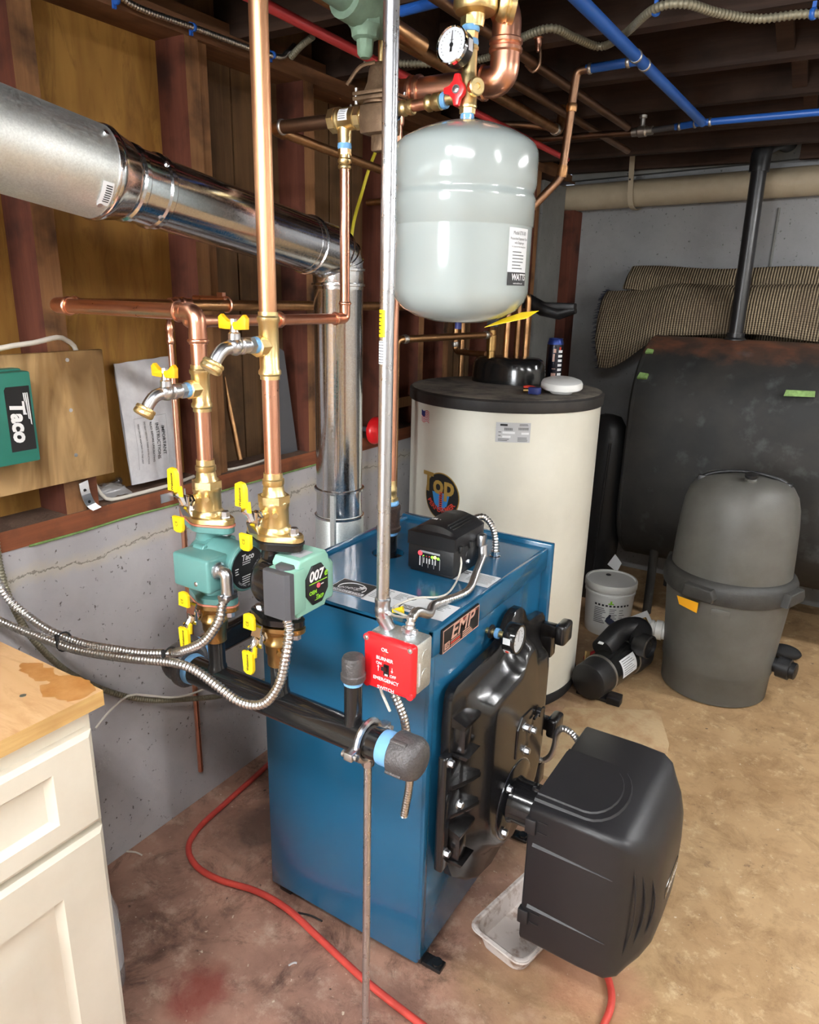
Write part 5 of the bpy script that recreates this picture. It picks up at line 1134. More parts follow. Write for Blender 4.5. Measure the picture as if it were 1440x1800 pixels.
c3_ = flex('flexible_conduit', [(-1.520, 0.774, 1.043), (-1.520, 0.774, 0.952), (-1.520, 0.787, 0.867), (-1.520, 0.825, 0.760), (-1.525, 0.900, 0.640), (-1.530, 1.003, 0.535), (-1.515, 1.109, 0.461), (-1.507, 1.237, 0.402), (-1.507, 1.390, 0.342), (-1.530, 1.618, 0.286), (-1.530, 1.861, 0.265)], .0082, 'flexold')
tag(c3_, 'dusty flexible conduit sagging low along the concrete wall', 'conduit', None)
for (p, q) in (((-1.326, 0.782, 0.831), 0), ((-1.056, 0.832, 0.855), 1)):
    z_ = MB(); P = []
    for k in range(17):
        a = 2*math.pi*k/16; P.append(V(p)+Vector((.35*(.014 if k % 2 == 0 else .014)*math.cos(a)*.3, .016*math.cos(a), .021*math.sin(a))))
    z_.tube(P, .0022, 6); z_.box(p[0]-.003, p[0]+.003, p[1]-.018, p[1]-.012, p[2]+.008, p[2]+.022)
    tag(z_.build('cable_tie', 'rubber'), ('black cable tie binding both conduits over the plywood counter side', 'black cable tie binding both conduits beside the header elbow')[q], 'cable tie')
w3 = MB().tube(smooth([(-1.500, 0.938, 0.472), (-1.500, 0.977, 0.496), (-1.500, 1.039, 0.514), (-1.500, 1.091, 0.490), (-1.488, 1.163, 0.451), (-1.486, 1.231, 0.428), (-1.486, 1.310, 0.416)], .02), .003, 8).build('cable', 'cable'); tag(w3, 'thin white cable tied to the low dusty conduit on the wall', 'cable')

# ================================================================== LEFT WALL ITEMS
pb = MB(); pb.rbox(W+.005, W+.019, .55, 1.088, 1.104, 1.402, .002); pbo = tag(pb.build('plywood_board', 'board'), 'plywood backing board screwed to the studs behind the green zone control', 'board')
for y, z in ((.995, 1.383), (.99, 1.27), (.99, 1.165), (.60, 1.38), (.60, 1.15)):
    q = MB(); q.lathe((W+.019, y, z), (1, 0, 0), [(.0045, 0), (.0045, .0012), (.002, .0012)], 12); q.build('screw', 'zinc', pbo)
zc = thing('zone_control', 'teal green zone control box with black maker label on the plywood board', 'control box', (W+.04, .75, 1.18))
MB().rbox(W+.019, W+.075, .60, .872, 1.182, 1.372, .004).build('housing', 'greenbox', zc)
MB().rbox(W+.019, W+.05, .605, .868, 1.178, 1.376, .003).build('base', 'greenbox', zc)
fn = planefn((W+.075, .838, 1.277), (0, 1, 0), (0, 0, 1))
lb = MB(); lb.prism([(-.026, -.068), (.027, -.068), (.027, .066), (-.022, .066), (-.026, .06)], (W+.075, .838, 1.277), (0, 1, 0), (0, 0, 1), (.0008, 0, 0)); lbo = lb.build('label', 'ink', zc)
text('Taco', .046, planefn((W+.0758, .838, 1.277), (0, 0, -1), (0, 1, 0)), .006, -.004, 'whiteink', lbo, .0006, bold=.045, shear=.12, sx=.92)
fnT = planefn((W+.0758, .838, 1.277), (0, 0, -1), (0, 1, 0))
for k in range(3): polyfn([(-.052, .022-.004*k), (.016-.012*k, .024-.004*k), (.014-.012*k, .0215-.004*k), (-.052, .0195-.004*k)][::-1], fnT, 'whiteink', lbo, .0006, 'lettering')
wc = MB().tube(smooth([(-1.500, 0.736, 1.394), (-1.500, 0.829, 1.419), (-1.500, 0.902, 1.427), (-1.510, 0.961, 1.435), (-1.535, 0.998, 1.427), (-1.552, 1.028, 1.411), (-1.562, 1.040, 1.384), (-1.565, 1.040, 1.356)], .02), .0055, 10).build('cable', 'cable'); tag(wc, 'white cable curving over the top of the plywood board', 'cable')
wc = MB().tube(smooth([(-1.605, 1.068, 1.12), (-1.59, 1.070, 1.065), (-1.570, 1.082, 1.032), (-1.562, 1.11, 1.0272), (-1.560, 1.15, 1.0272), (-1.560, 1.22, 1.0272), (-1.565, 1.30, 1.0272), (-1.585, 1.38, 1.0272)], .02), .005, 10).build('cable', 'cable'); tag(wc, 'white cable lying on the sill plate below the instruction bag', 'cable')
wc = MB().tube(smooth([(-1.572, 1.498, 1.0265), (-1.565, 1.53, 1.0265), (-1.565, 1.58, 1.0265), (-1.572, 1.65, 1.0265), (-1.59, 1.71, 1.0265), (-1.612, 1.735, 1.0265)], .02), .004, 10).build('cable', 'cable'); tag(wc, 'white cable lying on the sill plate below the leaning copper offcut', 'cable')
# instruction bag
ib = thing('instruction_bag', 'grey white plastic instruction bag printed with black text leaning in the studs', 'bag', (-1.60, 1.205, 1.023))
bl = [(-1.585, 1.172, 1.045), (-1.600, 1.348, 1.040)]; tl = [(-1.635, 1.188, 1.354), (-1.645, 1.385, 1.363)]
def bagf(a, b_, th):
    lo = V(bl[0]).lerp(V(bl[1]), a); hi = V(tl[0]).lerp(V(tl[1]), a); p = lo.lerp(hi, b_)
    bul = math.sin(math.pi*min(max(a, .02), .98))**.5*math.sin(math.pi*min(max(b_*.9+.06, .02), .98))**.5
    return p+Vector((th*.014*bul+.003*noise.noise(Vector((a*5, b_*5, th))), 0, .004*noise.noise(Vector((a*4, 0, 1)))*b_))
m_ = MB(); m_.grid(lambda a, b_: bagf(a, b_, 1), 20, 26); m_.grid(lambda a, b_: bagf(a, b_, -1), 20, 26); body = m_.build('bag_body', 'bag', ib, 70)
fnB = lambda u, v, h: bagf(.47+v/.17, .33-u/.31, 1)+Vector((h+.0015, 0, 0))
for k, (tx, s_) in enumerate((('IMPORTANT', .0135), ('INSTRUCTIONS', .0135), ('READ BEFORE UNCRATING', .0085), ('DO NOT DESTROY THESE INSTRUCTIONS', .0058), ('AFFIX ON OR ADJACENT TO THE UNIT', .0058))):
    text(tx, s_, fnB, 0, (.028, .010, -.008, -.026, -.044)[k], 'ink', body, .0012, bold=.01)
bars([(-.066, -.055, .066, -.0545), (-.066, .042, .066, .0425), (-.066, -.055, -.0655, .042)], fnB, 'greyink', body, .0012, 'border', nu=8)
# bag of bolts, loose strap
bb = thing('bolt_bag', 'small clear plastic bag of steel bolts lying on the sill plate', 'bag', (-1.600, 1.114, 1.041))
c_ = V((-1.615, 1.122, 1.045)); 
for k, (dx, dy, dz, ang) in enumerate(((0, -.02, -.008, .1), (.01, .015, -.01, .5), (-.02, .03, .002, -.2), (-.015, -.03, .0, 1.2))):
    q = MB(); p = c_+Vector((dx, dy, dz)); d_ = Vector((math.sin(ang)*.5, math.cos(ang), .1)); q.lathe(p, d_, [(.0055, -.03), (.0055, .015)], 10); q.lathe(p, d_, [(.0095, .015), (.0095, .024)], 6); q.build('bolt', 'zinc', bb)
m_ = MB(); m_.grid(lambda a, b_: c_+Vector((-.040+.076*b_, -.058+.104*a, -.017+.028*(math.sin(math.pi*a)*math.sin(math.pi*b_))**.4+.006*noise.noise(Vector((a*6, b_*6, 3))))), 14, 12); m_.build('plastic_bag', 'clear', bb, 80)
st_ = MB(); P = [(-1.551, 1.000, 1.091), (-1.546, 1.000, 1.061), (-1.545, 1.010, 1.033), (-1.540, 1.022, 1.020)]
pp = smooth(P, .008); wdir = Vector((0, .024, .004))
for i in range(len(pp)-1): st_.add([pp[i], pp[i]+wdir, pp[i+1]+wdir, pp[i+1], pp[i]+Vector((.0016, 0, 0)), pp[i]+wdir+Vector((.0016, 0, 0)), pp[i+1]+wdir+Vector((.0016, 0, 0)), pp[i+1]+Vector((.0016, 0, 0))], [(0, 1, 2, 3), (7, 6, 5, 4), (0, 4, 5, 1), (1, 5, 6, 2), (2, 6, 7, 3), (3, 7, 4, 0)])
ps = st_.build('hanger_strap', 'zinc'); tag(ps, 'bent perforated steel hanger strap hanging off the sill plate', 'strap')
for i in range(2, len(pp)-1, 3):
    q = MB(); q.lathe(pp[i]+wdir*.5+Vector((.0012, 0, 0)), (1, 0, 0), [(.004, 0), (.004, .0008)], 12); q.build('strap_hole', 'ink', ps)
oc_ = MB(); oc_.cyl((-1.600, 1.580, 1.038), (-1.635, 1.581, 1.190), .0085, n=12); oc_.lathe((-1.635, 1.581, 1.190), V((-1.650, 1.581, 1.292))-V((-1.635, 1.581, 1.190)), [(.009, 0), (.006, .03), (.002, .10)], 10); tag(oc_.build('copper_offcut', 'copperold'), 'old copper offcut leaning against the sheathing boards', 'pipe')
sh = MB(); sh.prism([(0, 0), (.085, .008), (.035, .34), (0, .36)], (-1.600, 1.755, 1.016), (.1, 1, 0), (0, 0, 1), (-.02, 0, 0), .002); tag(sh.build('slate_offcut', 'greydk'), 'dark grey roofing offcut leaning between the studs', 'offcut')
# red alarm bell
rb = thing('alarm_bell', 'red domed alarm bell on the stud wall behind the flue', 'bell', (-1.520, 2.148, 1.018))
gc_ = V((-1.553, 2.205, 1.048)); MB().cyl((-1.662, gc_.y, gc_.z), (-1.535, gc_.y, gc_.z), .010, n=12).build('mount', 'greydk', rb)
MB().lathe((-1.553, 2.205, 1.048), (1, 0, 0), [(.02, 0), (.02, .02), (.05, .022), (.052, .03), (.046, .045), (.03, .055), (.012, .06), (.011, .066), (.004, .068)], 32).build('gong', 'red', rb)
# electric cables on the top plate
for P, lab, mt_, r in (([(-1.530, 1.185, 2.162), (-1.530, 1.256, 2.144), (-1.530, 1.421, 2.148), (-1.530, 1.702, 2.156), (-1.540, 1.773, 2.183), (-1.560, 1.828, 2.217)], 'silver armoured cable clipped along the top plate', 'flex', .0075), ([(-1.500, 1.743, 2.160), (-1.450, 1.728, 2.177), (-1.400, 1.715, 2.188)], 'short dusty armoured cable turning up beside the red pex', 'flexold', .009)):
    o = flex('armoured_cable', P, r, mt_); tag(o, lab, 'cable')
for p, lb_ in (((-1.530, 1.204, 2.142), 'small blue cable clip on the top plate above the yellow plywood bay'), ((-1.530, 1.421, 2.148), 'small blue cable clip on the top plate above the doubled stud'), ((-1.530, 1.702, 2.158), 'small blue cable clip on the top plate beside the tall copper riser')):
    q = MB(); q.ring(p, (0, 1, .15), .0098, .008, 14); q.box(p[0]-.012, p[0]-.006, p[1]-.004, p[1]+.004, p[2]-.016, p[2]+.012); tag(q.build('cable_clip', 'bluepex'), lb_, 'clip', 'blue clips on the top plate')
for P, lab in (([(-1.545, 2.079, 2.112), (-1.500, 2.003, 1.982), (-1.500, 2.003, 1.908), (-1.510, 1.999, 1.809), (-1.520, 1.993, 1.706), (-1.550, 2.026, 1.602)], 'thin white cable hanging beside the copper fill pipe'), ):
    o = MB().tube(smooth(P, .03), .004, 8).build('cable', 'cable'); tag(o, lab, 'cable')
o = MB().tube(smooth([(-1.545, 2.217, 1.997), (-1.540, 2.171, 1.934), (-1.550, 2.147, 1.861), (-1.530, 2.075, 1.765), (-1.530, 2.059, 1.675), (-1.560, 2.109, 1.567), (-1.620, 2.198, 1.450)], .02), .0055, 8).build('cable', 'yellowcable'); tag(o, 'yellow cable hanging on the stud wall above the flue elbow', 'cable')

# ================================================================== CEILING PIPES
def run(name, pts, r, mat, lab, cat='pipe', n=16, ends=None, bend=.03):
    o = MB().tube(fillet(pts, bend, 5), r, n).build(name, mat); return tag(o, lab, cat)
CZ = 2.115
bp_ = thing('blue_pex_pipe', 'blue pex water pipe strung under the joists with crimped tees', 'pipe', (-.62, 2.8, 2.1))
MB().cyl((-.626, 1.2, CZ+.005), (-.624, 2.83, CZ+.005), .0142, n=18).build('main_pipe', 'bluepex', bp_)
MB().cyl((-.624, 2.83, CZ+.005), (.9, 2.845, CZ+.005), .0112, n=16).build('branch_pipe', 'bluepex', bp_)
MB().cyl((-.624, 2.83, CZ+.005), (-.72, 2.86, CZ+.005), .0112, n=16).build('branch_pipe', 'bluepex', bp_)
MB().cyl((-.630, 2.06, CZ+.005), (-.765, 2.06, CZ+.002), .0112, n=16).build('branch_pipe', 'bluepex', bp_)
for p, d_, r in (((-.625, 2.02, CZ+.005), (0, 1, 0), .0165), ((-.625, 2.10, CZ+.005), (0, 1, 0), .0165), ((-.655, 2.06, CZ+.005), (1, 0, 0), .0135), ((-.755, 2.06, CZ+.002), (1, 0, 0), .0135), ((-.60, 2.832, CZ+.005), (1, 0, 0), .0135), ((-.65, 2.84, CZ+.005), (1, 0, 0), .0135), ((-.705, 2.855, CZ+.005), (1, 0, 0), .0135)):
    MB().ring(p, d_, r, .010, 18).build('crimp_ring', 'solder', bp_)
bs = run('copper_stub', [(-.755, 2.06, CZ+.002), (-.79, 2.06, CZ+.002), (-.795, 2.06, 2.06), (-.81, 2.06, 1.86), (-.94, 1.98, 1.70)], .0112, 'copperdull', 'aged copper pipe dropping from the blue pex beside the expansion tank', bend=.02)
MB().ring((-.797, 2.06, 2.03), (0, 0, 1), .0145, .02, 16).build('coupling', 'copperold', bs); MB().ring((-.809, 2.06, 1.875), (.1, 0, 1), .0145, .03, 16).build('coupling', 'copperold', bs)
vl = thing('stop_valve', 'small grey stop valve joining the blue pex under the far joists', 'valve', (-.84, 2.87, 2.09))
MB().cyl((-.70, 2.855, CZ+.005), (-.82, 2.873, CZ+.003), .0095, n=14).build('tailpiece', 'greydk', vl)
m_ = MB(); m_.lathe((-.80, 2.87, CZ+.003), (-1, .1, 0), [(.015, 0), (.015, .02), (.019, .025), (.019, .05), (.015, .055), (.015, .075)], 16); m_.lathe((-.84, 2.875, CZ+.005), (0, 0, 1), [(.010, 0), (.008, .04), (.014, .042), (.014, .05)], 12); m_.build('body', 'solder', vl)
run('copper_ceiling_pipe', [(-.875, 2.875, CZ+.002), (-1.28, 2.92, CZ+.018)], .0112, 'copperdull', 'dull copper pipe crossing under the joists from the stop valve')
run('copper_ceiling_pipe', [(-.885, 1.0, CZ+.012), (-.88, 2.83, CZ+.012)], .0130, 'copperdull', 'dull copper pipe under the joists next to the blue pex main')
run('copper_ceiling_pipe', [(-1.045, 2.10, CZ+.036), (-1.045, 3.40, CZ+.036)], .0130, 'copperdull', 'dull copper pipe under the joists ending short of the far wall')
yp = run('copper_ceiling_pipe', [(-1.055, 1.0, CZ), (-1.10, 2.74, CZ), (-1.10, 2.76, 2.20)], .0165, 'copperold', 'golden aged copper pipe under the joists ending in an elbow', bend=.03)
MB().ring((-1.099, 2.70, CZ), (0, 1, 0), .020, .02, 18).build('solder_joint', 'solder', yp)
run('copper_ceiling_pipe', [(-1.10, 2.76, CZ+.012), (-1.22, 2.69, CZ+.024), (-1.35, 2.62, CZ+.024)], .0112, 'copperdull', 'dull reddish copper pipe crossing behind the expansion tank under the joists')
pc_ = thing('pipe_hook', 'bent copper hook holding the ceiling pipe beside the blue pex', 'hook', (-.88, 2.02, 2.12))
MB().tube(smooth([(-.902, 1.98, 2.125), (-.88, 1.98, 2.106), (-.862, 1.98, 2.125), (-.868, 1.98, 2.18)], .008), .004, 8).build('hook', 'copperdull', pc_)
MB().lathe((-.868, 1.98, 2.15), (-.1, 0, 1), [(.006, 0), (.010, .03), (.013, .032)], 10).build('nail_head', 'copper', pc_)
o = flex('armoured_cable', [(-1.328, 1.847, 2.150), (-1.165, 1.942, 2.150), (-1.028, 1.981, 2.155), (-0.906, 1.897, 2.155), (-0.786, 1.844, 2.155), (-0.755, 1.933, 2.155), (-0.721, 2.027, 2.155), (-0.641, 1.954, 2.150), (-0.534, 1.821, 2.150), (-0.468, 1.822, 2.150), (-0.420, 1.904, 2.150), (-0.350, 1.983, 2.150), (-0.271, 1.997, 2.150), (-0.164, 2.017, 2.150), (.15, 1.98, 2.15), (.5, 2.06, 2.15), (.9, 1.97, 2.15), (1.4, 2.04, 2.15), (2.2, 2.0, 2.15)], .0098, 'flexold', pitch=.010); tag(o, 'dusty armoured cable snaking under the joists over the blue pex', 'cable')
for p, lb_ in (((-0.532, 1.829, 2.150), 'small blue cable clip on the joist beside the blue pex main'), ((-0.239, 2.007, 2.150), 'small blue cable clip on the joist farther from the blue pex main')):
    q = MB(); q.ring(p, (1, -.3, 0), .0125, .010, 14); q.box(p[0]-.004, p[0]+.004, p[1]-.004, p[1]+.004, p[2]+.01, p[2]+.03); tag(q.build('cable_clip', 'bluepex'), lb_, 'clip', 'blue clips on the joist')
run('red_pex_pipe', [(-1.155, .9, 2.10), (-1.185, 1.71, 2.10), (-1.24, 3.2, 2.10)], .0112, 'redpex', 'red pex pipe running under the joists above the stud wall')
gr = thing('flow_valve', 'dusty green cast valve hanging from the joists', 'valve', (-0.984, 1.368, 2.020))
m_ = MB(); a_ = V((-0.951, 1.183, 2.080)); b_ = V((-0.934, 1.376, 2.060)); m_.tube([a_, a_.lerp(b_, .35), a_.lerp(b_, .36), a_.lerp(b_, .9), b_], [.028, .028, .04, .038, .03], 20); c_ = a_.lerp(b_, .66); m_.lathe(c_, (0, 0, -1), [(.034, 0), (.034, .03), (.028, .036), (.026, .05), (.017, .054), (.015, .078), (.010, .084)], 8); m_.build('body', 'patina', gr)
MB().cyl(b_, b_+(b_-a_).normalized()*.12, .018, n=16).build('pipe', 'copperold', gr); MB().cyl(a_, a_-(b_-a_).normalized()*.25, .018, n=16).build('pipe', 'copperold', gr); MB().cyl(c_, c_+Vector((0, 0, .13)), .012, n=10).build('hanger', 'patina', gr)
run('blue_pex_pipe', [(-1.042, 1.592, 2.157), (-0.894, 1.577, 2.157), (-0.744, 1.541, 2.157)], .0112, 'bluepex', 'short blue pex pipe under the joists behind the air separator')

# ================================================================== WATER HEATER
HX, HYY, HR, HT = -1.167, 2.564, .364, 1.209
wh = thing('water_heater', 'tall cream indirect water heater with dusty black cap', 'water heater', (HX, HYY, 0))
MB().lathe((HX, HYY, .05), (0, 0, 1), [(HR-.004, 0), (HR-.004, 1.12)], 96).build('jacket', 'heater', wh)
MB().lathe((HX, HYY, 0), (0, 0, 1), [(HR-.03, 0), (HR-.005, .012), (HR+.002, .03), (HR+.002, .058)], 80).build('base_ring', 'rubber', wh)
cp = MB(); cp.lathe((HX, HYY, HT-.045), (0, 0, 1), [(HR+.002, 0), (HR+.004, .004), (HR+.004, .036), (HR-.004, .043)], 96); capo = cp.build('cap', 'capblk', wh)
m_ = MB(); m_.lathe((HX, HYY, HT-.006), (0, 0, 1), [(HR-.003, 0), (HR-.006, .005), (HR-.03, .008), (.01, .010)], 80); m_.build('cap_top', 'capdust', capo)
ac = math.atan2(-HYY, -HX)
fn = cylfn(HX, HYY, HR-.004, ac+.095, 1.098); rp = sheet(fn, .118, .068, 'silverlab', wh, 10, 'rating_label', .0006)
bars([(-.045, .022, -.020, .029)]+[(-.030+.0032*k, .007, -.0285+.0032*k, .016) for k in range(9)]+[(.018+.0032*k, .009, .0195+.0032*k, .018) for k in range(11)]+lines(.02, .055, .028, .004, 2, .0015, .2)+lines(-.05, -.012, -.024, .005, 2, .0018, .2)+lines(.016, .055, -.018, .004, 4, .0015, .2)+lines(-.05, -.04, .0, .012, 2, .002, .2), fn, 'ink', rp, .0012, nu=2)
bars([(-.036, -.004, .006, .003), (-.036, -.018, -.008, -.011), (.028, -.006, .054, .001)], fn, 'paper', rp, .0012, nu=2)
# flag sticker, waving
ff = cylfn(HX, HYY, HR-.004, ac-.90, 1.118)
flag = sheet(ff, .052, .040, 'paper', wh, 6, 'flag_sticker', .0006)
def wavef(u, v, h): return ff(u, v+.0035*math.sin(u*150), h)
bars([(-.026, -.020+.0062*k, .026, -.0172+.0062*k) for k in range(7)], wavef, 'redink', flag, .0010, nu=8); bars([(-.026, .001, .0, .021)], wavef, 'navy', flag, .0014, nu=4)
# round top performer emblem
fe = cylfn(HX, HYY, HR-.004, ac-.62, .840); em = polyfn([(.088*math.cos(2*math.pi*k/40)*.92, .088*math.sin(2*math.pi*k/40)) for k in range(40)], fe, 'goldink', wh, .0012, 'emblem')
mbd = MB(); n = 40
mbd.v = [fe(0, 0, .0018)]+[fe(.084*.92*math.cos(2*math.pi*k/n)*q, .084*math.sin(2*math.pi*k/n)*q, .0018) for q in (.5, 1) for k in range(n)]
mbd.f = [(0, 1+k, 1+(k+1) % n) for k in range(n)]+[(1+k, 1+n+k, 1+n+(k+1) % n, 1+(k+1) % n) for k in range(n)]; mbd.m = [0]*len(mbd.f); mbd.build('emblem_disc', 'ink', em, recalc=False)
text('Top', .098, fe, -.018, .040, 'goldink', em, .0026, bold=.03, sx=.95); text('PERFORMER', .026, fe, 0, -.052, 'redink', em, .0026, bold=.03, arc=-.070)
polyfn([(-.042, .012), (-.004, .014), (-.004, -.055), (-.030, -.030)][::-1], fe, 'blueink', em, .0024); polyfn([(.006, .014), (.040, .010), (.030, -.030), (.006, -.055)][::-1], fe, 'blueink', em, .0024)
bars([(-.008, .012-.008*k, .010, .016-.008*k) for k in range(9)], fe, 'redink', em, .0028)
# black pipe cover on top
pcv = thing('pipe_cover', 'glossy black moulded pipe cover on top of the water heater', 'pipe cover', (-1.133, 2.509, 1.212))
cc = V((-1.210, 2.675, 1.212))
rings = []
for h_, k_ in ((0, 1), (.05, .99), (.078, .96), (.092, .90), (.100, .80), (.102, .5), (.102, .1)):
    rings.append([(cc.x+.152*k_*math.cos(a), cc.y+.095*k_*math.sin(a)*(1+.12*abs(math.cos(a))), HT+.002+h_) for a in [2*math.pi*j/36 for j in range(36)]])
MB().loft(rings).build('shell', 'plasticg', pcv, 45)
# pipes on the heater
def hp(lab, pts, r, mat='copperold', joints=(), bend=.025):
    o = run('heater_pipe', pts, r, mat, lab, bend=bend)
    for (p, d_) in joints: MB().ring(p, d_, r*1.25, .02, 16).build('solder_joint', 'solder', o)
    return o
zt = HT+.07
A1 = V((-1.219, 2.657, 1.284)); A2 = V((-1.262, 2.612, 1.284)); A3 = V((-1.203, 2.810, 1.284)); A4 = V((-1.273, 2.881, 1.284))
hp('copper pipe with white joint rising from the front of the black heater cover', [A1, (A1.x, A1.y, 1.64), (-1.60, A1.y, 1.64)], .0115, joints=[(A1+Vector((0, 0, .012)), (0, 0, 1))])
hp('copper pipe rising beside the tag from the black heater cover', [(A3.x, A3.y, 1.208), (A3.x, A3.y, 1.55), (-1.60, A3.y, 1.55)], .0115, joints=[(A3+Vector((0, 0, .012)), (0, 0, 1))])
hp('copper pipe rising at the back of the black heater cover', [(A4.x, A4.y, 1.208), (A4.x, A4.y, 1.60), (-1.60, A4.y, 1.60)], .0115)
B1 = V((-1.382, 2.120, 1.391)); jt = V((A2.x, A2.y, B1.z+.005))
hh = hp('aged copper pipe bridging from the heater tee and dropping behind the boiler', [(B1.x, B1.y, .05), B1, jt], .0125, joints=[(B1.lerp(jt, .93), jt-B1), (B1.lerp(jt, .08), jt-B1)])
tv = thing('heater_tee', 'bronze tee with grey relief lever on the heater outlet pipe', 'valve', A2)
MB().lathe(A2, (0, 0, 1), [(.016, -.01), (.016, .05), (.019, .052), (.019, .11), (.015, .112), (.015, .13)], 16).build('body', 'brassold', tv); MB().rbox(jt.x-.02, jt.x+.022, jt.y-.012, jt.y+.012, jt.z+.03, jt.z+.07, .004).build('lever', 'greydk', tv)
D1 = V((-1.480, 2.720, 1.313)); D2 = V((-1.316, 2.720, 1.314))
hp('dull copper pipe with soldered elbow behind the heater tee', [(-1.60, D1.y, 1.58), (D1.x, D1.y, 1.58), (D1.x, D1.y, D1.z), (D2.x, D2.y-.04, D2.z)], .012, joints=[(D1+Vector((0, 0, .03)), (0, 0, 1)), (D1.lerp(D2, .3), (1, 0, 0))])
hp('copper pipe standing behind the water heater', [(-1.515, 2.845, .02), (-1.515, 2.845, 1.62), (-1.60, 2.845, 1.62)], .011)
# small things on the heater
sd = thing('smoke_detector', 'round white smoke detector lying tilted on the water heater', 'smoke detector', (-0.931, 2.535, 1.215))
p_ = V((-0.926, 2.515, 1.250)); p_.z = 1.243; dd_ = Vector((.05, -.12, 1))
MB().lathe(p_-Vector((0, 0, .028)), dd_, [(.040, 0), (.042, .006), (.036, .012), (.036, .016)], 28).build('base', 'white', sd); MB().lathe(p_, dd_, [(.070, -.014), (.074, -.010), (.074, .004), (.070, .012), (.055, .018), (.02, .021)], 36).build('body', 'white', sd)
fn = planefn(p_+dd_.normalized()*.021, (.8, .5, .02), (-.5, .8, .1)); text('FIRST ALERT', .010, fn, 0, .0, 'greyink', sd, .0012)
cn = thing('drink_can', 'tall black and blue drink can standing behind the white smoke detector', 'can', (-1.108, 2.955, 1.215))
cb_ = V((-1.088, 2.845, 1.213))
MB().lathe(cb_, (0, 0, 1), [(.027, 0), (.033, .007), (.033, .142), (.032, .148)], 32).build('body', 'capcan', cn); MB().lathe(cb_+Vector((0, 0, .146)), (0, 0, 1), [(.0325, 0), (.0325, .005), (.0275, .02), (.0285, .022), (.0285, .024), (.026, .024), (.026, .021)], 32).build('rim', 'canrim', cn)
fn = cylfn(cb_.x, cb_.y, .033, ac+.25, cb_.z+.08); bars([(.004, -.055+.018*k, .024, -.045+.018*k) for k in range(6)], fn, 'whiteink', cn, .0008, 'print', nu=4); bars([(-.020, -.06, -.002, -.045), (-.018, -.03, -.004, -.027), (-.018, .0, -.010, .03), (-.016, .035, -.006, .05)], fn, 'copperink', cn, .0008, 'print', nu=4); bars([(.006, .045, .014, .057)], fn, 'redink', cn, .0012, 'print', nu=2)
mk = thing('brass_plug', 'small blue plug with brass end on the heater cap', 'plug', (-0.984, 2.357, 1.216)); q_ = V((-1.004, 2.378, 1.216)); q_.z = 1.228
MB().lathe(q_, (1, .35, 0), [(.008, -.01), (.008, .012)], 12).build('brass_end', 'brassold', mk); MB().rbox(q_.x+.008, q_.x+.048, q_.y-.005, q_.y+.022, q_.z-.012, q_.z+.012, .003).build('plug', 'navy', mk)
bl2 = MB().tube(smooth([q_+Vector((.02, .05, -.002)), q_+Vector((-.01, .055, .003)), q_+Vector((-.03, .045, .0))], .01), [.009]*len(smooth([q_+Vector((.02, .05, -.002)), q_+Vector((-.01, .055, .003)), q_+Vector((-.03, .045, .0))], .01)), 10).build('red_plug', 'redink'); tag(bl2, 'small red plug lying behind the blue plug on the heater cap', 'plug')
bk_ = thing('black_handle', 'black plastic tool handle poking out behind the expansion tank', 'handle', (-1.164, 3.000, 1.482))
m_ = MB(); P0 = V((-1.297, 3.000, 1.531)); P1 = V((-1.074, 3.000, 1.503))
m_.tube([P0, P0.lerp(P1, .35)+Vector((0, 0, -.03)), P0.lerp(P1, .7)+Vector((0, 0, -.036)), P1+Vector((0, 0, -.008))], [.026, .03, .026, .018], 12); m_.rbox(P0.x-.01, P1.x, P0.y-.02, P0.y+.02, P1.z-.012, P1.z+.016, .006); m_.build('grip', 'plastic', bk_)
MB().cyl(P0+Vector((.02, 0, 0)), (W-.10, P0.y+.02, P0.z), .014, n=12).build('shaft', 'plastic', bk_)
for P, lab in (([(-1.092, 2.000, 1.457), (-0.942, 2.000, 1.486), (-0.836, 2.000, 1.510)], 'white'),):
    m_ = MB(); p0, p1, p2 = map(V, P); m_.add([p0, p1, p2, p2+Vector((-.02, -.05, .012)), p1+Vector((0, -.06, .035)), p0+Vector((.03, -.06, .02))], [(0, 1, 4, 5), (1, 2, 3, 4)])

# ================================================================== POOL FILTER
PX_, PY_ = -.331, 2.997
pf = thing('pool_filter', 'large grey domed pool filter with dark clamp band on the floor', 'pool filter', (PX_, PY_, 0))
MB().lathe((PX_, PY_, 0), (0, 0, 1), [(.195, 0), (.205, .006), (.208, .10), (.214, .12), (.214, .14), (.213, .16), (.232, .42), (.234, .46)], 72).build('lower_shell', 'filter', pf, 50)
MB().lathe((PX_, PY_, .44), (0, 0, 1), [(.234, 0), (.246, .004), (.250, .012), (.250, .060), (.243, .075), (.232, .085), (.226, .088)], 72).build('clamp_band', 'filterdk', pf)
MB().lathe((PX_, PY_, .50), (0, 0, 1), [(.225, 0), (.222, .10), (.216, .22), (.208, .29), (.196, .335), (.176, .368), (.150, .388), (.110, .400), (.05, .405), (.01, .406)], 72).build('dome', 'filter', pf, 60)
for a, w_ in ((-105, .05), (-20, .05), (65, .05), (150, .05)):
    a = R(a); c_, s_ = math.cos(a), math.sin(a); n_ = Vector((c_, s_, 0)); t_ = Vector((-s_, c_, 0)); o_ = Vector((PX_, PY_, .455))
    m_ = MB(); m_.prism([(-.065, 0), (.055, 0), (.065, .02), (.05, .052), (-.055, .052)], o_+n_*.225, t_, (0, 0, 1), n_*.048, .008, 3); m_.build('clamp_knob', 'filterdk', pf)
m_ = MB(); P = []
for k in range(15):
    t_ = -1+2*k/14; P.append((PX_+.165*t_*.9, PY_-.02+.03*t_, .885+.035*(1-t_*t_)**.8))
m_.tube(P, .007, 10); 
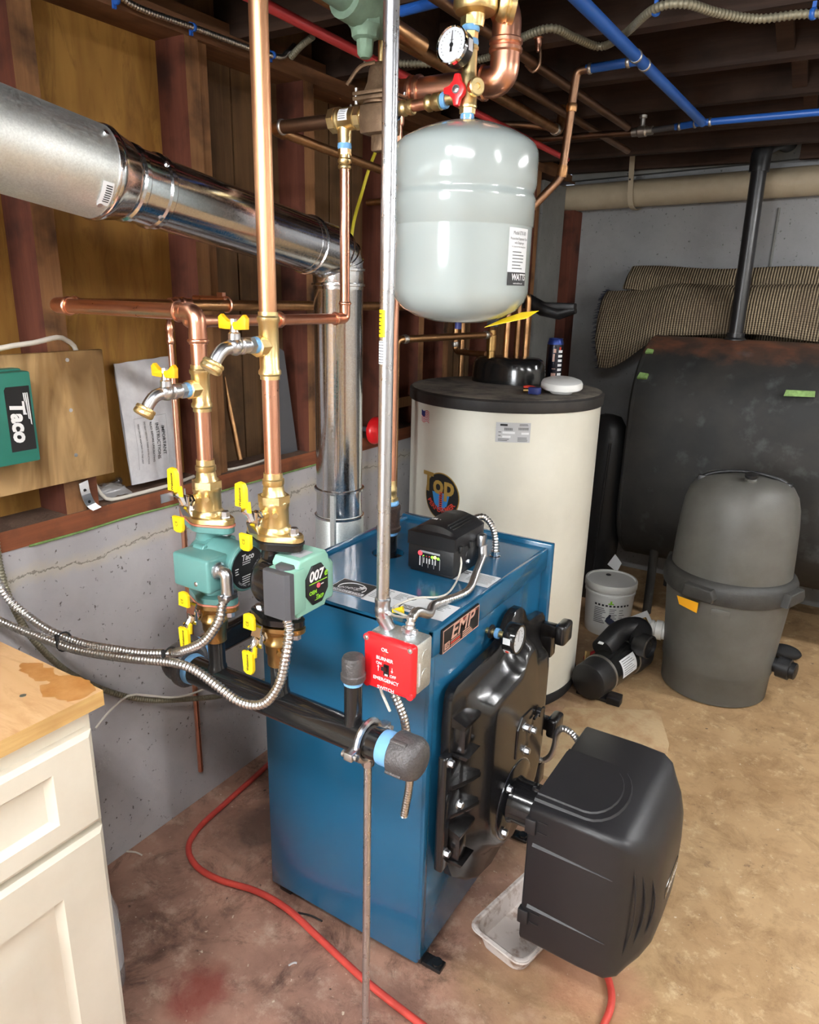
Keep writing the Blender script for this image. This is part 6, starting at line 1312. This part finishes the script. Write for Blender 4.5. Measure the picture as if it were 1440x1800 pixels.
for k in (0, -1): m_.rbox(P[k][0]-.016, P[k][0]+.016, P[k][1]-.014, P[k][1]+.014, .835, .892, .005)
m_.build('carry_handle', 'plastic', pf)
m_ = MB(); m_.lathe((PX_+.03, PY_-.085, .880), (0, -.2, 1), [(.024, 0), (.022, .03), (.018, .034)], 20); m_.build('valve_boss', 'filter', pf)
m_ = MB(); m_.lathe((PX_+.03, PY_-.092, .913), (0, -.2, 1), [(.012, 0), (.024, .006), (.024, .016), (.012, .020)], 12); m_.build('air_knob', 'plastic', pf)
m_ = MB(); m_.loft([[(PX_+.03+.018*math.cos(a)*k_, PY_-.10-.05*q_, .885-.045*q_+.02*math.sin(a)*k_) for a in [2*math.pi*j/12 for j in range(12)]] for q_, k_ in ((0, 1), (.6, .8), (1, .4))]); m_.build('vent_nose', 'filter', pf)
m_ = MB(); ta = Vector((math.cos(R(-114)), math.sin(R(-114)), 0)); tt = Vector((-ta.y, ta.x, 0)); m_.prism([(-.045, .005), (.05, .01), (.042, -.038), (-.036, -.030)], Vector((PX_, PY_, .435))+ta*.262, tt, (ta.x*.25, ta.y*.25, 1), ta*.002); tg = m_.build('warning_tag', 'tag', pf)
m_ = MB(); ta = Vector((math.cos(R(-86)), math.sin(R(-86)), 0)); tt = Vector((-ta.y, ta.x, 0)); m_.prism([(-.035, -.014), (.035, -.014), (.035, .012), (-.035, .012)], Vector((PX_, PY_, .412))+ta*.222, tt, (0, 0, 1), ta*.012, .003); m_.build('tab', 'filter', pf)
m_ = MB(); m_.lathe((PX_+.19, PY_+.0, .155), (1, -.2, 0), [(.03, 0), (.03, .04), (.042, .042)], 20)
m_.lathe((PX_+.23, PY_-.01, .155), (1, -.2, 0), [(.043, 0), (.043, .045), (.038, .048), (.034, .048), (.034, .065), (.028, .068)], 10); m_.build('union', 'plastic', pf)
m_ = MB(); m_.lathe((PX_-.19, PY_-.02, .19), (-1, -.18, 0), [(.03, 0), (.03, .03)], 20); m_.build('port', 'filter', pf)
wu = thing('white_union', 'white plastic pipe union on the filter inlet', 'pipe fitting', (-.575, 2.95, .14)); m_ = MB()
m_.lathe((-.54, PY_-.03, .19), (-1, -.10, 0), [(.036, 0), (.036, .010), (.042, .012), (.042, .038), (.034, .040), (.032, .046), (.038, .048), (.038, .060)], 24); m_.build('body', 'white', wu)

# ================================================================== PUMP MOTOR, BUCKET AND CLUTTER
mo = thing('pool_pump', 'dirty black pool pump motor lying on the floor beside the filter', 'pump', (-.70, 2.85, 0))
ma = V((-.728, 2.535, .088)); mbv = V((-.650, 2.88, .10)); md = (mbv-ma).normalized(); L_ = (mbv-ma).length
MB().lathe(ma, md, [(.055, 0), (.074, .010), (.076, .02), (.076, .10), (.070, .105)], 30).build('end_bell', 'plastic', mo)
MB().lathe(ma+md*.095, md, [(.079, 0), (.079, .012), (.076, .014)], 30).build('clamp_ring', 'solder', mo)
MB().lathe(ma+md*.105, md, [(.078, 0), (.078, .19), (.074, .195)], 30).build('motor_can', 'plasticg', mo)
MB().lathe(ma+md*.285, md, [(.080, 0), (.080, .008)], 30).build('clamp_ring', 'solder', mo)
MB().lathe(ma+md*.295, md, [(.078, 0), (.088, .02), (.088, .09), (.07, .11)], 30).build('wet_end', 'plastic', mo)
hb_ = MB(); hb_.tube(fillet([ma+md*.16+Vector((-.03, 0, .075)), ma+md*.30+Vector((-.03, 0, .115)), ma+md*.36+Vector((.03, 0, .125)), V((-.60, 2.80, .185))], .05, 6), [.046, .046, .046, .046, .046, .046, .046, .046]+[.045]*(len(fillet([ma, ma+md, mbv, mbv+Vector((0, .1, 0))], .05, 6))-8), 20); hb_.build('capacitor_housing', 'plastic', mo)
m_ = MB(); m_.lathe((-.615, 2.805, .185), (1, -.30, 0), [(.043, 0), (.043, .02), (.050, .022), (.050, .06), (.044, .064), (.044, .05)], 26); m_.build('outlet', 'plastic', mo)
fnm = lambda u, v, h: ma+md*(.20+v)+(Vector((md.y, -md.x, 0)).normalized()*math.cos(.55+u/.078)+md.cross(Vector((md.y, -md.x, 0)).normalized())*-math.sin(.55+u/.078))*(-.0) + (Vector((md.y, -md.x, 0)).normalized()*math.cos(.35+u/.078)+Vector((0, 0, 1))*math.sin(.35+u/.078))*(.0785+h)
lb = sheet(lambda u, v, h: fnm(-u, v, h), .075, .11, 'paper', mo, 10, 'label', .0010)
bars([(-.03+.009*k, -.045, -.0275+.009*k, .02+.01*(k % 3)) for k in range(7)], lambda u, v, h: fnm(-u, v, h), 'greyink', lb, .0020)
q = MB(); q.rbox(-.655, -.600, 2.575, 2.615, .0, .03, .004); q.rbox(-.78, -.61, 2.58, 2.66, 0, .016, .004); q.build('foot', 'plastic', mo)
m_ = MB(); m_.box(-.735, -.715, 2.66, 2.68, .205, .208); m_.build('sticker', 'paper', mo)
BKX, BKY = -.867, 3.252
bk2 = thing('bucket', 'white plastic bucket with printed label and dirty lid', 'bucket', (BKX, BKY, 0))
MB().lathe((BKX, BKY, 0), (0, 0, 1), [(.100, 0), (.103, .004), (.105, .03), (.1055, .032), (.1055, .036), (.114, .20), (.118, .202), (.118, .212), (.114, .214), (.115, .235)], 48).build('pail', 'white', bk2)
MB().lathe((BKX, BKY, .225), (0, 0, 1), [(.119, 0), (.122, .004), (.122, .03), (.119, .036), (.112, .036), (.110, .030), (.02, .029)], 48).build('lid', 'white', bk2)
m_ = MB(); m_.lathe((BKX-.03, BKY+.05, .253), (0, 0, 1), [(.012, 0), (.012, .004)], 14); m_.build('spout_cap', 'greydk', bk2)
ab = math.atan2(-BKY, -BKX); fn = cylfn(BKX, BKY, .1105, ab+.1, .115); bars(lines(-.075, -.02, .03, .009, 9, .0035, .3)+lines(-.005, .03, .03, .009, 8, .003, .4)+lines(.04, .075, .025, .012, 5, .003, .5), fn, 'greyink', bk2, .003, 'print', nu=4); bars([(-.075+.017*k, .044, -.065+.017*k, .053) for k in range(10)], fn, 'ink', bk2, .0035, 'print', nu=2)
bars([(-.012, .056, .012, .062), (-.004, .062, .004, .074)], fn, 'greenink', bk2, .0035, 'print', nu=2)
m_ = MB(); e0 = V((-0.819, 3.080, 0.122)); e1 = V((-0.657, 3.000, 0.093)); m_.tube([e0, e1], [.018, .016], 4); m_.tube([e0, e0+Vector((.012, -.005, .03))], [.010, .004], 4)
t_ = m_.build('caulk_gun', 'navyplastic'); tag(t_, 'navy blue plastic tool leaning by the pump motor', 'tool')
m_ = MB(); m_.prism([(-.05, -.035), (.05, -.035), (.05, .035), (-.05, .035)], (-0.665, 3.050, 0.170), (.8, .1, .55), (-.55, .1, .8), (0, -.003, 0)); t_ = m_.build('blister_card', 'paper'); tag(t_, 'clear blister pack with a brass part standing behind the pump motor', 'package')
m_ = MB(); m_.prism([(-.028, -.022), (.028, -.022), (.028, .022), (-.028, .022)], V((-0.653, 3.045, 0.167))+Vector((0, -.006, 0)), (.8, .1, .55), (-.55, .1, .8), (0, -.012, 0), .003); m_.build('brass_part', 'brassold', t_)
m_ = MB(); gl0 = V((-.765, 2.90, .03)); m_.tube(smooth([gl0, gl0+Vector((-.02, -.03, .02)), gl0+Vector((-.05, -.09, .01))], .01), .022, 10)
for k in range(4): m_.tube([gl0+Vector((-.045+.012*k, -.08, .012)), gl0+Vector((-.065+.018*k, -.15+.01*k, -.014))], [.012, .008], 8)
tag(m_.build('work_glove', 'glovered'), 'red knit work glove crumpled behind the pump motor', 'glove')
ss = MB(); ss.prism([(0, 0), (.02, 0), (.03, .11), (.0, .12)], (-.80, 2.72, .0), (.3, .95, 0), (-.05, .15, .98), (.006, -.002, 0)); tag(ss.build('wood_strip', 'counteredge'), 'pale wooden strip leaning between water heater and pump motor', 'strip')

# ================================================================== OIL TANK, RUG, FAR WALL PIPES
ot = thing('oil_tank', 'large black oval oil tank with rusty top before the far wall', 'oil tank', (-.2, 3.77, 0))
def obround(x, k=1.0):
    P = []; r = .343*k; zc0, zc1 = .25+.343, 1.372-.343
    for j in range(17): a = math.pi*j/16; P.append((x, 3.77+r*math.cos(a), zc1+r*math.sin(a)))
    for j in range(17): a = math.pi+math.pi*j/16; P.append((x, 3.77+r*math.cos(a), zc0+r*math.sin(a)))
    return P
MB().loft([obround(-.935, .90), obround(-.930, .965), obround(-.915, .995), obround(-.90, 1), obround(.56, 1), obround(.58, .96)]).build('shell', 'oiltank', ot, 30)
MB().loft([obround(-.918, 1.006), obround(-.905, 1.006)]).build('end_seam', 'oiltank', ot, 30)
for x in (-.75, .40):
    for y in (3.55, 3.99): MB().cyl((x, y, 0), (x, y, .50), .022, n=12).build('leg', 'oiltank', ot)
for p, s_ in (((-0.891, 3.560, 1.310), .016), ((-0.886, 3.470, 1.203), .022)):
    m_ = MB(); p = V(p); m_.prism([(-s_, -s_*.6), (s_, -s_*.5), (s_*1.2, s_*.5), (-s_*.6, s_*.7)], p+Vector((0, -.02, .0)), (1, 0, 0), (0, .5, .86), (0, .012, -.008)); m_.build('tape_scrap', 'greentape', ot)
p = V((-0.230, 3.435, 1.180)); m_ = MB(); m_.prism([(-.055, -.014), (.06, -.008), (.058, .016), (-.05, .012)], p+Vector((0, -.006, 0)), (1, 0, 0), (0, .2, .98), (0, .012, 0)); m_.build('tape_scrap', 'greentape', ot)
vp = thing('vent_pipe', 'black plastic vent pipe rising from the oil tank to the joists', 'pipe', (-.56, 3.77, 1.37))
MB().cyl((-.558, 3.77, 1.36), (-.565, 3.77, 2.13), .033, n=24).build('pipe', 'abs', vp); m_ = MB(); m_.tube(fillet([(-.565, 3.77, 2.09), (-.565, 3.77, 2.19), (-.52, 3.95, 2.25), (-.5, 4.16, 2.26)], .06, 6), .042, 22); m_.build('elbow', 'abs', vp); MB().lathe((-.558, 3.77, 1.36), (0, 0, 1), [(.05, 0), (.05, .012), (.04, .02), (.04, .04)], 20).build('flange', 'abs', vp)
# rug: folded over the tank and hanging past its end
def rugsheet(name, left, prof, u0, parent, xr, hang):
    NU, NV = 110, 26; me = MB(); uvs = []
    def prof_at(v):
        f = v*(len(prof)-1); i = min(int(f), len(prof)-2); t = f-i; return prof[i][0]*(1-t)+prof[i+1][0]*t, prof[i][1]*(1-t)+prof[i+1][1]*t
    def left_at(v):
        f = v*(len(left)-1); i = min(int(f), len(left)-2); t = f-i; return left[i]*(1-t)+left[i+1]*t
    vs = []
    for j in range(NV+1):
        v = j/NV; y, z = prof_at(v); xl = left_at(v)
        for i in range(NU+1):
            u = i/NU; x = xl+(xr-xl)*u; k = 0
            if hang and x < -.86: k = min(1, (-.86-x)/.30); k = k*k*(3-2*k)
            zz = z-hang*k*v**1.5-.012*math.sin(x*9+v*3)*(v*.7+.2); y2 = y-.035*k*v+.018*math.sin(x*5.3+v*4)*(.3+v)
            vs.append((x, y2, zz)); uvs.append((x, v*.48))
    fs = [(j*(NU+1)+i, j*(NU+1)+i+1, (j+1)*(NU+1)+i+1, (j+1)*(NU+1)+i) for j in range(NV) for i in range(NU)]
    me.add(vs, fs); o = me.build(name, 'rug', parent, 80, recalc=False)
    ul = o.data.uv_layers.new(name='UVMap')
    for lp in o.data.loops: ul.data[lp.index].uv = uvs[lp.vertex_index]
    md_ = o.modifiers.new('thickness', 'SOLIDIFY'); md_.thickness = .012; md_.offset = 0
    return o, vs, NU, NV
rg = thing('folded_rug', 'folded tan ribbed rug with dark fringe draped behind the oil tank', 'rug', (-.4, 3.95, 1.38))
rugsheet('upper_fold', [-1.14, -1.145, -1.16], [(4.13, 1.30), (4.12, 1.60), (4.08, 1.69), (4.02, 1.695), (3.97, 1.64), (3.95, 1.58)], 0, rg, .7, 0)
o, vs, NU, NV = rugsheet('front_fold', [-1.205, -1.225, -1.245, -1.255, -1.25, -1.235, -1.19], [(4.00, 1.50), (3.985, 1.575), (3.95, 1.615), (3.90, 1.60), (3.85, 1.54), (3.82, 1.47), (3.80, 1.385)], 0, rg, .7, .20)
m_ = MB()
for j in range(4, NV+1):
    for q in range(3):
        p = V(vs[j*(NU+1)])+Vector((0, .004*q, .006*q)); e = p+Vector((-.018-.012*rnd.random(), .006*rnd.random(), -.012*rnd.random())); m_.tube([p, e], [.0022, .001], 4)
f_ = m_.build('fringe', 'fringe', rg); f_['kind'] = 'stuff'
dr = thing('drain_pipe', 'cream painted drain pipe hung level along the top of the far wall', 'pipe', (-.6, 4.06, 2.0))
MB().cyl((W-.04, 4.07, 2.052), (.45, 4.07, 2.105), .066, n=32).build('pipe', 'drain', dr)
hs = thing('pipe_hanger', 'cream perforated strap looped under the far drain pipe', 'hanger', (-1.19, 4.0, 1.98)); m_ = MB()
P = [(-1.215, 3.985, 2.34), (-1.205, 3.985, 2.10), (-1.20, 3.99, 2.02), (-1.195, 4.02, 1.99), (-1.19, 4.07, 1.984), (-1.185, 4.11, 1.995)]
pp = smooth(P, .02)
for i in range(len(pp)-1):
    w_ = Vector((.026, 0, 0)); th = Vector((0, -.003, -.002)); m_.add([pp[i], pp[i]+w_, pp[i+1]+w_, pp[i+1], pp[i]+th, pp[i]+w_+th, pp[i+1]+w_+th, pp[i+1]+th], [(3, 2, 1, 0), (4, 5, 6, 7), (0, 1, 5, 4), (1, 2, 6, 5), (2, 3, 7, 6), (3, 0, 4, 7)])
so = m_.build('strap', 'drain', hs)
for z in (2.30, 2.26, 2.12): MB().lathe((-1.198, 3.983, z), (0, -1, 0), [(.005, -.002), (.005, .0022)], 10).build('strap_hole', 'ink', so)
# black plastic shell standing between heater and oil tank
ks = thing('plastic_sled', 'black moulded plastic sled standing upright between water heater and oil tank', 'sled', (-1.04, 3.62, 0))
rings = []
for z, w_, d_ in ((.0, .10, .05), (.1, .13, .07), (.5, .135, .075), (.80, .12, .07), (.92, .095, .055), (.975, .06, .035), (.985, .02, .012)):
    rings.append([(-1.075+.03*(z-.5)+w_*math.cos(a), 3.60+d_*math.sin(a), z) for a in [2*math.pi*j/28 for j in range(28)]])
MB().loft(rings).build('shell', 'plastic', ks, 60)
for dx in (-.05, .04): MB().tube([(-1.085+dx, 3.535, .15), (-1.075+dx, 3.527, .5), (-1.065+dx, 3.535, .85)], .006, 8).build('rib', 'plastic', ks)
m_ = MB(); m_.prism([(0, 0), (.055, -.03), (.07, .02), (.03, .06)], (-0.967, 3.515, 0.227), (1, 0, 0), (0, .2, .97), (0, .003, 0)); tag(m_.build('paper_scrap', 'paper'), 'torn white paper scrap hanging above the bucket', 'paper')

# ================================================================== CABINET AND FLOOR ITEMS
cbx = thing('base_cabinet', 'cream painted base cabinet with raised panel door and drawer', 'cabinet', (-1.27, .16, 0))
CX = -1.010; CY0, CY1 = -.35, .622
MB().box(W+.01, CX, CY0, CY1, .09, .872).build('carcass', 'cream', cbx)
MB().box(W+.01, CX-.06, CY0+.01, CY1-.01, 0, .09).build('toe_kick', 'greydk', cbx)
def front(name, y0, y1, z0, z1, rail, parent, raised, rz=None):
    x0, x1 = CX, CX+.020; m_ = MB()
    rz = rz or rail; R2 = lambda i, j, x: [(x, y0+i, z0+j), (x, y1-i, z0+j), (x, y1-i, z1-j), (x, y0+i, z1-j)]
    seq = [R2(0, 0, x0), R2(0, 0, x1-.006), R2(.009, .009, x1), R2(rail, rz, x1), R2(rail+.003, rz+.003, x1-.004), R2(rail+.012, rz+.010, x1-.011)]
    if raised: seq += [R2(rail+.028, rz+.028, x1-.012), R2(rail+.070, rz+.070, x1-.001), R2(rail+.074, rz+.074, x1-.001)]
    else: seq += [R2(rail+.03, rz+.02, x1-.013)]
    m_.loft(seq); return m_.build(name, 'cream', parent, 25)
front('drawer_front', CY0+.02, CY1-.008, .658, .838, .077, cbx, False, .042)
front('door', .06, CY1-.008, .11, .646, .088, cbx, True)
front('door', CY0+.02, .05, .11, .646, .088, cbx, True)
ctp = thing('countertop', 'worn plywood countertop with brown stains on the cream cabinet', 'countertop', (-1.26, .15, .872))
m_ = MB(); m_.box(W+.004, -.990, CY0-.01, .640, .872, .900, 0, {5: 1, 3: 1, 2: 1}); cto = m_.build('top', ['counter', 'counteredge'], ctp)
def blob(cx, cy, rx, ry, seed, n=40):
    return [(cx+rx*math.cos(2*math.pi*k/n)*(1+.35*noise.noise(Vector((math.cos(2*math.pi*k/n)*2.2, math.sin(2*math.pi*k/n)*2.2, seed)))), cy+ry*math.sin(2*math.pi*k/n)*(1+.5*noise.noise(Vector((math.cos(2*math.pi*k/n)*3, math.sin(2*math.pi*k/n)*3, seed+5))))) for k in range(n)]
fn = planefn((0, 0, .900), (1, 0, 0), (0, 1, 0))
s0 = V((-1.043, 0.610, 0.900)); polyfn(blob(s0.x, s0.y, .05, .034, 1), fn, 'stain', cto, .0004, 'stain'); s0 = V((-1.131, 0.614, 0.900)); polyfn(blob(s0.x, s0.y, .05, .018, 4), fn, 'stain', cto, .0005, 'stain')
s0 = V((-1.081, 0.556, 0.900)); m_ = MB(); m_.lathe(s0, (0, 0, 1), [(.005, -.001), (.005, .0008)], 14); m_.build('screw', 'zinc', cto)
jg = thing('plastic_jug', 'pale plastic jug standing on the floor behind the cabinet end', 'jug', (-1.25, .72, 0)); jc = (-1.261, 0.702, 0.000)
MB().lathe((-1.25, .72, 0), (0, 0, 1), [(.05, 0), (.055, .01), (.055, .20), (.045, .24), (.018, .26), (.018, .285)], 24).build('body', 'clear', jg); MB().lathe((-1.25, .72, .283), (0, 0, 1), [(.022, 0), (.022, .018), (.018, .02)], 18).build('cap', 'bluepex', jg); MB().lathe((-1.25, .72, .06), (0, 0, 1), [(.0555, 0), (.0555, .10)], 24).build('label', 'silverlab', jg)
hs_ = MB().tube(smooth([(-1.52, 1.75, .012), (-1.482, 1.525, 0.012), (-1.461, 1.323, 0.012), (-1.445, 1.193, 0.012), (-1.409, 1.120, 0.012), (-1.338, 1.085, 0.012), (-1.250, 1.085, 0.012), (-1.138, 1.110, 0.014), (-1.028, 1.110, 0.016), (-0.908, 1.089, 0.014), (-0.748, 1.059, 0.012), (-0.581, 1.040, 0.012), (-.42, 1.03, .012), (-.27, 1.10, .012), (-0.242, 1.263, 0.012), (-0.253, 1.350, 0.012), (-.31, 1.43, .012), (-.345, 1.455, .06), (-.362, 1.45, .18)], .02), .0085, 12).build('oil_line', 'redhose'); tag(hs_, 'red plastic sleeved oil line curling across the concrete floor', 'hose')
tbm = MB(); ta_ = V((-.488, 1.405, 0)); ang = R(-12)
def trect(z, hx_, hy_, r=.03, n=5):
    P = []
    for (sx, sy, a0) in ((1, 1, 0), (-1, 1, 90), (-1, -1, 180), (1, -1, 270)):
        for k in range(n+1):
            a = R(a0+90*k/n); x, y = sx*(hx_-r)+r*math.cos(a), sy*(hy_-r)+r*math.sin(a)
            P.append((ta_.x+x*math.cos(ang)-y*math.sin(ang), ta_.y+x*math.sin(ang)+y*math.cos(ang), z))
    return P
tbm.loft([trect(.002, .062, .115), trect(.03, .068, .122), trect(.058, .075, .130), trect(.060, .084, .139), trect(.056, .085, .140), trect(.060, .082, .137), trect(.061, .076, .131), trect(.058, .072, .127), trect(.010, .060, .113)], True)
tub = tbm.build('plastic_tub', 'tub'); tag(tub, 'dirty white plastic tub catching drips under the burner', 'tub')
pdm = MB(); PP = [(-.60, 2.0, 0), (-0.367, 2.364, 0.000), (-0.374, 2.425, 0.000), (-0.452, 2.611, 0.000), (-0.486, 2.616, 0.000), (-.775, 2.44, 0), (-.80, 2.2, 0), (-.72, 2.0, 0)]
pdm.prism([(p[0], p[1]) for p in PP], (0, 0, 0), (1, 0, 0), (0, 1, 0), (0, 0, .012), .003); tag(pdm.build('concrete_pad', 'pad'), 'thin tan concrete patch raised on the floor beside the boiler', 'pad')
for (p, L_, a, mt_, lab) in (((-0.971, 1.132, 0.004), .07, .2, 'rubber', 'short black wire lying on the floor under the boiler edge'), ((-0.918, 1.004, 0.003), .02, .9, 'clear', 'tiny clear plastic shard on the floor'), ((-1.527, 1.027, 0.003), .05, .3, 'cable', 'thin white plastic strip on the floor by the wall')):
    p = V(p); d_ = Vector((math.cos(a), math.sin(a), 0)); o = MB().tube(smooth([p-d_*L_/2, p+Vector((0, .004, .001)), p+d_*L_/2], .01), .0025, 6).build('floor_scrap', mt_); tag(o, lab, 'scrap')
# black bundle on the floor under the oil tank
m_ = MB(); m_.ball((-.10, 3.42, .03), .07, .05, .03); tag(m_.build('rubber_scrap', 'rubber'), 'crumpled black rubber scrap on the floor before the oil tank', 'scrap')
